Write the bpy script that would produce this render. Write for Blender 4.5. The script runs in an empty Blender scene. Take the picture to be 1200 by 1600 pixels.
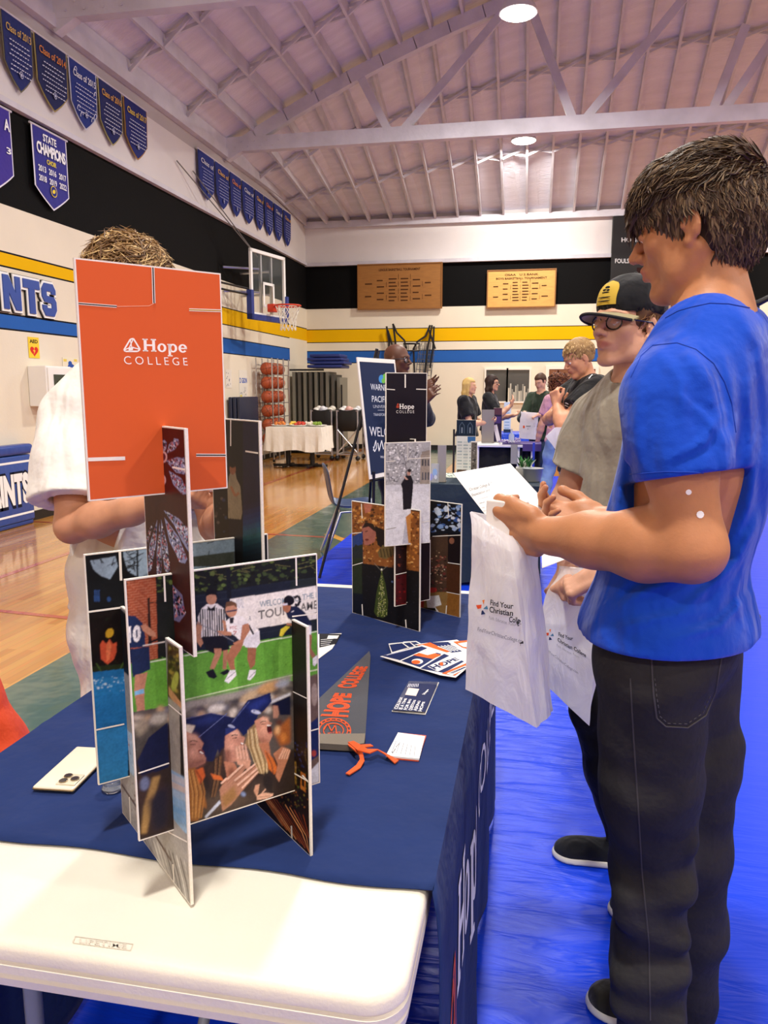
import bpy, bmesh, math, random
import numpy as np
from math import sin, cos, tan, pi, atan, atan2, sqrt, radians, hypot
from mathutils import Vector, Matrix, noise
random.seed(7)
S = bpy.context.scene
COL = S.collection

# ------------------------------------------------------------------ camera
CAMZ = 1.42; FOC = 1200.0
PIT = atan(193/1200); YAW = atan(235/(1200*cos(PIT)+193*sin(PIT)))
cam = bpy.data.objects.new('camera', bpy.data.cameras.new('camera'))
COL.objects.link(cam)
cam.location = (0, 0, CAMZ)
cam.rotation_euler = (pi/2-PIT, 0, YAW)
cam.data.sensor_fit = 'VERTICAL'; cam.data.sensor_height = 36.0
cam.data.lens = 36.0*FOC/1600
cam.data.clip_start = 0.05; cam.data.clip_end = 100
S.camera = cam

# ------------------------------------------------------------------ light
S.view_settings.view_transform = 'Standard'
S.view_settings.look = 'None'
S.view_settings.gamma = 1.0
S.view_settings.use_curve_mapping = False
S.view_settings.exposure = 0.12
W = bpy.data.worlds.new('hall_air'); S.world = W
W.use_nodes = True
W.node_tree.nodes['Background'].inputs[0].default_value = (1, 0.97, 0.93, 1)
W.node_tree.nodes['Background'].inputs[1].default_value = 0.55
LAMP_W = 230
LAMP_XY = [(-0.34, 10.6), (-0.34, 15.7), (-0.34, 5.4), (-0.34, 0.2), (-0.34, -5.0),
           (6.2, 15.7), (6.2, 10.6), (6.2, 5.4), (6.2, 0.2), (6.2, -5.0)]
LAMP_Z = 6.05

# ------------------------------------------------------------------ view geometry: a point seen at a pixel on a real plane
_FW = Vector((-sin(YAW)*cos(PIT), cos(YAW)*cos(PIT), -sin(PIT)))
_RT = Vector((cos(YAW), sin(YAW), 0)); _UP = _RT.cross(_FW)
_C = Vector((0, 0, CAMZ))
def ray(x, y): return _FW + _RT*((x-600)/FOC) + _UP*((800-y)/FOC)
def pz(x, y, z=0.0): r = ray(x, y); return _C + r*((z-CAMZ)/r.z)
def py(x, y, Y): r = ray(x, y); return _C + r*(Y/r.y)
def px(x, y, X): r = ray(x, y); return _C + r*(X/r.x)
def pr(x, y, R): r = ray(x, y); return _C + r*(R/hypot(r.x, r.y))

# ------------------------------------------------------------------ object helpers
def lin(v): return v/12.92 if v <= 0.04045 else ((v+0.055)/1.055)**2.4
def col(h):
    if isinstance(h, str):
        h = h.lstrip('#'); return tuple(lin(int(h[i:i+2], 16)/255) for i in (0, 2, 4))
    return tuple(h)
def tag(o, label=None, cat=None, group=None, kind=None):
    if label: o['label'] = label
    if cat: o['category'] = cat
    if group: o['group'] = group
    if kind: o['kind'] = kind
    return o
def empty(name, loc=(0, 0, 0), rz=0.0, label=None, cat=None, group=None, kind=None):
    o = bpy.data.objects.new(name, None); COL.objects.link(o)
    o.location = loc; o.rotation_euler = (0, 0, rz); o.empty_display_size = 0.1
    return tag(o, label, cat, group, kind)
def link(name, me, mat, parent=None, smooth=False, world=False):
    o = bpy.data.objects.new(name, me); COL.objects.link(o)
    if mat:
        for m in (mat if isinstance(mat, (list, tuple)) else [mat]): me.materials.append(m)
    if smooth: me.polygons.foreach_set('use_smooth', [True]*len(me.polygons))
    if parent is not None:
        o.parent = parent
        if world:   # mesh given in world coordinates
            o.matrix_parent_inverse = pmat(parent).inverted()
    return o
def pmat(o):
    m = Matrix.Translation(o.location) @ o.rotation_euler.to_matrix().to_4x4()
    if o.parent: m = pmat(o.parent) @ o.matrix_parent_inverse @ m
    return m
def copy_tree(o, parent=None):
    c = o.copy(); COL.objects.link(c)
    if parent: c.parent = parent
    for ch in [x for x in list(COL.objects) if x.parent == o]: copy_tree(ch, c)
    return c
class MB:
    """collects shapes into one mesh"""
    def __init__(s): s.v = []; s.f = []; s.m = []; s.c = []
    def add(s, vs, fs, mi=0, c=None):
        n = len(s.v); s.v += [tuple(v) for v in vs]; s.f += [tuple(n+i for i in f) for f in fs]; s.m += [mi]*len(fs)
        if c is not None: s.c += [c]*len(fs)
        return s
    def box(s, c, h, R=None, bev=0.0, mi=0, col_=None):
        c = Vector(c); R = R or Matrix.Identity(3)
        if bev <= 0:
            vs = [c + R @ Vector((x*h[0], y*h[1], z*h[2])) for z in (-1, 1) for y in (-1, 1) for x in (-1, 1)]
            s.add(vs, [(0, 2, 3, 1), (4, 5, 7, 6), (0, 1, 5, 4), (2, 6, 7, 3), (0, 4, 6, 2), (1, 3, 7, 5)], mi, col_)
        else:
            bm = bmesh.new(); bmesh.ops.create_cube(bm, size=2)
            for v in bm.verts: v.co = Vector((v.co.x*h[0], v.co.y*h[1], v.co.z*h[2]))
            bmesh.ops.bevel(bm, geom=bm.edges[:], offset=bev, segments=3, affect='EDGES', profile=0.5)
            bm.verts.index_update()
            s.add([c + R @ v.co for v in bm.verts], [[v.index for v in f.verts] for f in bm.faces], mi, col_); bm.free()
        return s
    def mm(s, a, b, bev=0.0, mi=0):
        return s.box([(a[i]+b[i])/2 for i in range(3)], [abs(b[i]-a[i])/2 for i in range(3)], None, bev, mi)
    def tube(s, pts, r, n=10, mi=0, cap=True, flat=1.0, col_=None):
        pts = [Vector(p) for p in pts]; rs = r if isinstance(r, (list, tuple)) else [r]*len(pts)
        vs = []; up = None
        for i, p in enumerate(pts):
            d = (pts[min(i+1, len(pts)-1)]-pts[max(i-1, 0)]).normalized()
            if up is None: up = Vector((0, 0, 1)) if abs(d.z) < 0.9 else Vector((0, 1, 0))
            a = d.cross(up)
            if a.length < 1e-5: a = d.orthogonal()
            a.normalize(); b = a.cross(d).normalized(); up = b
            for k in range(n):
                t = 2*pi*k/n; vs.append(p + a*cos(t)*rs[i] + b*sin(t)*rs[i]*flat)
        fs = [(i*n+k, i*n+(k+1) % n, (i+1)*n+(k+1) % n, (i+1)*n+k) for i in range(len(pts)-1) for k in range(n)]
        if cap: fs += [tuple(range(n))[::-1], tuple((len(pts)-1)*n+k for k in range(n))]
        return s.add(vs, fs, mi, col_)
    def lathe(s, c, prof, n=24, axis='Z', mi=0, R=None):
        c = Vector(c); R = R or Matrix.Identity(3); vs = []
        for r, z in prof:
            for k in range(n):
                t = 2*pi*k/n; vs.append(c + R @ Vector((r*cos(t), r*sin(t), z)))
        m = len(prof)
        fs = [(i*n+k, i*n+(k+1) % n, (i+1)*n+(k+1) % n, (i+1)*n+k) for i in range(m-1) for k in range(n)]
        fs += [tuple(range(n))[::-1], tuple((m-1)*n+k for k in range(n))]
        return s.add(vs, fs, mi)
    def prism(s, poly, O, U, V, N, t, mi=0):
        """polygon (u,v) on plane O,U,V extruded by t along N"""
        O, U, V, N = Vector(O), Vector(U), Vector(V), Vector(N)
        a = [O+U*p[0]+V*p[1] for p in poly]; b = [p+N*t for p in a]; n = len(poly)
        return s.add(a+b, [tuple(range(n))[::-1], tuple(range(n, 2*n))]+[(i, (i+1) % n, n+(i+1) % n, n+i) for i in range(n)], mi)
    def ball(s, c, r, n=14, m=9, mi=0, R=None):
        rr = r if isinstance(r, (list, tuple)) else (r, r, r); R = R or Matrix.Identity(3); c = Vector(c)
        vs = [c + R @ Vector((rr[0]*sin(pi*i/m)*cos(2*pi*k/n), rr[1]*sin(pi*i/m)*sin(2*pi*k/n), rr[2]*cos(pi*i/m))) for i in range(m+1) for k in range(n)]
        return s.add(vs, [(i*n+k, (i+1)*n+k, (i+1)*n+(k+1) % n, i*n+(k+1) % n) for i in range(m) for k in range(n)], mi)
    def build(s, name, mat, parent=None, smooth=False, world=False):
        me = bpy.data.meshes.new(name); me.from_pydata(s.v, [], s.f)
        o = link(name, me, mat, parent, smooth, world)
        if isinstance(mat, (list, tuple)): me.polygons.foreach_set('material_index', s.m)
        if s.c: facecol(me, s.c)
        bm = bmesh.new(); bm.from_mesh(me); bmesh.ops.remove_doubles(bm, verts=bm.verts, dist=1e-6) if smooth else None
        bmesh.ops.recalc_face_normals(bm, faces=bm.faces) if not s.c else None
        bm.to_mesh(me); bm.free()
        if smooth: me.set_sharp_from_angle(angle=radians(48))
        return o
def facecol(me, cols):
    a = me.color_attributes.new('Col', 'FLOAT_COLOR', 'CORNER')
    buf = np.ones((len(me.loops), 4), np.float32)
    tot = np.array([p.loop_total for p in me.polygons])
    buf[:, :3] = np.repeat(np.array(cols, np.float32), tot, axis=0)
    a.data.foreach_set('color', buf.ravel())
def rotz(a): return Matrix.Rotation(a, 3, 'Z')
def basis(x, y, z):
    return Matrix((x, y, z)).transposed()

# ------------------------------------------------------------------ materials
def mat(name, c, rough=0.6, metal=0.0, bump=0.0, bscale=60, spec=0.5, var=0.0, vscale=4, coat=0.0, attr=False,
        sss=0.0, trans=0.0, alpha=1.0, emit=None, es=1.0, stretch=(1, 1, 1), sheen=0.0, bump2=0.0, b2scale=5, rvar=0.0):
    m = bpy.data.materials.new(name); m.use_nodes = True; nt = m.node_tree; b = nt.nodes['Principled BSDF']
    c = col(c)
    b.inputs['Base Color'].default_value = (*c, 1); b.inputs['Roughness'].default_value = rough
    b.inputs['Metallic'].default_value = metal; b.inputs['Specular IOR Level'].default_value = spec
    b.inputs['Coat Weight'].default_value = coat; b.inputs['Coat Roughness'].default_value = 0.12
    b.inputs['Sheen Weight'].default_value = sheen
    if sss: b.inputs['Subsurface Weight'].default_value = sss; b.inputs['Subsurface Radius'].default_value = (0.9, 0.35, 0.2); b.inputs['Subsurface Scale'].default_value = 0.008
    if trans: b.inputs['Transmission Weight'].default_value = trans
    if alpha < 1: b.inputs['Alpha'].default_value = alpha
    if emit: b.inputs['Emission Color'].default_value = (*col(emit), 1); b.inputs['Emission Strength'].default_value = es
    tc = nt.nodes.new('ShaderNodeTexCoord'); mp = nt.nodes.new('ShaderNodeMapping'); mp.inputs['Scale'].default_value = stretch
    nt.links.new(tc.outputs['Object'], mp.inputs[0])
    src = None
    if attr:
        a = nt.nodes.new('ShaderNodeAttribute'); a.attribute_name = 'Col'; src = a.outputs['Color']
    if var:
        n = nt.nodes.new('ShaderNodeTexNoise'); n.inputs['Scale'].default_value = vscale; n.inputs['Detail'].default_value = 5
        nt.links.new(mp.outputs[0], n.inputs['Vector'])
        mr = nt.nodes.new('ShaderNodeMapRange'); mr.inputs[1].default_value = 0.3; mr.inputs[2].default_value = 0.7
        mr.inputs[3].default_value = 1-var; mr.inputs[4].default_value = 1+var
        nt.links.new(n.outputs[0], mr.inputs[0])
        vm = nt.nodes.new('ShaderNodeVectorMath'); vm.operation = 'SCALE'
        if src: nt.links.new(src, vm.inputs[0])
        else: vm.inputs[0].default_value = c
        nt.links.new(mr.outputs[0], vm.inputs['Scale']); src = vm.outputs[0]
    if src: nt.links.new(src, b.inputs['Base Color'])
    if bump or bump2:
        last = None
        for st, sc, det in ((bump, bscale, 3), (bump2, b2scale, 4)):
            if not st: continue
            n = nt.nodes.new('ShaderNodeTexNoise'); n.inputs['Scale'].default_value = sc; n.inputs['Detail'].default_value = det
            nt.links.new(mp.outputs[0], n.inputs['Vector'])
            bp = nt.nodes.new('ShaderNodeBump'); bp.inputs['Strength'].default_value = st; bp.inputs['Distance'].default_value = 0.6/sc
            nt.links.new(n.outputs[0], bp.inputs['Height'])
            if last: nt.links.new(last, bp.inputs['Normal'])
            last = bp.outputs[0]
        nt.links.new(last, b.inputs['Normal'])
    return m
M = {}
M['print'] = mat('printed_card', '#888888', 0.5, attr=True, spec=0.18)
M['matte_print'] = mat('printed_paper', '#888888', 0.75, attr=True, spec=0.2)
M['card'] = mat('cardboard_edge', '#eee9df', 0.8, var=0.06, vscale=300)
M['skin'] = mat('skin', '#c58a68', 0.5, attr=True, sss=0.12, var=0.07, vscale=35, bump=0.12, bscale=220, spec=0.4)
M['hair'] = mat('hair', '#3a2a1c', 0.6, attr=True, spec=0.3)
M['cloth'] = mat('woven_fabric', '#888888', 0.85, attr=True, bump=0.22, bscale=420, bump2=0.28, b2scale=7, sheen=0.15, spec=0.2)
def fold_bump(m, sc=7, st=.5, stretch=(1, 1, .28)):
    nt = m.node_tree; b = nt.nodes['Principled BSDF']; tc = nt.nodes.new('ShaderNodeTexCoord'); mp = nt.nodes.new('ShaderNodeMapping'); mp.inputs['Scale'].default_value = stretch; mp.inputs['Rotation'].default_value = (.35, .2, 0)
    nt.links.new(tc.outputs['Object'], mp.inputs[0]); n = nt.nodes.new('ShaderNodeTexNoise'); n.inputs['Scale'].default_value = sc; n.inputs['Detail'].default_value = 1.5; n.inputs['Distortion'].default_value = 1.6
    nt.links.new(mp.outputs[0], n.inputs['Vector']); bp = nt.nodes.new('ShaderNodeBump'); bp.inputs['Strength'].default_value = st; bp.inputs['Distance'].default_value = .07; nt.links.new(n.outputs[0], bp.inputs['Height'])
    l = b.inputs['Normal'].links
    if l: nt.links.new(l[0].from_socket, bp.inputs['Normal'])
    nt.links.new(bp.outputs[0], b.inputs['Normal'])
fold_bump(M['cloth'])
M['black'] = mat('black_metal', '#121214', 0.45)
M['chrome'] = mat('brushed_steel', '#c0c2c6', 0.3, metal=0.9)
M['whitepl'] = mat('white_plastic', '#f3f1ec', 0.45, var=0.02, bump=0.05, bscale=200)

# ------------------------------------------------------------------ signed distance modelling for bodies, clothes and soft things
class Field:
    def __init__(s, lo, hi, h):
        s.lo = np.array(lo, float); s.h = h; s.n = (np.ceil((np.array(hi)-s.lo)/h)).astype(int)+1
        s.f = np.full(s.n, 1.0, np.float32)
        s.ax = [s.lo[i]+h*np.arange(s.n[i]) for i in range(3)]
    def _sub(s, lo, hi):
        a = np.maximum(0, np.floor((np.array(lo)-s.lo)/s.h).astype(int)); b = np.minimum(s.n, np.ceil((np.array(hi)-s.lo)/s.h).astype(int)+1)
        if (b <= a).any(): return None
        sl = tuple(slice(a[i], b[i]) for i in range(3))
        X = s.ax[0][sl[0]][:, None, None].astype(np.float32); Y = s.ax[1][sl[1]][None, :, None].astype(np.float32); Z = s.ax[2][sl[2]][None, None, :].astype(np.float32)
        return sl, X, Y, Z
    def _op(s, sl, d, k, sub):
        f = s.f[sl]
        if sub: d = -d; q = np.maximum(f, d); 
        else: q = np.minimum(f, d)
        if k > 0:
            hh = np.maximum(k-np.abs(f-d), 0)/k; q = q + (1 if sub else -1)*hh*hh*k*0.25
        s.f[sl] = q
    def cap(s, a, ra, b=None, rb=None, k=0.0, sub=False, sq=None):
        a = np.array(a, float); b = a+1e-6 if b is None else np.array(b, float); rb = ra if rb is None else rb
        m = max(ra, rb)+k+3.5*s.h
        r = s._sub(np.minimum(a, b)-m, np.maximum(a, b)+m)
        if r is None: return s
        sl, X, Y, Z = r; ab = b-a; L = max(float(ab@ab), 1e-12)
        t = np.clip(((X-a[0])*ab[0]+(Y-a[1])*ab[1]+(Z-a[2])*ab[2])/L, 0, 1)
        d = np.sqrt((X-a[0]-t*ab[0])**2+(Y-a[1]-t*ab[1])**2+(Z-a[2]-t*ab[2])**2)-(ra+(rb-ra)*t)
        s._op(sl, d, k, sub); return s
    def chain(s, pts, k=0.01, sub=False):
        for (a, ra), (b, rb) in zip(pts[:-1], pts[1:]): s.cap(a, ra, b, rb, k, sub)
        return s
    def ell(s, c, r, R=None, k=0.0, sub=False):
        c = np.array(c, float); r = np.array(r, float); m = r.max()+k+3.5*s.h
        q = s._sub(c-m, c+m)
        if q is None: return s
        sl, X, Y, Z = q; X = X-c[0]; Y = Y-c[1]; Z = Z-c[2]
        if R is not None:
            R = np.array(R); X, Y, Z = [R[0, i]*X+R[1, i]*Y+R[2, i]*Z for i in range(3)]
        k0 = np.sqrt((X/r[0])**2+(Y/r[1])**2+(Z/r[2])**2); k1 = np.sqrt((X/r[0]**2)**2+(Y/r[1]**2)**2+(Z/r[2]**2)**2)+1e-9
        s._op(sl, k0*(k0-1)/k1, k, sub); return s
    def box(s, c, hf, R=None, rnd=0.005, k=0.0, sub=False):
        c = np.array(c, float); hf = np.array(hf, float); m = np.linalg.norm(hf)+k+3.5*s.h
        q = s._sub(c-m, c+m)
        if q is None: return s
        sl, X, Y, Z = q; X = X-c[0]; Y = Y-c[1]; Z = Z-c[2]
        if R is not None:
            R = np.array(R); X, Y, Z = [R[0, i]*X+R[1, i]*Y+R[2, i]*Z for i in range(3)]
        qx, qy, qz = np.abs(X)-hf[0]+rnd, np.abs(Y)-hf[1]+rnd, np.abs(Z)-hf[2]+rnd
        d = np.sqrt(np.maximum(qx, 0)**2+np.maximum(qy, 0)**2+np.maximum(qz, 0)**2)+np.minimum(np.maximum(np.maximum(qx, qy), qz), 0)-rnd
        s._op(sl, d+0*X, k, sub); return s
    def cut(s, p, n, k=0.0):
        """keep the side the normal n points away from"""
        n = np.array(n, float); n /= np.linalg.norm(n)
        X = s.ax[0][:, None, None]; Y = s.ax[1][None, :, None]; Z = s.ax[2][None, None, :]
        d = ((X-p[0])*n[0]+(Y-p[1])*n[1]+(Z-p[2])*n[2]).astype(np.float32)
        s._op((slice(None),)*3, -d, k, True); return s
    def ripple(s, amp, sc, seed=0, stretch=(1, 1, 1), band=0.05):
        rg = np.random.RandomState(seed)
        idx = np.nonzero(np.abs(s.f) < band); P = [s.ax[i][idx[i]]*stretch[i]*sc for i in range(3)]
        w = np.zeros(len(P[0]))
        off = rg.rand(8)*6.28
        wx = P[0]+0.9*np.sin(1.3*P[1]+off[0])+0.7*np.sin(0.9*P[2]+off[1]); wy = P[1]+0.9*np.sin(1.1*P[2]+off[2])+0.6*np.sin(1.7*P[0]+off[3]); wz = P[2]+0.8*np.sin(1.5*P[0]+off[4])
        for i in range(6):
            d = rg.randn(3); d /= np.linalg.norm(d); fr = 1.0*1.5**(i % 3)
            w += np.sin(fr*(wx*d[0]+wy*d[1]+wz*d[2])*2+rg.rand()*6.28)/fr
        s.f[idx] += (amp*w/2.5).astype(np.float32); return s
    def mesh(s):
        f = s.f; sg = f < 0
        c = [sg[a:s.n[0]-1+a, b:s.n[1]-1+b, d:s.n[2]-1+d] for a in (0, 1) for b in (0, 1) for d in (0, 1)]
        anyc = c[0].copy(); allc = c[0].copy()
        for q in c[1:]: anyc |= q; allc &= q
        act = anyc & ~allc; I = np.argwhere(act); vid = np.full(act.shape, -1, np.int64); vid[act] = np.arange(len(I))
        acc = np.zeros((len(I), 3)); cnt = np.zeros(len(I))
        cr = [(a, b, d) for a in (0, 1) for b in (0, 1) for d in (0, 1)]
        for p in cr:
            for ax in range(3):
                if p[ax]: continue
                q = list(p); q[ax] = 1
                f0 = f[I[:, 0]+p[0], I[:, 1]+p[1], I[:, 2]+p[2]].astype(float); f1 = f[I[:, 0]+q[0], I[:, 1]+q[1], I[:, 2]+q[2]].astype(float)
                m = (f0 < 0) != (f1 < 0); t = np.where(m, f0/np.where(m, f0-f1, 1), 0)
                pt = np.array(p, float)+t[:, None]*(np.array(q)-np.array(p)); acc += np.where(m[:, None], pt, 0); cnt += m
        V = s.lo+s.h*(I+acc/np.maximum(cnt, 1)[:, None]); F = []
        for ax in range(3):
            sl0 = [slice(1, -1)]*3; sl1 = [slice(1, -1)]*3
            sl0[ax] = slice(0, -1); sl1[ax] = slice(1, None)
            a = sg[tuple(sl0)]; b = sg[tuple(sl1)]; E = np.argwhere(a != b)
            if not len(E): continue
            off = np.array([1, 1, 1]); off[ax] = 0; E = E+off; inside = sg[E[:, 0], E[:, 1], E[:, 2]]
            u, v = (ax+1) % 3, (ax+2) % 3; quad = []
            for du, dv in ((-1, -1), (0, -1), (0, 0), (-1, 0)):
                q = E.copy(); q[:, u] += du; q[:, v] += dv; quad.append(vid[q[:, 0], q[:, 1], q[:, 2]])
            Q = np.stack(quad, 1); Q[~inside] = Q[~inside][:, ::-1]; F.append(Q)
        F = np.concatenate(F); F = F[(F >= 0).all(1)]
        return V, F
    def build(s, name, mat, parent=None, color=None, paint=None, smooth=1, world=True):
        V, F = s.mesh()
        for _ in range(smooth):
            A = np.zeros_like(V); n = np.zeros(len(V))
            for i in range(4):
                np.add.at(A, F[:, i], V[F[:, (i+1) % 4]]); np.add.at(n, F[:, i], 1)
                np.add.at(A, F[:, i], V[F[:, (i+3) % 4]]); np.add.at(n, F[:, i], 1)
            V = 0.5*V+0.5*A/np.maximum(n, 1)[:, None]
        me = bpy.data.meshes.new(name)
        me.vertices.add(len(V)); me.vertices.foreach_set('co', V.astype(np.float32).ravel())
        me.loops.add(len(F)*4); me.loops.foreach_set('vertex_index', F.astype(np.int32).ravel())
        me.polygons.add(len(F)); me.polygons.foreach_set('loop_start', np.arange(0, len(F)*4, 4, dtype=np.int32))
        me.update(calc_edges=True)
        if color is not None:
            C_ = np.ones((len(V), 4), np.float32); C_[:, :3] = col(color)
            for p in (paint or []):
                if callable(p): C_[:, :3] = p(V, C_[:, :3]); continue
                ctr, rad, cc, soft = p
                rad = np.array(rad if isinstance(rad, (tuple, list)) else (rad,)*3)
                d = np.sqrt((((V-np.array(ctr))/rad)**2).sum(1)); w = np.clip((1-d)/soft+0.0, 0, 1)[:, None]
                C_[:, :3] = C_[:, :3]*(1-w)+np.array(col(cc))*w
            a = me.color_attributes.new('Col', 'FLOAT_COLOR', 'POINT'); a.data.foreach_set('color', C_.ravel())
        return link(name, me, mat, parent, True, world)

# ------------------------------------------------------------------ flat printed artwork on a real surface
_TXT = {}
def text_mesh(s, bold=0.0, sp=1.0):
    key = (s, bold, sp)
    if key in _TXT: return _TXT[key]
    cu = bpy.data.curves.new('t', 'FONT'); cu.body = s; cu.size = 1.0; cu.offset = bold; cu.space_character = sp
    cu.resolution_u = 3; cu.fill_mode = 'FRONT'
    o = bpy.data.objects.new('t', cu); COL.objects.link(o)
    dg = bpy.context.evaluated_depsgraph_get(); dg.update()
    me = bpy.data.meshes.new_from_object(o.evaluated_get(dg))
    vs = [(v.co.x, v.co.y) for v in me.vertices]; fs = [tuple(p.vertices) for p in me.polygons]
    bpy.data.objects.remove(o); bpy.data.curves.remove(cu); bpy.data.meshes.remove(me)
    if not vs: vs = [(0, 0), (1, 0), (1, 1)]; fs = []
    _TXT[key] = (vs, fs); return _TXT[key]
# slab serif capitals/lowercase for the college wordmark, drawn on a 0..1 grid as strokes
SLAB = {
 'H': (0.95, [('v', .08, .28, 0, 1), ('v', .67, .87, 0, 1), ('h', .28, .67, .43, .57), ('h', 0, .37, 0, .1), ('h', 0, .37, .9, 1), ('h', .58, .95, 0, .1), ('h', .58, .95, .9, 1)]),
 'O': (0.8, [('o', .4, .5, .38, .5, .19, .34)]), 'o': (0.66, [('o', .33, .33, .32, .35, .14, .23)]),
 'p': (0.72, [('v', .07, .24, -.3, .66), ('h', 0, .16, .57, .66), ('h', 0, .36, -.34, -.25), ('o', .4, .33, .31, .35, .13, .23)]),
 'e': (0.64, [('e', .33, .33, .32, .35, .14, .23)]),
}
class Plane:
    def __init__(s, O, U, V):
        s.O = Vector(O); s.U = Vector(U).normalized(); V = Vector(V); s.V = (V-s.U*V.dot(s.U)).normalized(); s.N = s.U.cross(s.V)
        if (_C-s.O).dot(s.N) < 0: s.side = -1
        else: s.side = 1
    def q(s, x, y):
        r = ray(x, y); t = (s.O-_C).dot(s.N)/r.dot(s.N); p = _C+r*t-s.O; return (p.dot(s.U), p.dot(s.V))
    def at(s, u, v, d=0): return s.O+s.U*u+s.V*v+s.N*(s.side*d)
class Art:
    """coloured flat shapes printed on a plane; coordinates are either plane metres (uv) or seen pixels (px)"""
    def __init__(s, plane, base=0.0006, step=0.00006, clip=None):
        s.p = plane; s.v = []; s.f = []; s.c = []; s.d = base; s.step = step; s.clip = clip; s.pix = True
    def _uv(s, pts):
        if s.pix: pts = [s.p.q(*a) for a in pts]
        if s.clip:
            u0, v0, u1, v1 = s.clip; pts = [(min(max(a, u0), u1), min(max(b, v0), v1)) for a, b in pts]
        return pts
    soft = 0.0; ops = None; alpha = 1.0
    def raw(s, uv, faces, c, keep=False):
        if s.ops is not None and not keep: s.ops.append(([tuple(p) for p in uv], faces, col(c), s.soft, s.alpha)); return
        s.d += s.step; n = len(s.v); s.v += [s.p.at(a, b, s.d) for a, b in uv]; c = col(c)
        s.f += [tuple(n+i for i in f) for f in faces]; s.c += [c]*len(faces)
    def poly(s, pts, c): uv = s._uv(pts); s.raw(uv, [tuple(range(len(uv)))], c); return s
    def many(s, polys, c, keep=False):
        """many small polygons in one layer"""
        uv = []; fs = []
        for p in polys:
            q = s._uv(p); fs.append(tuple(range(len(uv), len(uv)+len(q)))); uv += q
        s.raw(uv, fs, c, keep); return s
    def rect(s, x0, y0, x1, y1, c): return s.poly([(x0, y0), (x1, y0), (x1, y1), (x0, y1)], c)
    def ell(s, x, y, rx, ry, c, a=0, n=16):
        return s.poly([(x+rx*cos(t)*cos(a)-ry*sin(t)*sin(a), y+rx*cos(t)*sin(a)+ry*sin(t)*cos(a)) for t in [2*pi*i/n for i in range(n)]], c)
    def line(s, pts, w, c, keep=False):
        ps = []
        for (x0, y0), (x1, y1) in zip(pts[:-1], pts[1:]):
            L = hypot(x1-x0, y1-y0) or 1; nx, ny = -(y1-y0)/L*w/2, (x1-x0)/L*w/2
            ps.append([(x0+nx, y0+ny), (x1+nx, y1+ny), (x1-nx, y1-ny), (x0-nx, y0-ny)])
        return s.many(ps, c, keep)
    def text(s, t, x0, y0, x1, y1, h, c, bold=0.0, sp=1.0, mirror=False):
        """baseline from (x0,y0) to (x1,y1), capital height h, all in the current coordinates"""
        vs, fs = text_mesh(t, bold, sp)
        xm = min(v[0] for v in vs); xM = max(v[0] for v in vs)
        A = Vector(s.p.q(x0, y0) if s.pix else (x0, y0)); B = Vector(s.p.q(x1, y1) if s.pix else (x1, y1))
        if s.pix:
            mx, my = (x0+x1)/2, (y0+y1)/2; dx, dy = x1-x0, y1-y0; L = hypot(dx, dy)
            T = Vector(s.p.q(mx+dy/L*h, my-dx/L*h)); hh = (T-(A+B)/2)
            T2 = Vector(s.p.q(mx, my-h)); hh = T2-(A+B)/2 if not getattr(s, 'perp', False) else hh
        else:
            d = (B-A).normalized(); hh = Vector((-d.y, d.x))*h
        capH = 0.73; e = (B-A)
        uv = []
        for vx, vy in vs:
            a = (vx-xm)/(xM-xm); a = 1-a if mirror else a
            p = A+e*a+hh*(vy/capH); uv.append((p.x, p.y))
        s.raw(uv, fs, c); return s
    def slab(s, word, x0, y0, x1, y1, h, c):
        """slab serif word"""
        tot = sum(SLAB[ch][0]+.07 for ch in word)-.07
        A = Vector(s.p.q(x0, y0)) if s.pix else Vector((x0, y0)); B = Vector(s.p.q(x1, y1)) if s.pix else Vector((x1, y1))
        T = Vector(s.p.q((x0+x1)/2, (y0+y1)/2-h)) if s.pix else None
        hh = T-(A+B)/2 if s.pix else Vector((-(B-A).y, (B-A).x)).normalized()*h; e = (B-A)/tot; cx = 0
        s.d += s.step; cc = col(c)
        for ch in word:
            w, st = SLAB[ch]
            for k in st:
                if k[0] in 'vh':
                    pts = [(k[1], k[3]), (k[2], k[3]), (k[2], k[4]), (k[1], k[4])]; fl = [(0, 1, 2, 3)]
                else:
                    _, ox, oy, rx, ry, ix, iy = k; n = 20
                    rg = range(n+1) if k[0] == 'o' else range(0, n-1)
                    th = [2*pi*i/n for i in rg]
                    pts = [(ox+rx*cos(t), oy+ry*sin(t)) for t in th]+[(ox+ix*cos(t), oy+iy*sin(t)) for t in th]; m = len(th)
                    fl = [(i, i+1, m+i+1, m+i) for i in range(m-1)]
                    if k[0] == 'e': q = len(pts); pts += [(.14, .28), (.64, .28), (.64, .38), (.14, .38)]; fl.append((q, q+1, q+2, q+3))
                n0 = len(s.v); uv = [A+e*(cx+a)+hh*b for a, b in pts]; s.v += [s.p.at(p.x, p.y, s.d) for p in uv]
                s.f += [tuple(n0+i for i in f) for f in fl]; s.c += [cc]*len(fl)
            cx += w+.07
        return s
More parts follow.
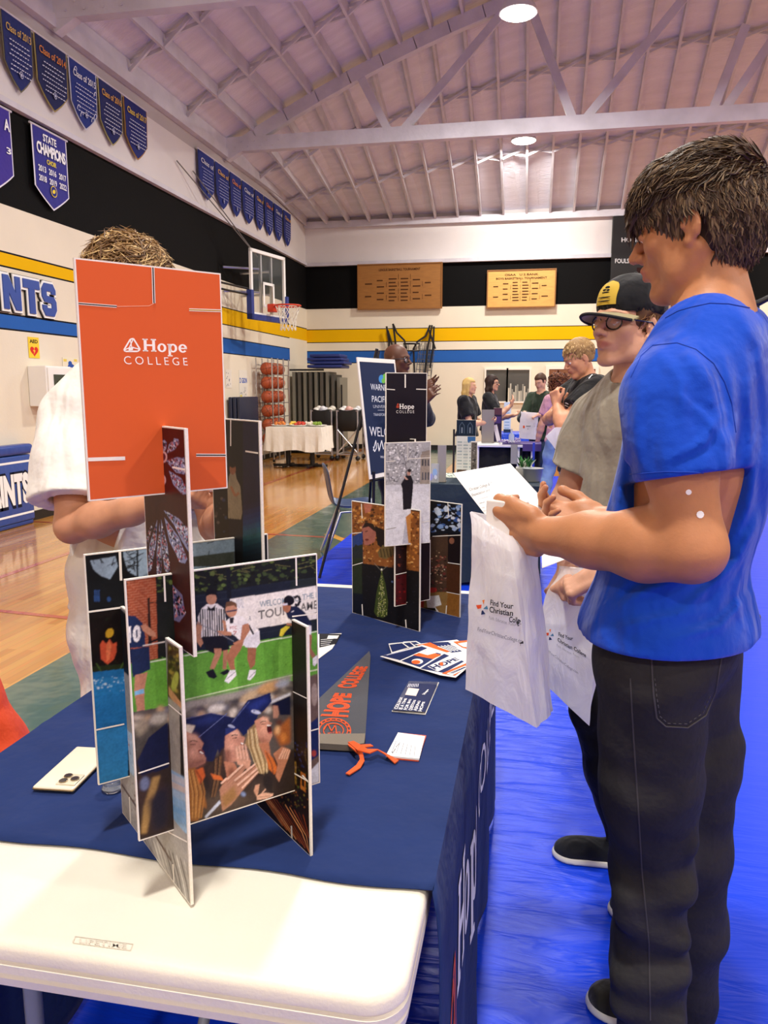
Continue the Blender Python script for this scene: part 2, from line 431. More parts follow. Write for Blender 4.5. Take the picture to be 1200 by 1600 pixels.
    def logo(s, x, y, w, h, c):
        """the anchor-triangle mark beside the wordmark"""
        lw = w*.09
        s.line([(x+.05*w, y+h*.9), (x+.42*w, y+h*.1), (x+.6*w, y+h*.05), (x+.98*w, y+h*.85), (x+.85*w, y+h), (x+.15*w, y+h), (x+.05*w, y+h*.9)], lw, c)
        s.line([(x+.42*w, y+h*.1), (x+.5*w, y+h*.7), (x+.98*w, y+h*.85)], lw*.7, c)
        s.line([(x+.6*w, y+h*.05), (x+.35*w, y+h*.75), (x+.05*w, y+h*.9)], lw*.7, c)
        s.poly([(x+.3*w, y+h*.72), (x+.62*w, y+h*.66), (x+.55*w, y+h*.92), (x+.32*w, y+h*.95)], c)
        return s
    def speckle(s, x0, y0, x1, y1, n, r, cols, rnd=None):
        R_ = rnd or random
        for c in cols:
            ps = []
            for _ in range(n//len(cols)):
                x, y = R_.uniform(x0, x1), R_.uniform(y0, y1); a = R_.uniform(0, 6.28); rr = r*R_.uniform(.5, 1.5); q = R_.uniform(.3, 1)
                ps.append([(min(max(x+rr*cos(a+t), x0), x1), min(max(y+rr*q*sin(a+t), y0), y1)) for t in (0, 1.3, 2.5, 3.8, 5)])
            s.many(ps, c)
        return s
    def photo(s, W_, H_, bg, cell=.0009):
        """from here on, shapes are blended into one finely coloured sheet instead of hard-edged layers"""
        s.ops = []; s.gw, s.gh, s.cell, s.bg = W_, H_, cell, col(bg); s.d0 = s.d+s.step; s.d += 3*s.step; return s
    def _sheet(s, grain=.10, seed=1):
        c = s.cell; nx, ny = int(s.gw/c)+1, int(s.gh/c)+1; U = np.linspace(.0018, s.gw-.0018, nx); V = np.linspace(.0018, s.gh-.0018, ny)
        img = np.ones((ny, nx, 3))*np.array(s.bg)
        def gb(a, r_):
            k = np.exp(-.5*(np.arange(-int(3*r_)-1, int(3*r_)+2)/max(r_, .3))**2); k /= k.sum(); p = len(k)//2
            for ax in (0, 1):
                q = np.pad(a, [(p, p) if i == ax else (0, 0) for i in range(a.ndim)], mode='edge'); o_ = 0
                for i, w in enumerate(k): o_ = o_+w*np.take(q, np.arange(i, i+a.shape[ax]), axis=ax)
                a = o_
            return a
        for uv, fs, cc, sf, al in s.ops:
            big = None
            pad = sf/c*3 if sf else 0
            for f in fs:
                P_ = np.array([uv[i] for i in f]); lo = P_.min(0); hi = P_.max(0)
                i0, i1 = np.searchsorted(U, lo[0]), np.searchsorted(U, hi[0])+1; j0, j1 = np.searchsorted(V, lo[1]), np.searchsorted(V, hi[1])+1
                e = int(pad)+1; i0 = max(0, i0-e); j0 = max(0, j0-e); i1 = min(nx, i1+e); j1 = min(ny, j1+e)
                if i1 <= i0 or j1 <= j0: continue
                X, Y = np.meshgrid(U[i0:i1], V[j0:j1]); m = np.zeros(X.shape, bool); n = len(P_)
                for k in range(n):
                    x0, y0 = P_[k]; x1, y1 = P_[(k+1) % n]
                    if y0 == y1: continue
                    m ^= ((y0 > Y) != (y1 > Y)) & (X < (x1-x0)*(Y-y0)/(y1-y0)+x0)
                w = m.astype(float)
                if sf: w = gb(w, sf/c)
                w = (w*al)[..., None]; img[j0:j1, i0:i1] = img[j0:j1, i0:i1]*(1-w)+np.array(cc)*w
        img = gb(img, .55)
        rg = np.random.RandomState(seed); g = gb(rg.randn(ny, nx), 1.2)*2.2+gb(rg.randn(ny, nx), 5)*7; img *= (1+grain*np.clip(g, -1.6, 1.6))[..., None]
        d = s.d0; O = np.array(s.p.at(0, 0, d)); Uv = np.array(s.p.U); Vv = np.array(s.p.V); XX, YY = np.meshgrid(U, V)
        vs = (O+XX[..., None]*Uv+YY[..., None]*Vv).reshape(-1, 3); idx = np.arange(nx*ny).reshape(ny, nx)
        F = np.stack([idx[:-1, :-1], idx[:-1, 1:], idx[1:, 1:], idx[1:, :-1]], -1).reshape(-1, 4)
        return vs, F, img.reshape(-1, 3)
    def build(s, name, parent=None, m=None):
        if s.ops is not None:
            vs, F, cc = s._sheet(); n0 = len(s.v); nv = len(vs)
            me = bpy.data.meshes.new(name); allv = np.vstack([vs, np.array([tuple(v) for v in s.v]).reshape(-1, 3)]) if s.v else vs
            kf = [tuple(nv+i for i in f) for f in s.f]; me.from_pydata(allv.tolist(), [], F.tolist()+kf)
            a = me.color_attributes.new('Col', 'FLOAT_COLOR', 'CORNER'); buf = np.ones((len(me.loops), 4), np.float32); nl = F.size
            buf[:nl, :3] = cc[F.ravel()]
            if kf: buf[nl:, :3] = np.repeat(np.array(s.c, np.float32), [len(f) for f in kf], axis=0)
            a.data.foreach_set('color', buf.ravel()); return link(name, me, m or M['print'], parent, False, True)
        me = bpy.data.meshes.new(name); me.from_pydata([tuple(v) for v in s.v], [], s.f)
        facecol(me, s.c)
        return link(name, me, m or M['print'], parent, False, True)
# ================================================================== the hall
XL, YB, XR, YF, ZW = -5.33, 17.94, 14.3, -8.0, 5.11
M['wall'] = mat('painted_wall', '#e9e2d2', 0.8, spec=.15, attr=True, var=0.03, vscale=1.5, bump=0.08, bscale=40)
M['deck'] = mat('roof_planks', '#dfdde6', 0.7, var=0.07, vscale=1.2, bump=0.3, bscale=9, stretch=(1, 6, 1))
M['timber'] = mat('painted_timber', '#cdcad2', 0.65, var=0.10, vscale=3, bump=0.15, bscale=14)
CREAM, BLK, YEL, BLU, WHT = '#e6dcc8', '#050506', '#e8b400', '#2a5fae', '#dcd6d4'
def bands(lst, top=None):
    return lst
def wall_strips(name, mk, rows, segs):
    """rows of (z0,z1,colour) between stations segs along the wall; mk(s,z)->point"""
    b = MB()
    for z0, z1, c in rows:
        for a, e in zip(segs[:-1], segs[1:]):
            b.add([mk(a, z0), mk(e, z0), mk(e, z1), mk(a, z1)], [(0, 1, 2, 3)], 0, col(c))
    o = b.build(name, M['wall']); tag(o, kind='structure'); return o
def stripe_rows(y0, y1, b0, b1):
    t = 0.018
    return [(0.0, b0-t, CREAM), (b0-t, b0, '#15151c'), (b0, b1, BLU), (b1, b1+t, '#15151c'), (b1+t, y0-t, CREAM), (y0-t, y0, '#15151c'), (y0, y1, YEL), (y1, y1+t, '#15151c'),
            (y1+t, 3.26, CREAM), (3.26, 4.26, BLK), (4.26, ZW, WHT), (ZW, 5.56, '#b9b1b0')]
wall_strips('wall_left', lambda s, z: (XL, s, z), stripe_rows(2.655, 2.78, 2.03, 2.165), [YF, 10.2])
wall_strips('wall_left', lambda s, z: (XL, s, z), stripe_rows(2.53, 2.80, 2.04, 2.28), [10.2, 16.6])
wall_strips('wall_left', lambda s, z: (XL, s, z), [r for r in [(0, 2.53, CREAM), (2.53, 2.80, YEL), (2.80, 2.82, '#15151c'), (2.82, 3.26, CREAM), (3.26, 4.26, BLK), (4.26, 5.56, WHT)]], [16.6, YB])
wall_strips('wall_back', lambda s, z: (s, YB, z), stripe_rows(2.50, 2.78, 2.025, 2.28), [XL, XR])
b = MB()
for z0, z1, c in ((0, 5.6, CREAM),):
    b.add([(XR, YF, z0), (XR, YB, z0), (XR, YB, z1), (XR, YF, z1)], [(0, 1, 2, 3)], 0, col(c))
tag(b.build('wall_right', M['wall']), kind='structure')
b = MB(); b.add([(XL, YF, 0), (XR, YF, 0), (XR, YF, 8.4), (XL, YF, 8.4)], [(0, 1, 2, 3)], 0, col(CREAM)); tag(b.build('wall_front', M['wall']), kind='structure')
b = MB(); b.mm((XL, YB-.025, 0), (XR, YB, .11)); tag(b.build('baseboard_back', M['black']), kind='structure')
b = MB(); b.mm((XL, YF, 0), (XL+.02, YB-.03, .1)); tag(b.build('baseboard_left', M['black']), kind='structure')
# ledges of the white band
b = MB(); b.mm((XL, YB-.09, 4.22), (XR, YB, 4.30), .0); b.mm((XL, YB-.12, 5.06), (XR, YB, 5.2)); tag(b.build('trim_1', M['timber']), kind='structure')
b = MB(); b.mm((XL, YF, 4.23), (XL+.07, YB-.13, 4.29)); b.mm((XL, YF, 5.30), (XL+.10, YB-.13, 5.44)); tag(b.build('trim_2', M['timber']), kind='structure')

# floor: varnished maple, painted border, court lines
def wood_floor():
    m = bpy.data.materials.new('gym_maple'); m.use_nodes = True; nt = m.node_tree; p = nt.nodes['Principled BSDF']
    tc = nt.nodes.new('ShaderNodeTexCoord')
    mp = nt.nodes.new('ShaderNodeMapping'); mp.inputs['Rotation'].default_value = (0, 0, pi/2); nt.links.new(tc.outputs['Object'], mp.inputs[0])
    br = nt.nodes.new('ShaderNodeTexBrick'); nt.links.new(mp.outputs[0], br.inputs['Vector'])
    br.inputs['Scale'].default_value = 1; br.inputs['Brick Width'].default_value = 0.9; br.inputs['Row Height'].default_value = 0.06; br.inputs['Mortar Size'].default_value = 0.0008
    br.inputs['Color1'].default_value = (*col('#c58236'), 1); br.inputs['Color2'].default_value = (*col('#d99a48'), 1); br.inputs['Mortar'].default_value = (*col('#9b6a33'), 1)
    n = nt.nodes.new('ShaderNodeTexNoise'); n.inputs['Scale'].default_value = 3; m2 = nt.nodes.new('ShaderNodeMapping'); m2.inputs['Scale'].default_value = (12, 1, 1)
    nt.links.new(tc.outputs['Object'], m2.inputs[0]); nt.links.new(m2.outputs[0], n.inputs['Vector'])
    mx = nt.nodes.new('ShaderNodeMix'); mx.data_type = 'RGBA'; mx.blend_type = 'MULTIPLY'; mx.inputs[0].default_value = .35
    nt.links.new(br.outputs['Color'], mx.inputs[6]); nt.links.new(n.outputs['Color'], mx.inputs[7]); nt.links.new(mx.outputs[2], p.inputs['Base Color'])
    n2 = nt.nodes.new('ShaderNodeTexNoise'); n2.inputs['Scale'].default_value = 2.2; bp = nt.nodes.new('ShaderNodeBump'); bp.inputs['Strength'].default_value = .12; bp.inputs['Distance'].default_value = .03
    nt.links.new(tc.outputs['Object'], n2.inputs['Vector']); nt.links.new(n2.outputs[0], bp.inputs['Height']); nt.links.new(bp.outputs[0], p.inputs['Normal'])
    p.inputs['Roughness'].default_value = 0.16; p.inputs['Coat Weight'].default_value = .25; p.inputs['Coat Roughness'].default_value = .06
    return m
b = MB(); b.mm((XL, YF, -.1), (XR, YB, 0)); fl = b.build('floor', wood_floor()); tag(fl, kind='structure')
M['floorpaint'] = mat('floor_paint', '#31584c', 0.16, attr=True, coat=.5, var=.06, vscale=2, bump=.08, bscale=3)
b = MB()
def fquad(p, z, c): b.add([(x, y, z) for x, y in p], [tuple(range(len(p)))], 0, col(c))
fquad([(-2.44, YF), (-1.5, YF), (-1.5, YB-.05), (-2.44, YB-.05)], .0012, '#33594f')
fquad([(XL+.05, 2.40), (-1.55, 2.40), (-1.55, 2.47), (XL+.05, 2.47)], .0020, '#f0c22c')
for p in ([(-4.02, YF), (-3.96, YF), (-3.88, YB-.1), (-3.94, YB-.1)], [(XL+.05, 7.28), (-1.6, 7.00), (-1.6, 7.05), (XL+.05, 7.33)], [(XL+.05, 4.42), (-2.44, 4.12), (-2.44, 4.17), (XL+.05, 4.47)]):
    fquad(p, .0016, '#b3462c')
fquad([(-2.0, 7.2), (-1.9, 7.22), (-1.62, 6.85), (-1.7, 6.84)], .0018, '#d9a03a')
tag(b.build('trim_3', M['floorpaint']), kind='structure')
# ceiling: bowed deck running along the hall, hip down to the end wall
YT = [3.48, 8.32, 13.17]
def arch(x): return 8.2-(x-4.5)**2/35.2
def roofz(x, y):
    a = arch(x)
    return a if y <= YT[2] else a+(5.16-a)*(y-YT[2])/(YB-YT[2])
b = MB(); xs = np.linspace(XL-.02, XR+.02, 49); ys = [YF, YT[0], YT[1], YT[2], YB+.02]
vs = [(x, y, roofz(x, min(y, YB))+.13) for y in ys for x in xs]; n = len(xs)
b.add(vs+[(v[0], v[1], v[2]+.05) for v in vs], [(j*n+i, j*n+i+1, (j+1)*n+i+1, (j+1)*n+i) for j in range(4) for i in range(n-1)]+[(k+4*0+len(vs), k+n+len(vs), k+n+1+len(vs), k+1+len(vs)) for j in range(4) for k in range(j*n, j*n+n-1)])
ceil = b.build('ceiling', M['deck']); tag(ceil, kind='structure')
stp = [XL+.05+.5*i for i in range(40)]
for bay in range(3):
    y0 = [YF, YT[1], YT[2]][bay]; y1 = [YT[1], YT[2], YB-.02][bay]
    for x in stp:
        if bay == 0 and x > 9: continue
        j = MB(); w = .022
        z0, z1 = roofz(x, y0), roofz(x, y1); d0, d1 = -.05, .125
        if bay == 2: z0 = arch(x)
        j.add([(x+a*w, y, z+d) for y, z in ((y0, z0), (y1, z1)) for d in (d0, d1) for a in (-1, 1)], [(0, 1, 3, 2), (4, 6, 7, 5), (0, 4, 5, 1), (2, 3, 7, 6), (0, 2, 6, 4), (1, 5, 7, 3)])
        j.build('ceiling_joist', M['timber'], ceil)
for ya in (1.8, 5.1, 6.7, 9.9, 11.6, 14.7, 16.3):
    j = MB()
    for x in stp[:-1]:
        za, zb = roofz(x, ya), roofz(x+.5, ya)
        for (p, q) in (((x+.02, ya-.03, za-.03), (x+.48, ya-.03, zb+.10)), ((x+.02, ya+.03, za+.10), (x+.48, ya+.03, zb-.03))):
            d = Vector(q)-Vector(p); R = basis(d.normalized(), Vector((0, 1, 0)), d.normalized().cross(Vector((0, 1, 0))))
            j.box((Vector(p)+Vector(q))/2, (d.length/2, .02, .022), R)
    j.build('cross_bracing', M['timber'], ceil)
# trusses
def bar(b, p, q, w, h):
    p, q = Vector(p), Vector(q); d = (q-p); u = d.normalized(); s_ = Vector((0, 1, 0)); t = u.cross(s_).normalized()
    b.box((p+q)/2, (d.length/2, w/2, h/2), basis(u, s_, t))
webs = []
for (x0, y0), (x1, y1) in (((560, 105), (612, 214)), ((785, 22), (622, 214)), ((822, -10), (898, 196)), ((1075, -10), (908, 195)), ((1108, 186), (1165, 40)), ((1122, 186), (1290, -60))):
    a, c = py(x0, y0, YT[2]), py(x1, y1, YT[2]); webs.append(((a.x, a.z), (c.x, c.z)))
def mirror(w): return [((9-a[0], a[1]), (9-c[0], c[1])) for a, c in w]
names = {3.48: 'painted timber bowstring roof truss high above the camera, nearest of the three', 8.32: 'painted timber bowstring roof truss crossing the top left corner of the view',
         13.17: 'long painted timber bowstring truss in front of the far wall'}
for yt in YT:
    t = empty('roof_truss', (XL, yt, 5.39), 0, names[yt], 'roof truss', 'roof trusses')
    b = MB(); b.mm((XL+.01, yt-.07, 5.39), (XR-.01, yt+.07, 5.62)); b.build('bottom_chord', M['timber'], t, world=True)
    b = MB(); xs = np.linspace(XL+.03, XR-.03, 37)
    for x0, x1 in zip(xs[:-1], xs[1:]): bar(b, (x0, yt, arch(x0)-.13), (x1+.01, yt, arch(x1)-.13), .13, .20)
    b.build('top_chord', M['timber'], t, world=True)
    for a, c in webs+mirror(webs[:5]):
        def clampz(p): return (p[0], min(p[1], arch(p[0])-.12))
        a, c = clampz(a), clampz(c); b = MB(); bar(b, (a[0], yt-.02, a[1]), (c[0], yt-.02, c[1]), .06, .13); b.build('web', M['timber'], t, world=True)
    b = MB()
    for i in range(8):
        b.tube([(-5.1+.11*i, yt-.075, 5.46+.08*(i % 2)), (-5.1+.11*i, yt-.09, 5.46+.08*(i % 2))], .014, 6)
    b.build('bolt_heads', M['timber'], t, world=True)
# lamps
M['glow'] = mat('lit_diffuser', '#ffffff', 0.5, emit='#fff6e6', es=14)
M['lampshell'] = mat('lamp_shell', '#d9d9dc', 0.4)
seen = {0: 'nearer round high-bay ceiling lamp hanging at the top edge of the view', 1: 'farther round high-bay ceiling lamp hanging just below the long truss'}
for i, (lx, ly) in enumerate(LAMP_XY):
    top = roofz(lx, ly)
    t = empty('ceiling_lamp', (lx, ly, LAMP_Z), 0, seen.get(i, 'round high-bay ceiling lamp out of the picture over the hall'), 'ceiling lamp', 'high-bay ceiling lamps')
    if i > 1: t['label'] = 'round high-bay ceiling lamp outside the picture, row position %s' % ['', '', 'third along', 'over the camera', 'behind the camera', 'right side at the far end', 'right side far', 'right side middle', 'right side near', 'right side behind'][i]
    b = MB(); b.lathe((0, 0, 0), [(.24, 0), (.235, .03), (.16, .17), (.09, .20), (.085, .42), (.03, .46)], 28); b.build('shade', M['lampshell'], t, True)
    b = MB(); b.lathe((0, 0, 0), [(.21, -.012), (.225, .0), (.2, .01)], 28); b.build('diffuser', M['glow'], t, True)
    b = MB(); b.tube([(0, 0, .44), (0, 0, max(top-LAMP_Z+.1, .5))], .012, 8); b.build('rod', M['timber'], t)
    li = bpy.data.lights.new('lamp_light', 'AREA'); li.shape = 'DISK'; li.size = .44; li.energy = LAMP_W; li.color = (1, .955, .88)
    lo = bpy.data.objects.new('lamp_light', li); COL.objects.link(lo); lo.parent = t; lo.location = (0, 0, -.03)

# ------------------------------------------------------------------ left wall things
M['banner'] = mat('banner_felt', '#1d2b74', 0.85, attr=True, bump=.15, bscale=120, bump2=.25, b2scale=3)
def banner(y0, y1, z0, zs, zt, label, group, base, rim, draw, wave=0.0, t=.012, x=XL+.05, name='class_banner', cat='banner'):
    """cloth pennon hanging flat on the wall between stations y0..y1"""
    ym = (y0+y1)/2; o = empty(name, (x, ym, z0), 0, label, cat, group)
    b = MB(); n = 10; pts = []
    def zb(s): return zs+(zt-zs)*(1-abs(2*s-1))**.9
    for (a, e, off, cc) in ((0, 1, 0, rim), (.035, .965, .0045, base)):
        vs = []
        for i in range(n+1):
            s = a+(e-a)*i/n
            for k in range(7):
                f = k/6; zz = z0+(zb(s)+(.02 if off else 0)-z0)*f
                vs.append((x+off+.012*sin(s*9+f*2)*f*wave, y0+(y1-y0)*s, zz))
        b.add(vs, [(i*7+k, i*7+k+1, (i+1)*7+k+1, (i+1)*7+k) for i in range(n) for k in range(6)], 0, col(cc))
    b.build('banner_cloth', M['banner'], o, world=True)
    b = MB(); b.tube([(x, y0-.02, z0+.01), (x, y1+.02, z0+.01)], .012, 8); b.build('hanging_rod', M['timber'], o, world=True)
    A = Art(Plane((x+.014+.012*wave, y0, 0), (0, 1, 0), (0, 0, 1)), base=.0); A.pix = False
    draw(A, y1-y0, z0, zs, zt); A.build('lettering', o, M['matte_print'])
    return o
def class_draw(year, yc, lc, lines):
    def f(A, w, z0, zs, zt):
        A.text('Class of', .12*w, z0-.17, .88*w if not year else .62*w, z0-.19, .075, yc, .01) if not year else A.text('Class of '+year if len(year) == 4 else year, .1*w, z0-.17, .9*w, z0-.17, .075, yc, .01)
        R_ = random.Random(len(lines)*7+int(w*1000))
        for k in range(7):
            z = z0-.25-k*.047; L = R_.uniform(.25, .38)*w; xx = .5*w-L; ps = []
            while xx < .5*w+L:
                q = R_.uniform(.015, .045); ps.append([(xx, z), (xx+q, z+.004), (xx+q, z+.013), (xx, z+.012)]); xx += q+.012
            A.many(ps, lc)
        for rr, c in ((.035, lc), (.028, '#1c2a66'), (.016, lc)): A.ell(.5*w, zs-.07, rr*.8, rr, c)
    return f
BC = [(0, 49, '2013', '#d9b25a', '#1a2766', '#6f6a55', 'closest to the top left corner'), (52, 104, '2014', '#e08a3a', '#161f52', '#9b8a52', 'second of the near row, orange heading'),
      (106, 150, '2015', '#e9e9ee', '#1c2f7c', '#c3c6d6', 'with white scroll ornaments below its verse'), (152, 190, '2016', '#e0a84a', '#161f5a', '#aaa06a', 'fourth of the near row'), (192, 229, '2017', '#e6c33c', '#18216a', '#a77a3a', 'last of the near row, yellow heading')]
def topline(x): return px(x, 22+x*(178-22)/230, XL+.05)
for x0, x1, yr, yc, base, rim, lab in BC:
    a, c = topline(x0), topline(x1)
    o = banner(a.y, c.y, 5.12, 4.66, 4.42, 'navy felt Class of %s banner, %s' % (yr, lab), 'class banners on the left wall', base, rim, class_draw(yr, yc, '#c9cce0', 'x'*int(yr[-1])), .8)
    if yr == '2015':
        A = Art(Plane((XL+.08, a.y, 0), (0, 1, 0), (0, 0, 1)), base=.0); A.pix = False; w = c.y-a.y
        for sx, sz in ((.16, 5.02), (.2, 4.62), (.3, 4.56), (.7, 4.57), (.8, 4.63), (.84, 4.88)):
            for t in range(3): A.line([(w*sx+.03*cos(q), sz+.03*sin(q*1.4)) for q in [t+.5*k for k in range(5)]], .009, '#d9dcec')
        A.build('scroll_ornament', o, M['matte_print'])
far = [308, 335, 358, 377, 397, 412, 427, 441.5, 455]
for k in range(8):
    a = px(far[k]+.6, 235+(far[k]-308)*100/147, XL+.05); c = px(far[k+1]-.8, 235+(far[k+1]-308)*100/147, XL+.05)
    banner(a.y, c.y, 5.12, 4.62, 4.42, 'small navy class banner in the far row, number %s from the left' % ['one', 'two', 'three', 'four', 'five', 'six', 'seven', 'eight'][k], 'class banners on the left wall', '#1b2a78', '#2c3a80',
           class_draw('', ['#d8d8e0', '#e0b050', '#e08a3a'][k % 3], '#aab0d8', 'abcdefgh'[:k+1]), .8)
def state_draw(A, w, z0, zs, zt):
    A.text('STATE', .28*w, z0-.12, .66*w, z0-.12, .075, '#f2f2f6', .03)
    A.text('CHAMPIONS', .09*w, z0-.26, .91*w, z0-.26, .115, '#f2f2f6', .04, .9)
    A.text('CHOIR', .35*w, z0-.345, .62*w, z0-.345, .05, '#e6d23a', .03)
    for r_, row in enumerate((('2013', '2016', '2017'), ('2018', '2019', '2022'))):
        for i, t in enumerate(row): A.text(t, (.1+.29*i)*w, z0-.445-.1*r_, (.31+.29*i)*w, z0-.445-.1*r_, .062, '#f2f2f6', .02)
    A.ell(.5*w, zs-.0, .058, .06, '#f0d23c'); A.ell(.5*w, zs-.0, .05, .052, '#26307e'); A.ell(.5*w, zs, .03, .02, '#f0d23c', .5)
banner(7.75, 8.38, 4.17, 3.56, 3.36, 'purple pennon-shaped STATE CHAMPIONS banner with white border on the black band', 'state champion banners', '#2d2c86', '#e4e2ee', state_draw, .2, name='champion_banner')
banner(6.85, 7.42, 4.17, 3.56, 3.36, 'purple banner with white border cut off by the left picture edge', 'state champion banners', '#3a2a8e', '#e4e2ee', lambda A, w, z0, zs, zt: [A.text('A', .78*w, z0-.2, .93*w, z0-.2, .11, '#f2f2f6', .03), A.text('3', .8*w, z0-.42, .92*w, z0-.42, .062, '#f2f2f6', .02)], .2, name='champion_banner')
# block letters N T S
M['letterblue'] = mat('letter_blue', '#23479c', .4); M['letterwhite'] = mat('letter_white', '#f3f3f0', .5)
LET = {'N': [(0, 0), (.3, 0), (.3, .5), (.68, 0), (1, 0), (1, 1), (.7, 1), (.7, .5), (.32, 1), (0, 1)],
       'T': [(.32, 0), (.68, 0), (.68, .74), (1, .74), (1, 1), (0, 1), (0, .74), (.32, .74)],
       'S': [(.2, 0), (.8, 0), (1, .2), (1, .46), (.84, .6), (.35, .62), (.32, .66), (.32, .76), (.66, .76), (.66, .68), (.98, .68), (.98, .82), (.8, 1), (.2, 1), (0, .82), (0, .58), (.17, .42), (.64, .4), (.67, .36), (.67, .25), (.33, .25), (.33, .33), (0, .33), (0, .2)]}
def grow(poly, d, cx=.5, cy=.5): return [(x+(d if x > cx else -d if x < cx else 0), y+(d if y > cy else -d if y < cy else 0)) for x, y in poly]
def offset_poly(poly, d):
    n = len(poly); out = []; area = sum(poly[i][0]*poly[(i+1) % n][1]-poly[(i+1) % n][0]*poly[i][1] for i in range(n)); s = 1 if area > 0 else -1
    for i in range(n):
        p0, p1, p2 = Vector(poly[i-1]), Vector(poly[i]), Vector(poly[(i+1) % n])
        a = (p1-p0).normalized(); c = (p2-p1).normalized(); na = Vector((a.y, -a.x))*s; nc = Vector((c.y, -c.x))*s
        m = (na+nc); m = m/ max(m.length_squared/2, .35); out.append((p1.x+m.x*d, p1.y+m.y*d))
    return out
for ch, y0, y1, z0, z1 in (('N', 7.13, 7.42, 2.22, 2.56), ('T', 7.45, 7.74, 2.21, 2.56), ('S', 7.76, 8.03, 2.21, 2.56)):
    o = empty('wall_letter', (XL+.02, (y0+y1)/2, z0), 0, 'blue block letter %s with white outline raised on the left wall' % ch, 'letter', 'raised wall letters')
    pl = [(u*(y1-y0)*.93, v*(z1-z0)) for u, v in LET[ch]]
    for nm, d, x0, t, m in (('outline', .024, .003, .03, 'letterwhite'), ('dark_edge', .031, .0015, .02, 'black'), ('letter_face', 0.0, .033, .012, 'letterblue')):
        b = MB(); b.prism(offset_poly(pl, d) if d else pl, (XL+x0, y0, z0), (0, 1, 0), (0, 0, 1), (1, 0, 0), t, 0); b.build(nm, M[m], o, world=True)
# AED sign and cabinet, posters
def wall_sheet(name, label, cat, x0, y0, x1, y1, X, base, draw, group=None, t=.004, wallp=None):
    a, c = px(x0, y0, X), px(x1, y1, X)
    o = empty(name, (X, (a.y+c.y)/2, c.z), 0, label, cat, group)
    b = MB(); b.mm((X, a.y, c.z), (X+t, c.y, a.z)); b.build('sheet', mat(name+'_base', base, .5), o, world=True)
    A = Art(Plane((X+t, a.y, c.z), (0, 1, 0), (0, 0, 1)), base=.001); A.pix = False; w, h = c.y-a.y, a.z-c.z
    draw(A, w, h); A.build('print', o, M['matte_print']); return o
def aed(A, w, h):
    A.text('AED', .12*w, .72*h, .88*w, .72*h, .17*h, '#1b1b1b', .03)
    A.poly([(w*(.5+.38*sin(t)**3), h*(.34+.27*(.8125*cos(t)-.3125*cos(2*t)-.125*cos(3*t)-.0625*cos(4*t)))) for t in [2*pi*i/28 for i in range(28)]], '#d8322a')
    A.poly([(w*.56, h*.5), (w*.38, h*.32), (w*.5, h*.33), (w*.42, h*.17), (w*.62, h*.37), (w*.5, h*.37)], '#f6d23a')
wall_sheet('aed_sign', 'yellow AED sign with red heart and lightning bolt on the left wall', 'sign', 43, 526, 62, 560, XL+.003, '#f2cf2e', aed)
o = empty('aed_cabinet', (XL, 7.7, 1.2), 0, 'white wall cabinet with small window holding a green medical kit', 'cabinet')
b = MB(); b.mm((XL+.003, 7.47, 1.23), (XL+.22, 7.93, 1.66), .008); b.build('housing', M['whitepl'], o, world=True)
b = MB(); b.mm((XL+.222, 7.49, 1.25), (XL+.235, 7.91, 1.64)); b.build('door', M['whitepl'], o, world=True)
b = MB(); b.mm((XL+.236, 7.58, 1.31), (XL+.24, 7.82, 1.57)); b.build('window', mat('dark_glass', '#22352c', .1), o, world=True)
b = MB(); b.mm((XL+.241, 7.62, 1.32), (XL+.252, 7.78, 1.47), .005); b.ball((XL+.246, 7.7, 1.48), (.006, .06, .03)); b.build('medical_kit', mat('kit_green', '#a8d046', .6), o, world=True)
def poster1(A, w, h):
    A.many([[(w*a, h*b_), (w*(a+.2), h*b_), (w*(a+.2), h*(b_+.12)), (w*a, h*(b_+.12))] for a, b_ in ((.05, .8), (.7, .82))], '#e8d060')
    A.ell(w*.5, h*.55, w*.22, h*.16, '#2f55a8'); A.ell(w*.45, h*.72, w*.12, h*.12, '#2f55a8'); A.ell(w*.52, h*.3, w*.3, h*.1, '#22408c'); A.ell(w*.5, h*.42, w*.1, h*.12, '#f2efe4')
wall_sheet('team_poster', 'cream poster with a blue mascot-like splash on the left wall above the white shirt', 'poster', 97, 558, 124, 592, XL+.003, '#ebe4cc', poster1)
def poster2(A, w, h):
    for k in range(14): A.ell(w*random.uniform(.1, .9), h*random.uniform(.06, .94), w*.07, h*.025, '#7f8090', random.random()*3)
wall_sheet('paper_notice', 'pale paper with small grey sketches beside the orange panel', 'notice', 352, 577, 362, 606, XL+.003, '#ece6da', poster2)
def poster3(A, w, h):
    A.text('D GSON', .05*w, .55*h, .95*w, .55*h, .18*h, '#2b56b5', .03); poster2(A, w, h*.4); A.rect(.05*w, .02*h, .3*w, .12*h, '#e6d46a')
wall_sheet('hand_lettered_poster', 'tall paper poster with blue capitals on the left wall near the ball rack', 'poster', 373, 578, 387, 622, XL+.003, '#e9e4d8', poster3)
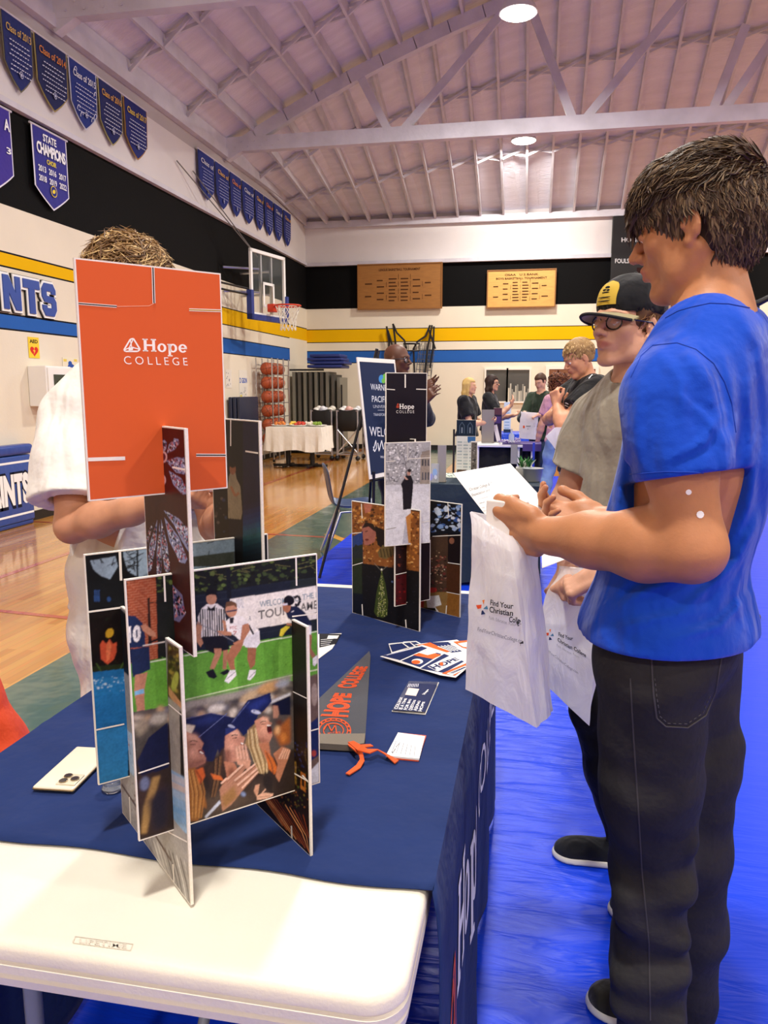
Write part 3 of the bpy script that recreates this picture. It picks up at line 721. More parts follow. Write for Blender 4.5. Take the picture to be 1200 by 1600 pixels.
# pads along the wall: scorer's pad with team lettering
o = empty('wall_padding', (XL+.08, 6.6, 0), 0, 'blue padded wall cushion with white lettering low on the left wall', 'wall pad')
ye = px(51, 745, XL+.13).y; yt_ = px(45, 755, XL+.13).y; y0_ = yt_-(yt_-px(1, 755, XL+.13).y)*6.0/3.75
b = MB(); b.mm((XL+.025, 5.2, .045), (XL+.13, ye, .74), .02); b.build('front_pad', mat('vinyl_blue', '#2b4f9e', .3, bump=.1, bscale=5), o, True, True)
b = MB(); b.mm((XL+.02, 5.18, .745), (XL+.15, ye+.02, .85), .03); b.build('top_cushion', mat('vinyl_dark_blue', '#23479a', .3, bump=.1, bscale=5), o, True, True)
b = MB(); b.mm((XL+.03, 5.2, .003), (XL+.12, ye-.02, .045), .01); b.build('plinth', mat('vinyl_navy', '#1d3c84', .35), o, True, True)
A = Art(Plane((XL+.13, 0, 0), (0, 1, 0), (0, 0, 1)), base=.002); A.pix = False
for z in (.12, .66): A.rect(5.25, z, ye-.02, z+.022, '#f4f4f4')
A.text('SAINTS', y0_-.015, .245, yt_+.01, .245, .31, '#10182e', .10); A.text('SAINTS', y0_, .26, yt_, .26, .29, '#f4f4f4', .06)
A.build('lettering', o)
# upright mat leaning on the wall
o = empty('gym_mat', (XL+.2, 14.3, 0), 0, 'dark navy folded gym mat standing against the left wall', 'gym mat')
b = MB(); a, c = px(378, 620, XL+.3), px(403, 620, XL+.3)
for k in range(3): b.mm((XL+.04+.08*k, a.y, .0), (XL+.11+.08*k, c.y+.1, 1.27), .02)
b.build('mat_panels', mat('mat_navy', '#141d3a', .4), o, True, True)
# ================================================================== far end of the hall
# wooden honour boards
def board(x0, y0, x1, y1, base, ink, label, title, seed):
    Y = YB-.10; a, c = py(x0, y0, Y), py(x1, y1, Y); w, h = c.x-a.x, a.z-c.z
    o = empty('tournament_board', ((a.x+c.x)/2, Y, c.z), 0, label, 'board', 'tournament boards')
    b = MB(); b.mm((a.x, Y, c.z), (c.x, YB-.002, a.z)); b.build('wood_panel', mat('board_wood', base, .5, var=.12, vscale=5, stretch=(1, 1, 9)), o, world=True)
    b = MB(); f = .025
    for p, q in (((a.x-f, c.z-f), (c.x+f, c.z)), ((a.x-f, a.z), (c.x+f, a.z+f)), ((a.x-f, c.z), (a.x, a.z)), ((c.x, c.z), (c.x+f, a.z))): b.mm((p[0], Y-.015, p[1]), (q[0], Y+.04, q[1]))
    b.build('frame', mat('board_frame', '#8a5a26', .5), o, world=True)
    A = Art(Plane((a.x, Y, c.z), (1, 0, 0), (0, 0, 1)), base=.004); A.pix = False; R_ = random.Random(seed)
    for i, t in enumerate(title): A.text(t, w*(.12 if i else .25), h*(.86-.1*i), w*(.88 if i else .75), h*(.86-.1*i), h*.055, ink, .02)
    ps = []; br = []
    for c_ in range(6):
        n = [2, 4, 7, 7, 4, 2][c_]
        for k in range(n):
            x = w*(.08+.145*c_); z = h*(.12+.58*(k+.5)/n); L = w*.10*R_.uniform(.7, 1); ps.append([(x, z), (x+L, z), (x+L, z+h*.028), (x, z+h*.028)])
            if c_ in (1, 2, 3, 4) and k % 2 == 0: br.append([(x+w*.115, z), (x+w*.119, z), (x+w*.119, z+h*.12), (x+w*.115, z+h*.12)])
    A.many(ps, ink); A.many(br, ink); A.build('lettering', o, M['matte_print'])
board(560, 415, 689, 480, '#96642c', '#4a2a12', 'large dark honey wooden tournament board on the black band, left one', ['LEAGUE BASKETBALL TOURNAMENT'], 3)
board(763, 424, 866, 478, '#d3a052', '#4a2a12', 'smaller light wooden tournament board with a full bracket, right one', ['OSAA   U S BANK', 'BOYS BASKETBALL TOURNAMENT'], 4)
# scoreboard
Y = YB-.16; a, c = py(958, 338, Y), py(1160, 470, Y)
o = empty('scoreboard', ((a.x+c.x)/2, Y, c.z), 0, 'black scoreboard with HOME FOULS WON captions behind the taller boy', 'scoreboard')
b = MB(); b.mm((a.x, Y, c.z), (c.x, Y+.14, a.z), .01); b.build('housing', M['black'], o, world=True)
A = Art(Plane((a.x, Y, 0), (1, 0, 0), (0, 0, 1)), base=.004)
for t, x0, x1, y in (('HOME', 971, 1000, 378), ('FOULS', 961, 983, 411), ('WON', 966, 983, 444)): A.text(t, x0, y, x1, y, 7, '#c9c9cc', .02)
for x, y in ((1002, 395), (1030, 395), (995, 430)): A.rect(x, y-12, x+12, y+10, '#2b1210')
A.rect(957, 448, 975, 470, '#d6d6dc')
A.build('captions', o)
# windows and door in the end wall
M['winframe'] = mat('window_frame_paint', '#efe9dc', .5); M['glassdark'] = mat('window_pane', '#4a4c4c', .08, spec=.8)
for k, (x0, x1) in enumerate(((760, 790.5), (794.5, 826))):
    a, c = py(x0, 578, YB), py(x1, 627, YB)
    b = MB(); f = .04
    b.mm((a.x-f, YB-.06, c.z-f), (c.x+f, YB-.001, c.z)); b.mm((a.x-f, YB-.06, a.z), (c.x+f, YB-.001, a.z+f)); b.mm((a.x-f, YB-.06, c.z), (a.x, YB-.001, a.z)); b.mm((c.x, YB-.06, c.z), (c.x+f, YB-.001, a.z))
    o = b.build('window_%d' % (k+1), M['winframe']); tag(o, kind='structure')
    b = MB(); b.mm((a.x, YB-.02, c.z), (c.x, YB-.012, a.z)); b.build('pane', M['glassdark'], o)
    if k == 1:
        n = 12
        for i in range(n):
            w = (c.x-a.x)/n; h = .30+.10*sin(i*1.7); b = MB(); b.mm((a.x+w*i+.004, YB-.035, c.z+.003), (a.x+w*(i+1)-.004, YB-.022, c.z+h)); q = b.build('binder', mat('paper_spine', ['#cfc9b8', '#b9b6aa', '#8f8f86'][i % 3], .7))
            tag(q, 'pale upright folder behind the right-hand end window', 'folder', 'folders behind the window')
a, c = py(858, 577, YB), py(925, 700, YB)
b = MB(); b.mm((a.x, YB-.05, .0), (c.x, YB-.03, a.z)); o = b.build('door_1', mat('door_wood', '#7a4a28', .45, var=.1, vscale=3, stretch=(8, 1, 1))); tag(o, kind='structure')
b = MB(); b.mm((a.x-.07, YB-.06, 0), (a.x, YB-.002, a.z+.07)); b.mm((a.x, YB-.06, a.z), (c.x+.07, YB-.002, a.z+.07)); b.mm((c.x, YB-.06, 0), (c.x+.07, YB-.002, a.z)); b.build('door_frame', M['winframe'], o)
# folded spare hoop frame on the end wall
o = empty('wall_hoop_frame', (-2.85, YB, 2.0), 0, 'black folded metal hoop frame with hanging net on the end wall', 'hoop frame')
b = MB()
def w2(x, y, d=.12): p = py(x, y, YB-d); return p
for pts in ([(604, 510), (608, 535), (606, 560)], [(614, 506), (620, 520), (632, 532)], [(614, 506), (618, 535), (617, 556)], [(606, 516), (613, 540)], [(672, 508), (665, 525), (652, 534)], [(678, 510), (677, 540), (672, 575)], [(675, 508), (668, 545), (664, 585)], [(670, 515), (680, 545)], [(652, 534), (646, 545), (648, 590)], [(632, 532), (634, 545)]):
    b.tube([w2(*p) for p in pts], .022, 6)
b.build('frame', M['black'], o, True, True)
b = MB()
ring = [py(643, 537, YB-.28)+Vector((.18*cos(t), .12*sin(t), 0)) for t in [2*pi*i/18 for i in range(19)]]
b.tube(ring, .016, 6); ring2 = [p-Vector((0, 0, .16)) for p in ring]; b.tube(ring2, .010, 6)
for i in range(0, 18, 3): b.tube([ring[i], ring2[i]], .008, 5)
b.build('rim', M['black'], o, True, True)
b = MB()
for i in range(9):
    x = 655+3*i; b.tube([w2(x, 535+2*(i % 3)), w2(x-2, 560), w2(x-6+(i % 2)*3, 590+(i*7) % 13)], .007, 4)
for i in range(6): b.tube([w2(654-i, 545+8*i), w2(682-2*i, 547+8*i)], .006, 4)
b.build('net', mat('net_cord', '#55565c', .8), o, True, True)
# basketball backboard on its wall bracket
Xb = -4.62
TLp, TRp, BLp, BRp = Vector((-4.86, 13.0, 0)), Vector((-4.60, 14.1, 0)), None, None
zb0, zb1 = 2.68, 3.80
U = (TRp-TLp).normalized(); Wd = (TRp-TLp).length; Nn = Vector((U.y, -U.x, 0))
o = empty('basketball_hoop', (TLp+U*Wd/2)+Vector((0, 0, zb0)), 0, 'glass basketball backboard with orange rim and white net on the left wall', 'basketball hoop')
def bp(u, z, d=0): return TLp+U*u+Vector((0, 0, z))+Nn*d
R3 = basis(U, Nn, U.cross(Nn))
def fr(b, u0, z0, u1, z1, d0, d1): b.box(bp((u0+u1)/2, (z0+z1)/2, (d0+d1)/2), (abs(u1-u0)/2, abs(d1-d0)/2, abs(z1-z0)/2), R3)
b = MB(); fr(b, .04, zb0+.04, Wd-.04, zb1-.04, -.008, .008); b.build('glass', mat('backboard_glass', '#8a9492', .05, alpha=.10, spec=.8), o, world=True)
b = MB(); f = .055
fr(b, 0, zb0, Wd, zb0+f, -.02, .02); fr(b, 0, zb1-f, Wd, zb1, -.02, .02); fr(b, 0, zb0, f, zb1, -.02, .02); fr(b, Wd-f, zb0, Wd, zb1, -.02, .02)
u0, u1, z0, z1 = Wd*.34, Wd*.66, zb0+.17, zb0+.60
for (a_, b_, c_, d_) in ((u0, z0, u1, z0+.045), (u0, z1-.045, u1, z1), (u0, z0, u0+.045, z1), (u1-.045, z0, u1, z1)): fr(b, a_, b_, c_, d_, .009, .016)
b.build('frame', M['letterwhite'], o, world=True)
b = MB(); fr(b, -.05, zb0-.07, Wd+.05, zb0+.02, -.05, .05); fr(b, -.05, zb0-.07, .03, zb0+.42, -.05, .05); fr(b, Wd-.03, zb0-.07, Wd+.05, zb0+.42, -.05, .05); b.build('edge_padding', mat('pad_blue', '#1e3380', .5), o, world=True)
b = MB(); fr(b, Wd*.32, zb0+.02, Wd*.36, zb1-.02, -.06, -.02); fr(b, Wd*.62, zb0+.02, Wd*.66, zb1-.02, -.06, -.02)
for z in (3.1, 3.5): b.tube([bp(Wd*.34, z, -.05), Vector((XL+.02, 12.9, z-.02))], .02, 8); b.tube([bp(Wd*.64, z, -.05), Vector((XL+.02, 13.7, z-.02))], .02, 8)
b.build('bracket', M['chrome'], o, world=True)
b = MB()
for z in (3.02, 3.12): b.tube([bp(.1, z, -.05), Vector((XL+.03, 10.6, z))], .018, 6)
b.build('stay_rods', M['black'], o, True, True)
b = MB()
for dx in (0, .55): b.tube([bp(Wd*.3, 3.7, -.06), Vector((XL+.03, 11.25+dx, 4.75))], .009, 6)
b.build('tie_rod', mat('rod_grey', '#6c6866', .6), o, True, True)
rc = bp(Wd*.5, 2.87, .40); M['rim'] = mat('rim_orange', '#d8401e', .4)
b = MB(); b.tube([rc+Vector((.228*cos(t), .228*sin(t), 0)) for t in [2*pi*i/28 for i in range(29)]], .014, 8)
b.box(bp(Wd*.5, 2.84, .09), (.08, .07, .07), R3, .01); b.tube([bp(Wd*.5-.05, 2.79, .1), rc-Nn*.2+Vector((0, 0, -.01))], .012, 6); b.tube([bp(Wd*.5+.05, 2.79, .1), rc-Nn*.2+Vector((0, 0, -.01))], .012, 6)
b.build('rim', M['rim'], o, True, True)
b = MB(); n = 12
for i in range(n):
    for sgn in (1, -1):
        pts = []
        for k in range(6):
            t = 2*pi*(i+sgn*k*.5)/n; r = [.225, .19, .16, .14, .135, .14][k]; pts.append(rc+Vector((r*cos(t), r*sin(t), -.085*k)))
        b.tube(pts, .006, 4)
b.build('net', mat('net_white', '#e8e4d6', .8), o, True, True)
# ball rack with basketballs
def ball_mat():
    m = mat('basketball_leather', '#b1502a', .55, bump=.3, bscale=300); return m
M['bball'] = ball_mat(); M['seam'] = mat('ball_seam', '#1d120c', .6)
ro = empty('ball_rack', (-5.05, 15.9, 0), 0, 'chrome wire rack full of basketballs against the left wall', 'ball rack')
p0, p1 = px(420, 600, -5.0), px(458, 600, -5.0); ya, yb_ = p0.y, p1.y-.5
b = MB(); zt = 2.0
for x in (-5.25, -4.93):
    for y in (ya, (ya*2+yb_)/3, (ya+2*yb_)/3, yb_): b.tube([(x, y, .04), (x, y, zt)], .014, 6)
for z in (.45, .72, .99, 1.26, 1.53, 1.80, 1.99):
    b.tube([(-4.93, ya, z-.12), (-4.93, yb_, z-.12)], .008, 5); b.tube([(-5.25, ya, z-.12), (-5.25, yb_, z-.12)], .008, 5)
b.build('wire_frame', M['chrome'], ro, True, True)
b = MB()
for y in (ya, yb_):
    for x in (-5.25, -4.93): b.ball((x, y, .03), .028, 8, 6)
b.build('casters', M['black'], ro, True, True)
bb = empty('basketball', (0, 0, 0), 0, 'orange basketball in the wire rack', 'basketball', 'basketballs in the rack')
q = MB(); q.ball((0, 0, 0), .118, 20, 12); q.build('ball_cover', M['bball'], bb, True)
q = MB()
for R_ in (Matrix.Identity(3), Matrix.Rotation(pi/2, 3, 'X'), Matrix.Rotation(pi/2, 3, 'Y')): q.tube([R_ @ Vector((.118*cos(t), .118*sin(t), 0)) for t in [2*pi*i/24 for i in range(25)]], .0025, 4)
q.build('seam', M['seam'], bb, True)
shelfname = ['bottom', 'second', 'third', 'fourth', 'fifth', 'top']
cnt = 0
for r_ in range(6):
    for c_ in range(4):
        y = ya+.14+(yb_-ya-.28)*c_/3; o = bb if cnt == 0 else copy_tree(bb); o.location = (-5.09, y, .45+.27*r_); o.rotation_euler = (r_*1.3, c_*.9, r_+c_); cnt += 1
        o['label'] = 'orange basketball on the %s shelf of the rack, %s from the left' % (shelfname[r_], ['first', 'second', 'third', 'fourth'][c_])
# stack of folded bleachers and blue mats
o = empty('folded_table_stack', (-4.35, 16.8, 0), 0, 'row of grey folded tables stored upright beside the ball rack', 'folded tables')
x0 = py(463, 600, 16.8).x; x1 = py(540, 600, 16.8).x; n = 9
for i in range(n):
    b = MB(); x = x0+(x1-x0)*(i+.5)/n; hh = 1.78-.06*(i > 6)*(i-6)
    b.mm((x-.035, 16.4, .12), (x+.035, 17.1, hh), .01); b.build('tabletop', mat('folded_top', ['#777468', '#57534b'][i % 2], .5), o, world=True)
b = MB(); b.mm((x0-.03, 16.35, .04), (x1+.03, 17.15, .11)); b.mm((x0-.03, 16.38, 1.80), (x0+.75, 16.42, 1.84)); b.mm((x1, 16.35, .1), (x1+.03, 16.4, 1.5)); b.build('trolley', M['black'], o, world=True)
for k in range(4):
    b = MB(); xa = py(486+4*(k % 2), 600, 16.6).x; b.mm((xa, 16.3, 1.86+.075*k), (xa+.78-.1*(k == 3), 17.0, 1.925+.075*k), .02)
    q = b.build('folded_mat', mat('mat_blue', '#1e2f74', .5), None, True); tag(q, 'navy folded mat lying on the stored tables, layer %s' % ['one from below', 'two from below', 'three from below', 'on top'][k], 'mat', 'mats on the stored tables')
# black tube carts with bags of balls
def cart(x, y, label, n, cols_):
    o = empty('ball_cart', (x, y, 0), 0, label, 'ball cart', 'black ball carts')
    b = MB()
    for dx in (-.21, .21):
        for dy in (-.25, .25): b.tube([(x+dx, y+dy, .07), (x+dx, y+dy, 1.0)], .02, 8)
        b.tube([(x+dx, y-.25, .15), (x-dx, y-.25, .62)], .016, 6)
    for z in (.12, .98):
        b.tube([(x-.21, y-.25, z), (x+.21, y-.25, z), (x+.21, y+.25, z), (x-.21, y+.25, z), (x-.21, y-.25, z)], .018, 6)
    b.build('frame', M['chrome'], o, True, True)
    b = MB(); vs = []; nn = 12
    for k, (z, s_) in enumerate(((1.0, 1), (.85, 1.04), (.68, 1.0), (.58, .8))):
        for i in range(nn*2):
            t = 2*pi*i/(nn*2); vs.append((x+.22*s_*max(-1, min(1, 1.3*cos(t))), y+.27*s_*max(-1, min(1, 1.3*sin(t))), z+.015*sin(5*t)*(k < 3)))
    m_ = nn*2; b.add(vs, [(k*m_+i, k*m_+(i+1) % m_, (k+1)*m_+(i+1) % m_, (k+1)*m_+i) for k in range(3) for i in range(m_)]+[tuple(range(3*m_, 4*m_))]); b.build('sling_bag', mat('black_nylon', '#0d0d10', .6), o, True, True)
    b = MB()
    for dx in (-.21, .21):
        for dy in (-.25, .25): b.ball((x+dx, y+dy, .05), .05, 10, 6)
    b.build('casters', M['black'], o, True, True)
    for i in range(n):
        bx, by = x-.14+.14*(i % 3), y-.12+.22*(i//3); q = MB(); q.ball((bx, by, .98+.03*(i % 2)), .068, 14, 9); c_ = cols_[i % len(cols_)]
        for s_ in (-1, 1): q.tube([Vector((bx, by, .98+.03*(i % 2)))+Vector((.069*cos(t), s_*.012+.066*sin(t)*.6, .055*sin(t))) for t in [2*pi*j/16 for j in range(17)]], .002, 4)
        q = q.build('volleyball', mat('ball_white', c_, .5), None, True); tag(q, '%s volleyball in the %s, place %s' % ('white' if i % 3 else 'two-tone', label.split(' holding')[0], ['back left', 'back middle', 'back right', 'front left', 'front middle', 'front right'][i % 6]), 'ball', 'balls in the carts')
cart(py(507, 640, 15.1).x, 15.1, 'black sling ball cart left, beside the food table holding white balls', 6, ['#e9e6de', '#d9d9de', '#dcd6c6'])
cart(py(547, 640, 15.1).x, 15.1, 'black sling ball cart right, behind the easel leg holding white balls', 6, ['#e3e3e0', '#d6a59a', '#dcdcdc'])
o = empty('folding_chair_rack', (py(580, 640, 15.4).x, 15.4, 0), 0, 'black folding chairs stacked on a rack behind the easel sign', 'chair rack')
b = MB(); xx = py(570, 640, 15.4).x
for k in range(6): b.mm((xx+.13*k, 15.2, .25), (xx+.05+.13*k, 15.7, 1.18+.03*(k % 2)), .01)
b.build('chair_backs', M['black'], o, world=True)
b = MB()
for k in range(7): b.tube([(xx-.02+.13*k, 15.15, .02), (xx+.1+.13*k, 15.15, 1.0)], .012, 6); b.tube([(xx+.1+.13*k, 15.15, .02), (xx-.02+.13*k, 15.15, .9)], .012, 6)
b.build('chair_legs', M['chrome'], o, True, True)

# ------------------------------------------------------------------ helper: draped cloth over a box table
def drape(name, x0, x1, y0, y1, z, drop, mt, parent, fl=.02, wav=.012, zb=None, rz=0, cx=None, seed=1, thick=.006):
    b = MB(); R_ = random.Random(seed); n = 26
    def ring(s, k):
        pts = []; per = []
        w, h = x1-x0, y1-y0
        for i in range(n): per.append((x0+w*i/n, y0, 0, -1))
        for i in range(n): per.append((x1, y0+h*i/n, 1, 0))
        for i in range(n): per.append((x1-w*i/n, y1, 0, 1))
        for i in range(n): per.append((x0, y1-h*i/n, -1, 0))
        L = len(per)
        for i, (a, c, nx, ny) in enumerate(per):
            off = fl*s+wav*s*(sin(i*.9+seed)+.6*sin(i*2.1+seed*2))
            pts.append((a+nx*off, c+ny*off, z-k+(.02*sin(i*.37+seed)*s if s == 1 else 0)))
        return pts
    rings = [ring(0, 0), ring(.08, .012), ring(.35, drop*.3), ring(.7, drop*.7), ring(1, drop)]
    vs = [p for r_ in rings for p in r_]; L = len(rings[0])
    fs = [(k*L+i, k*L+(i+1) % L, (k+1)*L+(i+1) % L, (k+1)*L+i) for k in range(len(rings)-1) for i in range(L)]; fs.append(tuple(range(L)))
    b.add(vs, fs); o = b.build(name, mt, parent, True); return o
M['whitecloth'] = mat('white_tablecloth', '#e6e1d6', .8, bump=.2, bscale=8, sheen=.1)
# food table
fx0, fx1, fy0, fy1 = py(418, 665, 13.2).x, py(508, 665, 13.2).x-.05, 13.1, 13.9
o = empty('folding_table', ((fx0+fx1)/2, (fy0+fy1)/2, 0), 0, 'pedestal table under a white cloth by the ball rack', 'table')
b = MB(); b.mm((fx0+.03, fy0+.03, .70), (fx1-.03, fy1-.03, .735)); b.build('tabletop', M['whitepl'], o, world=True)
for x in (fx0+.28, fx1-.28):
    b = MB(); b.tube([(x, 13.5, .03), (x, 13.5, .70)], .045, 10); b.tube([(x-.28, 13.5, .03), (x+.28, 13.5, .03)], .025, 8); b.tube([(x, 13.2, .03), (x, 13.8, .03)], .025, 8); b.build('leg', M['black'], o, True, True)
q = drape('tablecloth', fx0, fx1, fy0, fy1, .742, .42, M['whitecloth'], None, .03, .03, seed=3); tag(q, 'white cloth draped over the food table', 'tablecloth')
R_ = random.Random(5); fcol = ['#d9823a', '#e8c04a', '#c9402c', '#e6dccb', '#8cab3c', '#e8a070']
for i in range(5):
    x = fx0+.15+(fx1-fx0-.3)*i/4; y = 13.45+.15*(i % 2)
    b = MB(); b.lathe((x, y, .747), [(.02, 0), (.12, .002), (.16, .02), (.163, .024), (.12, .01), (.02, .008)], 20); p_ = b.build('platter', M['whitepl'], None, True); tag(p_, 'white round platter of snacks on the food table, %s' % ['far left', 'left of centre', 'centre', 'right of centre', 'far right'][i], 'platter', 'platters on the food table')
    b = MB()
    for k in range(12): a_ = R_.uniform(0, 6.28); rr = R_.uniform(0, .1); b.ball((x+rr*cos(a_), y+rr*sin(a_), .775+R_.uniform(0, .035)), .028, 8, 5)
    p_ = b.build('snack_pile', mat('snack_%s' % 'abcde'[i], fcol[i], .6, var=.3, vscale=30), None, True); tag(p_, 'pile of %s snacks on a platter' % ['orange', 'yellow', 'red', 'cream', 'green'][i], 'food', kind='stuff')
# ================================================================== blue vinyl ground cover
def tarp_mat():
    m = mat('blue_vinyl', '#0a3ad0', .38, coat=.0, bump=.10, bscale=300, spec=.18); nt = m.node_tree; b = nt.nodes['Principled BSDF']
    tc = nt.nodes.new('ShaderNodeTexCoord'); mp = nt.nodes.new('ShaderNodeMapping'); mp.inputs['Scale'].default_value = (1.2, 6.5, 1); mp.inputs['Rotation'].default_value = (0, 0, .12)
    nt.links.new(tc.outputs['Object'], mp.inputs[0])
    n = nt.nodes.new('ShaderNodeTexNoise'); n.inputs['Scale'].default_value = 2.6; n.inputs['Detail'].default_value = 4; n.inputs['Distortion'].default_value = .8; nt.links.new(mp.outputs[0], n.inputs['Vector'])
    bp = nt.nodes.new('ShaderNodeBump'); bp.inputs['Strength'].default_value = .65; bp.inputs['Distance'].default_value = .05; nt.links.new(n.outputs[0], bp.inputs['Height'])
    # wrinkles only matter near the table edge; further right the cover lies taut
    sx = nt.nodes.new('ShaderNodeSeparateXYZ'); nt.links.new(tc.outputs['Object'], sx.inputs[0])
    mr = nt.nodes.new('ShaderNodeMapRange'); mr.inputs[1].default_value = .25; mr.inputs[2].default_value = .8; mr.inputs[3].default_value = .38; mr.inputs[4].default_value = .06
    nt.links.new(sx.outputs[0], mr.inputs[0]); nt.links.new(mr.outputs[0], bp.inputs['Strength']); nt.links.new(bp.outputs[0], b.inputs['Normal'])
    return m
b = MB(); nx, ny = 60, 90; xs = np.linspace(-1.735, 3.8, nx); ys = np.linspace(-1.2, 12.8, ny)
def tz(x, y):
    w = max(0, 1-abs(x-.1)/.8)*max(0, 1-abs(y-2.5)/4)
    return .004+.004*(1+noise.noise(Vector((x*1.5, y*5, 0))))*w
vs = [(x, y, tz(x, y)) for y in ys for x in xs]
b.add(vs, [(j*nx+i, j*nx+i+1, (j+1)*nx+i+1, (j+1)*nx+i) for j in range(ny-1) for i in range(nx-1)])
tp = b.build('floor_cover', tarp_mat(), None, True); tag(tp, 'glossy bright blue vinyl cover laid over the gym floor under the tables', 'floor cover')

# ================================================================== front display table
TX0, TX1, TY0, TY1 = -.885, -.124, .752, 2.56
to = empty('folding_table', ((TX0+TX1)/2, 1.6, 0), 0, 'white plastic folding table at the front with its near end bare', 'table')
bm = bmesh.new(); rad = .05; pts = []
for cx, cy, a0 in ((TX1-rad, TY0+rad, -pi/2), (TX1-rad, TY1-rad, 0), (TX0+rad, TY1-rad, pi/2), (TX0+rad, TY0+rad, pi)):
    for k in range(9): a = a0+pi/2*k/8; pts.append((cx+rad*cos(a), cy+rad*sin(a)))
b = MB(); prof = [(-.010, .735), (-.004, .7385), (0-.0, .7385), (0, .7385)]
cxm, cym = (TX0+TX1)/2, (TY0+TY1)/2
def ring(inset, z):
    out = []
    for x, y in pts:
        dx, dy = (1 if x > cxm else -1), (1 if y > cym else -1)
        d = Vector((x-(cxm+dx*((TX1-TX0)/2-rad)), y-(cym+dy*((TY1-TY0)/2-rad)))); d = d.normalized() if d.length > 1e-6 else Vector((0, 0))
        out.append((x-d.x*inset, y-d.y*inset, z))
    return out
rings = [ring(.022, .739), ring(.010, .7385), ring(.003, .735), ring(0, .728), ring(0, .716), ring(.004, .7135), ring(.004, .711), ring(0, .708), ring(0, .697), ring(.004, .6945), ring(.004, .692), ring(.001, .689), ring(.002, .678), ring(.012, .674), ring(.014, .690)]
L = len(pts); vs = [p for r_ in rings for p in r_]
b.add(vs, [tuple(range(L))[::-1]]+[(k*L+i, k*L+(i+1) % L, (k+1)*L+(i+1) % L, (k+1)*L+i) for k in range(len(rings)-1) for i in range(L)]+[tuple((len(rings)-1)*L+i for i in range(L))])
M['tabletop'] = mat('blow_moulded_plastic', '#e2dccd', .42, var=.03, vscale=6, bump=.18, bscale=260, bump2=.05, b2scale=12)
b.build('tabletop', M['tabletop'], to, True, True)
A = Art(Plane((0, 0, .739), (1, 0, 0), (0, 1, 0)), base=.0008, step=.0003)
M['emboss'] = mat('embossed_plastic', '#ddd6c6', .4, attr=True)
A.line([(118, 1464), (208, 1476), (204, 1486), (114, 1474), (118, 1464)], 1.0, '#d2cab9')
A.text('LIFETIME', 124, 1474, 198, 1483, 7, '#d6cfbf', .01); A.build('embossed_mark', to, M['emboss'])
M['tleg'] = mat('grey_powder_coat', '#7d8186', .4)
for y in (TY0+.22, TY1-.22):
    b = MB()
    for x in (TX0+.12, TX1-.12): b.tube([(x, y, .69), (x, y, .02)], .014, 10)
    b.tube([(TX0+.12, y, .3), (TX1-.12, y, .3)], .011, 8); b.tube([(cxm, y, .3), (cxm, y+(.3 if y < 1.5 else -.3), .68)], .01, 8); b.build('leg', M['tleg'], to, True, True)
# navy cloth over the far part of the table
def cloth_mat():
    m = mat('navy_tablecloth', '#1d2f60', .85, bump=.25, bscale=700, bump2=.22, b2scale=7, sheen=.03, var=.05, vscale=9, spec=.15); return m
CX0, CX1, CY0, CY1 = -.965, -.116, .945, 2.492
b = MB()
nx, ny = 40, 70
def crease(x, y):
    z = .7425
    for yy in (1.33, 1.77, 2.15): z += .0018*math.exp(-((y-yy-.02*sin(x*9))/.012)**2)
    z += .0012*noise.noise(Vector((x*6, y*6, 1)))+.0006*noise.noise(Vector((x*22, y*9, 2)))
    return z
grid = [[(CX0+(CX1-CX0)*i/nx, CY0+(CY1-CY0)*j/ny+.004*sin(i*.5)*(j == 0)) for i in range(nx+1)] for j in range(ny+1)]
vs = [(x, y, crease(x, y)) for r_ in grid for x, y in r_]
b.add(vs, [(j*(nx+1)+i, j*(nx+1)+i+1, (j+1)*(nx+1)+i+1, (j+1)*(nx+1)+i) for j in range(ny) for i in range(nx)])
# right fall with soft folds, left fall
def fall(sx, x0, nz=22):
    vs = []
    for k in range(nz+1):
        t = k/nz; z = .7425-.72*t
        for j in range(ny+1):
            y = CY0+(CY1-CY0)*j/ny; off = .006*min(1, t*8)+-.0*t+.010*t+.008*t*(sin(y*13+.6)+.5*sin(y*29+2)) + .004*(1-math.exp(-t*30))
            off = max(off, .002 if k else 0); vs.append((x0+sx*off, y-.02*t*(j == 0), z if k else crease(x0, y)))
    return vs, [(k*(ny+1)+j, k*(ny+1)+j+1, (k+1)*(ny+1)+j+1, (k+1)*(ny+1)+j) for k in range(nz) for j in range(ny)]
b.add(*fall(1, CX1)); b.add(*fall(-1, CX0))
cl = b.build('tablecloth', cloth_mat(), None, True); tag(cl, 'navy printed tablecloth over the front table, its right side falling to the floor', 'tablecloth')
md = cl.modifiers.new('hem', 'SOLIDIFY'); md.thickness = .0018; md.offset = 1
me = cl.data; 
# lettering printed on the falling side, following its folds
def fallx(y, z):
    t = (.7425-z)/.72; off = .006*min(1, t*8)+-.0*t+.010*t+.008*t*(sin(y*13+.6)+.5*sin(y*29+2))+.004*(1-math.exp(-t*30)); return CX1+off+.0035
class FoldPlane:
    side = 1
    def at(s, u, v, d=0): return Vector((fallx(u, v)+d, u, v))
A = Art(FoldPlane(), base=0); A.pix = False
A.slab('Hope', 1.20, .36, 1.62, .36, .22, '#e8eaf2')
A.text('COLLEGE', 1.68, .40, 2.36, .40, .13, '#e8eaf2', .0)
for pts_ in ([(.99, .34), (1.10, .56), (1.14, .57), (1.23, .36), (1.19, .33), (1.03, .32), (.99, .34)], [(1.10, .56), (1.12, .40), (1.23, .36)], [(1.14, .57), (1.07, .39), (.99, .34)]): pass
A.line([(.97, .30), (1.06, .52), (1.10, .53), (1.17, .33), (1.14, .29), (1.0, .27), (.97, .30)], .012, '#e0603a')
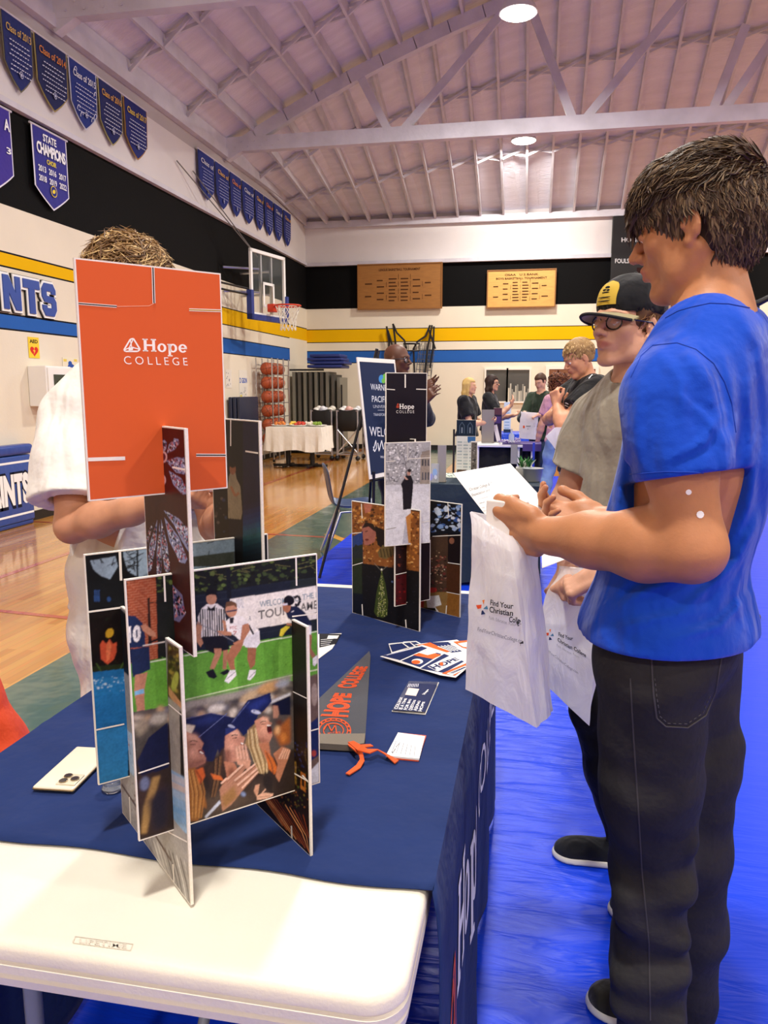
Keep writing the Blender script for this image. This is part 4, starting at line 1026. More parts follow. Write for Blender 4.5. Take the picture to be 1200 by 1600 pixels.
A.line([(1.06, .52), (1.08, .37), (1.17, .33)], .009, '#e0603a'); A.line([(1.10, .53), (1.03, .35), (.97, .30)], .009, '#e0603a')
A.build('printed_lettering', cl, M['matte_print'])

# ------------------------------------------------------------------ slotted photo-card displays
def display(name_label, root_loc, panels, group='slotted card displays'):
    root = empty('card_display', root_loc, 0, name_label, 'display', group)
    for P_ in panels:
        (x0, y0), (x1, y1), z0, z1, back, draw = P_[:6]; lab = P_[6] if len(P_) > 6 else None
        U = Vector((x1-x0, y1-y0, 0)); w = U.length; U.normalize(); t = .0042
        pl = Plane((x0, y0, z0), U, (0, 0, 1)); N = pl.N*pl.side
        b = MB(); O = Vector((x0, y0, z0))-N*t
        # body with wavy cut edge
        poly = [(0, 0), (w, 0), (w, z1-z0), (0, z1-z0)]
        b.prism(poly, O, pl.U, pl.V, N, t); pn = b.build('panel', M['card'], root, world=True)
        if lab: pn['label'] = lab
        e = .0018
        A = Art(pl, base=.0003, clip=(0, 0, w, z1-z0)); A.pix = False; A.rect(e*.0, 0, w, z1-z0, '#f1ece2'); A.clip = (e, e, w-e, z1-z0-e); A.rect(e, e, w-e, z1-z0-e, back); A.pix = True; A.w = w; A.h = z1-z0
        if draw.__name__ not in ('d_orange', 'd_dark'): A.photo(w, z1-z0, back, .0007 if draw.__name__ == 'd_field' else .0009)
        draw(A); f = A.build('printed_face', pn)
        # reverse side print
        A2 = Art(Plane(Vector((x0, y0, z0))-N*t, U, (0, 0, 1)), base=.0003); A2.p.side = -pl.side; A2.pix = False; A2.rect(e, e, w-e, z1-z0-e, back); A2.build('printed_back', pn)
    return root
def Z(x0, y0, s): return lambda *p: [(x0+p[i]/s, y0+p[i+1]/s) for i in range(0, len(p), 2)]
def slot(A, x0, y0, x1, y1, w=2.6, inner=None):
    A.line([(x0, y0), (x1, y1)], w, '#f1ece2', True)
    if inner: A.line([(x0, y0), (x1, y1)], w*.45, inner, True)
def d_orange(A):
    A.slab('Hope', 223, 549, 292, 551, 19.5, '#fbf6ee')
    A.logo(192, 528, 27, 21, '#fbf6ee')
    A.text('COLLEGE', 194, 569, 293, 571, 13, '#fbf6ee', -.004, 1.5)
    for a in (((119, 474), (182, 479), 2.4, '#2a1712'), ((295, 484), (349, 486), 2.6, '#b98a2a'), ((135, 718), (195, 716), 3.6, None), ((306, 711), (356, 711), 2.8, '#241a18')):
        slot(A, *a[0], *a[1], a[2]*1.6, a[3])
    slot(A, 238, 413, 240, 474, 4.4, '#1a1210')
    A.line([(182, 479), (232, 478), (240, 474)], .8, '#f3b79a')
def glass_window(A, cx, cy, petals, pal, seed=1, rr=1.0):
    R_ = random.Random(seed)
    for (a, r0, r1, w) in petals:
        ux, uy = cos(a), sin(a); vx, vy = -uy, ux
        A.poly([(cx+ux*r0, cy+uy*r0), (cx+ux*(r0+(r1-r0)*.5)+vx*w, cy+uy*(r0+(r1-r0)*.5)+vy*w), (cx+ux*r1+vx*w*.8, cy+uy*r1+vy*w*.8), (cx+ux*(r1+w*.6), cy+uy*(r1+w*.6)), (cx+ux*r1-vx*w*.8, cy+uy*r1-vy*w*.8), (cx+ux*(r0+(r1-r0)*.5)-vx*w, cy+uy*(r0+(r1-r0)*.5)-vy*w)], pal[0])
        for c in pal[1:]:
            ps = []
            for _ in range(int((r1-r0)/3*rr)+6):
                t = R_.uniform(.15, 1); q = R_.uniform(-.8, .8)*w*min(1, t*1.6); x = cx+ux*(r0+(r1-r0)*t)+vx*q; y = cy+uy*(r0+(r1-r0)*t)+vy*q; s_ = R_.uniform(1.0, 2.2)*rr
                ps.append([(x, y-s_), (x+s_*.7, y), (x, y+s_), (x-s_*.7, y)])
            A.many(ps, c)
def d_rose(A):
    pal = ['#8a93b5', '#b8c4dd', '#6a2f3a', '#25305c', '#d9dfe8', '#a34a50', '#1d1512']
    A.poly([(249, 664), (299, 669), (299, 770), (249, 776)], '#4a1614')
    glass_window(A, 250, 792, [(1.45, 20, 100, 5), (1.15, 18, 92, 8), (.72, 8, 60, 6), (.85, 30, 95, 9), (1.75, 20, 100, 5), (1.95, 20, 110, 4), (1.58, 25, 120, 4)], pal, 2)
    glass_window(A, 262, 905, [(1.3, 0, 60, 16)], ['#6d6a8c', '#a84a58', '#d5d8e6', '#2a2f5a', '#c07a7a', '#1b1010'], 9, 1.4)
    glass_window(A, 252, 720, [(.35, 12, 44, 9), (.05, 8, 42, 7), (-.9, 15, 40, 6), (.9, 20, 62, 8), (-1.4, 10, 30, 5)], pal, 5)
    for x, y in ((256, 714), (254, 750)): A.ell(x, y, 6, 9, '#c9a8a8'); A.ell(x, y, 3.5, 6, '#5a2430')
    slot(A, 270, 730, 296, 735, 3)
def d_night(A):
    A.soft = .0006
    A.poly([(327, 652), (357, 652), (357, 900), (327, 900)], '#17120f')
    A.poly([(380, 650), (412, 650), (412, 830), (380, 820)], '#1b1730')
    for k in range(12): A.poly([(380, 790+8*k), (412, 784+8*k), (412, 793+8*k), (380, 799+8*k)], ['#1c1a38', '#1c2148', '#1b2a5a', '#1a3564', '#1b456a', '#1a4f66', '#17505a', '#133e48', '#0f2c38', '#0e202c', '#0c161f', '#0a0f16'][k])
    A.poly([(358, 745), (362, 733), (368, 736), (370, 748), (376, 760), (379, 800), (377, 812), (357, 810), (356, 765)], '#8d8169'); A.ell(364, 733, 5, 9, '#8a5a40'); A.ell(364, 726, 5, 5, '#1a120d')
    A.line([(361, 760), (368, 775), (374, 770)], 4, '#9a6a4a'); A.poly([(357, 810), (378, 812), (376, 850), (358, 850)], '#16131a')
    A.speckle(330, 775, 355, 850, 26, 2.2, ['#5a5048', '#3a3230', '#2c3550'])
    slot(A, 361, 655, 361, 697, 1.6); slot(A, 384, 705, 404, 708, 2.6)
def d_field(A):
    z = Z(180, 880, 3.53); R_ = random.Random(11); A.soft = .0004
    A.poly([(190, 895), (500, 860), (500, 1000), (190, 1050)], '#191d1b')
    A.speckle(240, 870, 498, 925, 260, 3.2, ['#2d3a22', '#46562c', '#39482a', '#12160f', '#5d7038'], R_)
    for _ in range(26): x = R_.uniform(300, 490); y = R_.uniform(872, 915); A.line([(x, y), (x+R_.uniform(8, 24), y+R_.uniform(-6, 6))], .9, '#6a6a40')
    A.poly(z(430, 175, 965, 95, 965, 400, 430, 500), '#1c2330'); A.poly(z(965, 95, 1135, 75, 1135, 380, 965, 400), '#222a2a')
    for k in range(8): A.line(z(430, 185+38*k, 1135, 75+36*k), .7, '#2c3442')
    A.poly(z(610, 20, 635, 20, 640, 190, 615, 195), '#15191f')
    # brick pier
    A.poly(z(62, 80, 222, 60, 235, 525, 150, 545, 62, 470), '#9c4f31')
    for k in range(34): A.line(z(62, 92+14*k, 228, 74+14*k), .6, '#c08062')
    for k in range(34):
        A.many([[(180+(62+26*i+13*(k % 2))/3.53, 880+(92+14*k-i*3)/3.53), (180+(64+26*i+13*(k % 2))/3.53, 880+(92+14*k-i*3)/3.53), (180+(64+26*i+13*(k % 2))/3.53, 880+(106+14*k-i*3)/3.53), (180+(62+26*i+13*(k % 2))/3.53, 880+(106+14*k-i*3)/3.53)] for i in range(6)], '#b87556')
    A.poly(z(178, 190, 190, 190, 200, 450, 182, 455), '#2a1d18'); A.line(z(190, 220, 262, 210), 1.6, '#1d1714')
    # pitch
    A.poly(z(62, 560, 430, 490, 1140, 365, 1140, 600, 965, 655, 430, 760, 62, 850), '#5d9a35')
    for k in range(7): A.poly(z(150+k*150, 560-26*k, 215+k*150, 548-26*k, 230+k*150, 830-32*k, 150+k*150, 850-34*k), ['#66a63b', '#6fb043'][k % 2])
    A.speckle(200, 1020, 496, 1075, 300, 1.0, ['#4f8a2b', '#74b548'], R_)
    A.line(z(190, 545, 430, 500, 965, 405, 1140, 370), 1.5, '#dfe9d2'); A.line(z(385, 752, 965, 620, 1140, 580), 1.6, '#d5e3b8'); A.line(z(385, 764, 965, 634), .8, '#2c3a20')
    # banner
    A.poly(z(632, 198, 1140, 118, 1140, 300, 790, 358, 640, 360), '#ece9e2')
    for k in range(5): A.line([(372+3*cos(t+k)+1.5*k, 943+7*sin(t*1.3+k)) for t in [i*.5 for i in range(10)]], .7, '#b9bcc2')
    A.text('WELCOME TO', *z(797, 243)[0], *z(1015, 208)[0], 9.5, '#5d8094', .01); A.text('THE M', *z(1032, 202)[0], *z(1128, 186)[0], 9, '#5d8094', .01)
    A.text('TOURNAMENT', *z(788, 310)[0], *z(1215, 232)[0], 13.5, '#17181c', .015) if False else (A.text('TOURN', *z(788, 310)[0], *z(1000, 270)[0], 13.5, '#17181c', .015), A.text('AME', *z(1020, 266)[0], *z(1115, 248)[0], 13, '#17181c', .015))
    A.line(z(980, 300, 1140, 268), 1.2, '#17181c'); A.text('A', *z(735, 316)[0], *z(748, 314)[0], 8, '#4b5a60', .01)
    # number ten
    A.poly(z(62, 290, 110, 290, 150, 330, 165, 400, 165, 462, 66, 470), '#1c2c50'); A.text('10', *z(70, 436)[0], *z(140, 424)[0], 24, '#f3f3f0', .05)
    A.poly(z(140, 345, 165, 335, 222, 385, 225, 408, 190, 400, 150, 370), '#c08a6c'); A.line(z(150, 455, 275, 432), 1.6, '#e9e4dc'); A.line(z(180, 440, 270, 405), 3, '#15161b')
    A.poly(z(80, 475, 188, 458, 192, 585, 96, 630), '#1c2a4c'); A.poly(z(108, 618, 178, 600, 160, 700, 162, 825, 122, 830, 104, 700), '#bb8568'); A.poly(z(106, 706, 156, 692, 160, 716, 108, 730), '#7cb8dc')
    # referee
    A.poly(z(505, 225, 560, 222, 600, 250, 612, 330, 600, 400, 470, 410, 460, 330, 455, 300, 475, 250), '#eeece8')
    for k in range(11): A.line(z(468+13*k, 252-6*(3 < k < 8), 472+13*k, 408), 1.9, '#15151a')
    A.poly(z(455, 320, 480, 340, 470, 400, 485, 440, 470, 462, 440, 420, 436, 370), '#b98566'); A.poly(z(590, 310, 612, 320, 612, 380, 598, 372), '#b98566')
    A.ell(*z(530, 195)[0], 8.2, 9.6, '#bd8a6d'); A.poly(z(497, 180, 500, 150, 530, 140, 556, 152, 562, 176, 530, 172), '#15161b'); A.poly(z(508, 235, 530, 252, 552, 230, 548, 262, 512, 262), '#17171b')
    A.poly(z(478, 405, 608, 398, 632, 470, 600, 490, 560, 470, 548, 500, 500, 480), '#17181d'); A.poly(z(545, 470, 585, 470, 585, 500, 545, 585, 520, 582, 548, 500), '#b98566'); A.poly(z(595, 480, 622, 478, 612, 585, 592, 585), '#a9775a')
    A.poly(z(498, 600, 540, 582, 562, 625, 545, 637, 515, 630), '#14151a'); A.poly(z(575, 605, 620, 582, 635, 600, 600, 618), '#14151a')
    # attacker
    A.poly(z(608, 320, 640, 295, 700, 290, 735, 330, 790, 365, 798, 430, 775, 465, 720, 462, 690, 430, 660, 400, 618, 380), '#f1efec'); A.poly(z(690, 425, 795, 370, 798, 440, 778, 468, 722, 464), '#e6e6ea'); A.line(z(735, 340, 762, 392), 3, '#1a1a1f'); A.text('FTC', *z(632, 366)[0], *z(672, 362)[0], 5, '#b0301e', .02); A.text('7', *z(650, 395)[0], *z(672, 392)[0], 6, '#b0301e', .02)
    A.ell(*z(640, 255)[0], 9.2, 12, '#c48f72'); A.poly(z(606, 245, 612, 215, 640, 207, 668, 220, 672, 250, 655, 232, 622, 236), '#6a4c36'); A.line(z(612, 268, 670, 258), 2.4, '#2b3550'); A.poly(z(630, 300, 655, 298, 650, 330, 632, 332), '#26242a')
    A.poly(z(700, 340, 735, 330, 742, 370, 700, 440, 660, 455, 650, 440, 690, 420), '#b87f60'); A.poly(z(560, 372, 600, 372, 640, 380, 640, 398, 575, 398), '#c08a6a')
    A.line(z(430, 320, 560, 378, 655, 432), 1.3, '#7a7d84')
    A.poly(z(640, 455, 710, 430, 690, 480, 655, 530, 660, 585, 635, 590, 612, 520), '#a86f52'); A.poly(z(730, 465, 778, 466, 770, 560, 745, 585, 728, 530), '#9c664a')
    A.poly(z(602, 650, 632, 590, 662, 588, 668, 618, 625, 662), '#f2f2f2'); A.poly(z(728, 640, 740, 588, 775, 588, 772, 612, 745, 645), '#f2f2f2'); A.line(z(612, 640, 660, 600), .8, '#6a6a70'); A.line(z(738, 632, 770, 600), .8, '#6a6a70')
    # defender
    A.poly(z(930, 240, 1000, 235, 1045, 270, 1082, 330, 1080, 395, 1040, 390, 990, 330, 950, 300), '#1a2340'); A.ell(*z(945, 240)[0], 6.5, 9, '#a97054'); A.ell(*z(958, 205)[0], 8.5, 8, '#14131a'); A.line(z(985, 190, 1010, 180, 1020, 205, 1005, 235, 990, 225), 3.8, '#14131a'); A.line(z(925, 228, 950, 224), 2.6, '#d8d8e4')
    A.poly(z(940, 345, 965, 350, 940, 375, 920, 405, 905, 400, 912, 365), '#d8c93e'); A.line(z(945, 335, 985, 340), 3.5, '#b07a5c'); A.line(z(985, 262, 970, 270), 1.2, '#e8e8ee'); A.poly(z(1062, 340, 1082, 345, 1080, 398, 1066, 395), '#ececf0')
    A.poly(z(1065, 392, 1085, 395, 1080, 470, 1105, 510, 1085, 525, 1062, 470), '#a9745a'); A.poly(z(1088, 525, 1115, 505, 1128, 545, 1100, 568, 1090, 560), '#f0f0f0')
    # graduation crowd
    g = Z(240, 1040, 4.286)
    def S(v): A.soft = v
    A.poly([(205, 1113), (290, 1098), (498, 1055), (498, 1226), (212, 1318)], '#57504a')
    R2 = random.Random(21); S(.0022)
    for _ in range(110):
        x = R2.uniform(206, 496); y = 1110-(x-205)*.19+R2.uniform(2, 36); A.ell(x, y+4, R2.uniform(3, 12), R2.uniform(2, 7), R2.choice(['#8d8577', '#a39a8c', '#6d665e', '#b9ab98', '#c2a078', '#70707a', '#54505a', '#3c3a3e', '#d0c8ba']), R2.uniform(-.6, .2))
    A.poly(g(215, 240, 560, 170, 920, 60, 920, 100, 560, 215, 215, 290), '#9a968c')
    A.ell(*g(640, 205)[0], 17, 7, '#bfa782', -.5); A.ell(*g(770, 145)[0], 20, 8, '#c49a64', -.4); A.ell(*g(420, 285)[0], 14, 6, '#d2cec6', -.2); A.ell(*g(860, 120)[0], 12, 5, '#a8b0bc', -.3)
    S(.0012); A.poly(g(780, 235, 915, 180, 915, 200, 790, 255), '#d8dcdf')
    S(.003); A.poly([(205, 1140), (262, 1125), (262, 1200), (212, 1225)], '#4a463e'); A.ell(222, 1135, 9, 15, '#9a8f7a', .3); A.ell(248, 1122, 13, 8, '#b5b0a2', -.3); A.ell(232, 1150, 8, 6, '#57534c')
    # gowns
    S(.002); A.poly(g(-150, 640, 0, 470, 110, 380, 215, 360, 500, 700, 760, 640, 915, 560, 1110, 520, 1110, 780, 800, 890, 250, 1050, -130, 1200), '#30251f')
    S(.006); A.poly(g(240, 900, 500, 820, 700, 880, 560, 990, 250, 1050), '#54463c'); A.poly(g(640, 780, 800, 760, 780, 880, 650, 920), '#4a3c34')
    # far left cap and hair
    S(.0006); A.poly([(214, 1190), (232, 1152), (262, 1128), (264, 1198), (222, 1215)], '#141b3a'); S(.0015); A.poly([(214, 1215), (240, 1205), (262, 1230), (262, 1296), (214, 1310)], '#3b2b24'); A.poly([(220, 1302), (225, 1260), (238, 1215), (250, 1212), (240, 1250), (229, 1302)], '#a8854e'); A.ell(226, 1224, 7, 11, '#6e7896', .2); S(.004); A.poly([(230, 1250), (262, 1225), (262, 1290), (240, 1300)], '#23202c'); S(0)
    A.line([(216, 1208), (264, 1192)], 2.2, '#f1ece2', True)
    # woman one
    S(.0005); A.poly(g(215, 360, 380, 318, 500, 340, 560, 350, 500, 430, 430, 560, 400, 640, 330, 640, 300, 500, 215, 430), '#131b44'); S(.003); A.poly(g(230, 380, 380, 330, 470, 350, 330, 400), '#22306c'); S(.0008)
    A.poly(g(215, 392, 278, 402, 250, 460, 215, 440), '#d9cdb8')
    S(.0006); A.poly(g(215, 440, 290, 470, 335, 520, 318, 560, 350, 620, 345, 650, 280, 680, 215, 690), '#bb8570')
    S(.0025); A.ell(*g(262, 480)[0], 9, 5, '#d8a890', .3); A.ell(*g(262, 580)[0], 8, 7, '#cf9a84'); A.poly(g(215, 640, 340, 620, 345, 655, 280, 690, 215, 700), '#8f5f50'); A.poly(g(215, 500, 240, 500, 236, 660, 215, 660), '#96644f')
    S(.0004); A.ell(*g(318, 577)[0], 5.2, 3.2, '#7a3530', .5); A.ell(*g(320, 582)[0], 3.8, 1.3, '#f6efe6', .5); A.line(g(242, 510, 262, 500, 292, 508), 1.2, '#2c1a14'); A.line(g(245, 528, 280, 528), .9, '#3a2620'); A.line(g(312, 545, 322, 560), .9, '#96604c')
    S(.001); A.poly(g(225, 690, 280, 680, 300, 780, 350, 900, 355, 960, 310, 930, 300, 1040, 235, 1040), '#9a6430'); 
    for k in range(9): S(.0007); A.line(g(235+9*k, 700, 262+10*k, 850, 262+7*k, 1020), 1.5, ['#d9a35c', '#7c4c24', '#c48844'][k % 3])
    S(.0008); A.poly(g(275, 700, 330, 680, 345, 740, 310, 800), '#d4662e'); A.line(g(282, 700, 318, 760, 312, 800), 1.4, '#2a1c18')
    S(.0002); A.line(g(300, 480, 490, 320), 1.1, '#5f6a9a'); A.line(g(215, 356, 380, 318, 500, 340), .8, '#3a4684')
    # woman two
    S(.0005); A.poly(g(430, 560, 400, 480, 460, 400, 560, 350, 600, 400, 550, 430, 490, 470, 470, 560, 450, 640), '#0f1840'); S(.0014); A.poly(g(400, 640, 470, 540, 480, 700, 440, 760, 400, 900, 350, 700), '#3b2a22'); 
    for k in range(6): S(.0006); A.line(g(455-10*k, 600+6*k, 440-8*k, 760, 410-6*k, 880), 1.3, ['#6e4c32', '#8c6842', '#2c1e18'][k % 3])
    S(.0006); A.poly(g(478, 470, 520, 430, 560, 425, 585, 470, 612, 480, 600, 520, 605, 545, 590, 560, 560, 640, 500, 650, 475, 560), '#c48c76')
    S(.0025); A.ell(*g(540, 455)[0], 8, 4, '#e2b49c', .2); A.ell(*g(520, 540)[0], 6, 8, '#dca38c'); A.poly(g(478, 560, 510, 560, 520, 650, 480, 660), '#8a5848'); A.ell(*g(510, 500)[0], 5, 5, '#d69c84')
    S(.0003); A.line(g(518, 472, 538, 462, 562, 466), 1.2, '#2c1a14'); A.line(g(525, 488, 556, 482), .9, '#3a2620'); A.ell(*g(592, 524)[0], 3.0, 2.0, '#7c342c', .4); A.ell(*g(591, 521)[0], 2.6, 1.1, '#f8f2ea', .4); A.line(g(586, 486, 606, 484), .7, '#a0664e')
    S(.0005); A.poly(g(478, 420, 560, 400, 555, 425, 480, 468), '#24306a'); A.ell(*g(520, 405)[0], 6, 2.4, '#a4aecc', .3)
    S(.0006); A.poly(g(545, 560, 560, 530, 590, 570, 620, 560, 650, 640, 640, 700, 560, 660), '#d09c82'); A.poly(g(470, 640, 540, 650, 600, 760, 500, 800), '#b87c60'); S(.002); A.ell(*g(520, 720)[0], 6, 10, '#8e5a44')
    S(.0006); A.poly(g(380, 720, 450, 740, 470, 770, 400, 760), '#d06a30')
    for k in range(4): A.line(g(565+22*k, 622+4*k, 553+20*k, 542-6*k), 2.6, '#e4b69e'); A.line(g(575+22*k, 622+4*k, 565+20*k, 552-6*k), .6, '#9a6650')
    # clapping hands
    S(.0006); A.poly(g(440, 830, 480, 760, 600, 660, 620, 680, 560, 760, 640, 700, 700, 650, 715, 680, 640, 780, 520, 930, 460, 975), '#b5836a'); S(.002); A.poly(g(450, 880, 540, 800, 560, 880, 470, 960), '#9c7448'); S(.0003)
    for k, q in enumerate(((480, 770, 598, 662), (540, 770, 690, 650), (560, 800, 712, 672), (590, 820, 700, 708), (450, 790, 490, 752))): A.line(g(*q), 3.0, '#e6bca4'); A.line(g(q[0]+8, q[1]+12, q[2]+5, q[3]+9), .8, '#8a5a44')
    S(.0006); A.poly(g(340, 1010, 440, 900, 450, 920, 350, 1030), '#c9d2e6')
    # woman three
    S(.0005); A.poly(g(515, 390, 630, 230, 690, 215, 780, 180, 790, 240, 740, 300, 700, 330, 660, 420, 600, 470, 560, 420), '#131d4c'); S(.003); A.poly(g(620, 270, 760, 200, 770, 240, 660, 320), '#22327a'); S(.0006); A.ell(*g(685, 310)[0], 8, 3.0, '#c3cbe4', .25); A.ell(*g(672, 303)[0], 2, 1.2, '#59659a'); A.line(g(520, 385, 640, 240), .8, '#6a76ac')
    S(.001); A.poly(g(640, 420, 690, 380, 700, 480, 720, 560, 770, 700, 745, 740, 690, 640, 640, 560, 610, 520), '#9a7e54')
    for k in range(12): S(.0005); A.line(g(632+7*k, 430-2*k, 640+8*k, 540, 672+8*k, 640, 712+4*k, 722), 1.3, ['#d6bc8a', '#7d6240', '#b89a68', '#e6d2a6'][k % 4])
    S(.0006); A.poly(g(675, 370, 730, 340, 760, 355, 775, 375, 792, 385, 780, 410, 790, 440, 795, 470, 775, 510, 730, 520, 700, 480), '#c88e74')
    S(.0022); A.ell(*g(740, 362)[0], 7, 3.5, '#e4b498', -.2); A.ell(*g(735, 430)[0], 6, 8, '#dea488'); A.poly(g(700, 480, 740, 490, 780, 500, 740, 525, 705, 510), '#94604c'); S(.0004)
    A.ell(*g(774, 425)[0], 3.8, 7, '#4a1618', -.15); A.ell(*g(770, 400)[0], 3.2, 1.2, '#f6efe6'); A.ell(*g(780, 450)[0], 2.6, 1.4, '#b05a50'); A.line(g(712, 384, 730, 372, 752, 372), 1.1, '#2c1a14'); A.line(g(718, 394, 748, 388), .8, '#3a2620'); A.line(g(770, 384, 786, 390), .7, '#a0664e')
    S(.0008); A.poly(g(700, 520, 770, 510, 790, 640, 760, 640), '#b67858'); A.poly(g(740, 560, 800, 620, 830, 690, 810, 730, 770, 690), '#d2702e'); A.line(g(752, 580, 790, 660, 800, 720), 1.3, '#1c1a2c')
    S(.0006); A.poly(g(800, 590, 860, 540, 912, 560, 900, 620, 840, 780, 815, 740, 830, 660), '#bd805f'); S(.0004)
    for k in range(4): A.line(g(838+17*k, 625, 872+13*k, 552+4*k), 2.6, '#e4b294'); A.line(g(848+17*k, 626, 880+13*k, 556+4*k), .6, '#8c5a42')
    S(.0008); A.poly(g(790, 255, 915, 200, 915, 330, 850, 330, 800, 290), '#0f1530'); A.poly(g(800, 265, 830, 270, 840, 320, 830, 350, 800, 350), '#b98a72'); S(.0022); A.poly(g(800, 440, 915, 340, 915, 520, 850, 540), '#a8602c'); A.ell(*g(830, 430)[0], 3.5, 8, '#ecbc80'); A.ell(*g(870, 480)[0], 4, 7, '#d98a40'); A.ell(*g(840, 380)[0], 5, 5, '#5a3020')
    S(.0005); A.poly(g(690, 870, 740, 850, 800, 855, 800, 870, 760, 890, 690, 900), '#e0b298'); A.poly(g(680, 800, 710, 790, 700, 850, 690, 880, 670, 840), '#cf9c80'); A.line(g(720, 860, 750, 826), 2, '#e0b298'); A.line(g(700, 880, 780, 872), .7, '#8c5a42')
    S(.0012); A.ell(*g(600, 860)[0], 4, 3, '#8ba0d0', .6); A.poly(g(740, 700, 800, 760, 790, 860, 730, 800), '#2a221f'); S(.0008)
    # right margin of the crowd
    A.poly([(484, 1056), (498, 1052), (498, 1226), (484, 1230)], '#6d5a50'); A.ell(491, 1085, 5, 18, '#a39388'); A.poly([(484, 1130), (498, 1120), (498, 1180), (484, 1190)], '#1c2a5c'); A.poly([(484, 1205), (498, 1190), (498, 1224), (484, 1226)], '#d5d9e4'); A.ell(490, 1177, 4, 5, '#b0463c'); A.soft = 0; A.line([(484, 1142), (498, 1138)], 2.0, '#f1ece2', True)
    slot(A, 256, 897, 258, 940, 3); slot(A, 462, 868, 463, 915, 2.6); slot(A, 456, 963, 497, 958, 2)
def d_left(A):
    R_ = random.Random(5); A.soft = .0005
    A.poly([(135, 868), (412, 833), (412, 960), (137, 968)], '#15171a')
    for q in ([(141, 876), (180, 869), (184, 885), (172, 905), (158, 900), (146, 890)], [(158, 893), (167, 893), (167, 900), (158, 898)], [(192, 862), (213, 858), (213, 900), (200, 893), (194, 875)], [(216, 858), (300, 848), (300, 905), (216, 905)], [(300, 850), (366, 842), (366, 900), (300, 900)]): A.poly(q, '#93a9bd')
    for _ in range(60):
        x = R_.choice([R_.uniform(192, 215), R_.uniform(216, 366), R_.uniform(141, 185)]); y = R_.uniform(846, 900); A.line([(x, y), (x+R_.uniform(-9, 9), y+R_.uniform(-10, 8)), (x+R_.uniform(-16, 16), y+R_.uniform(-16, 12))], R_.uniform(.5, 1.6), '#171515')
    A.poly([(300, 870), (366, 862), (366, 885), (300, 885)], '#4a5048')
    for k in range(3): A.rect(147+3*k, 922, 149.5+3*k, 940, '#2c4a80')
    A.ell(170, 936, 3, 4, '#2c4a80')
    A.poly([(137, 958), (200, 950), (200, 1050), (141, 1052)], '#171110'); A.speckle(139, 962, 196, 1040, 60, 1.2, ['#2a1d15', '#231a18', '#1c2414'], R_)
    # tulip
    A.poly([(156, 1008), (160, 1000), (166, 1006), (171, 998), (176, 1006), (182, 1003), (182, 1018), (178, 1030), (168, 1038), (158, 1030)], '#d0583a'); A.poly([(166, 1008), (171, 1000), (174, 1010), (171, 1030), (166, 1034)], '#e87c52'); A.ell(171, 989, 6, 8, '#d1a62e', .5); A.line([(168, 1038), (166, 1050)], 2, '#3f5a26'); A.poly([(142, 1042), (200, 1036), (200, 1052), (142, 1052)], '#26301a'); A.line([(160, 1052), (150, 1036)], 2, '#46602a'); A.line([(185, 1050), (196, 1030)], 2, '#46602a')
    # water
    A.poly([(141, 1051), (200, 1044), (200, 1218), (148, 1229)], '#2170b0')
    for k in range(6): A.poly([(143, 1062+14*k), (200, 1056+14*k), (200, 1068+14*k), (143, 1075+14*k)], ['#2a7fbe', '#2478b8', '#2273b4', '#1f6fb0', '#1d6bac', '#1c67a8'][k])
    A.speckle(146, 1056, 196, 1080, 40, 1.6, ['#bcd6ea', '#7fb4dc'], R_)
    A.poly([(147, 1143), (200, 1133), (200, 1218), (149, 1229)], '#2a78b4')
    A.poly([(198, 850), (420, 830), (420, 1230), (198, 1240)], '#15171a') if False else None
    slot(A, 187, 860, 189, 907, 4); slot(A, 138, 956, 190, 949, 3); slot(A, 147, 1141, 194, 1131, 2.4)
def d_fire(A):
    R_ = random.Random(8); A.soft = .0006
    A.poly([(450, 960), (486, 975), (486, 1110), (450, 1095)], '#23201d')
    A.poly([(395, 1180), (486, 1160), (488, 1350), (395, 1280)], '#1d120e')
    A.speckle(455, 1160, 483, 1200, 50, 1.6, ['#33427e', '#20284e', '#51421f'], R_)
    A.speckle(420, 1200, 483, 1262, 90, 1.3, ['#4a5a24', '#7a6a2a', '#a4622e'], R_)
    for k in range(13): x = 398+7*k; A.line([(x-8, 1225+4*k), (x+18, 1252+6*k), (x+44, 1290+7*k)], R_.uniform(.7, 1.8), R_.choice(['#c4622c', '#8a3e1c', '#e0935a', '#5e2a16']))
    for k in range(5): A.line([(457+1.5*k, 1190), (457+1.5*k, 1225)], .5, '#c99a3e')
    A.poly([(470, 1205), (478, 1210), (478, 1238), (470, 1232)], '#b06a26'); A.poly([(472, 1211), (476, 1213), (476, 1230), (472, 1227)], '#2a160e')
    slot(A, 455, 1079, 483, 1093, 1.6); slot(A, 473, 1211, 483, 1222, 2.4); slot(A, 455, 1205, 484, 1222, 2.0); slot(A, 456, 1290, 457, 1318, 2.4)
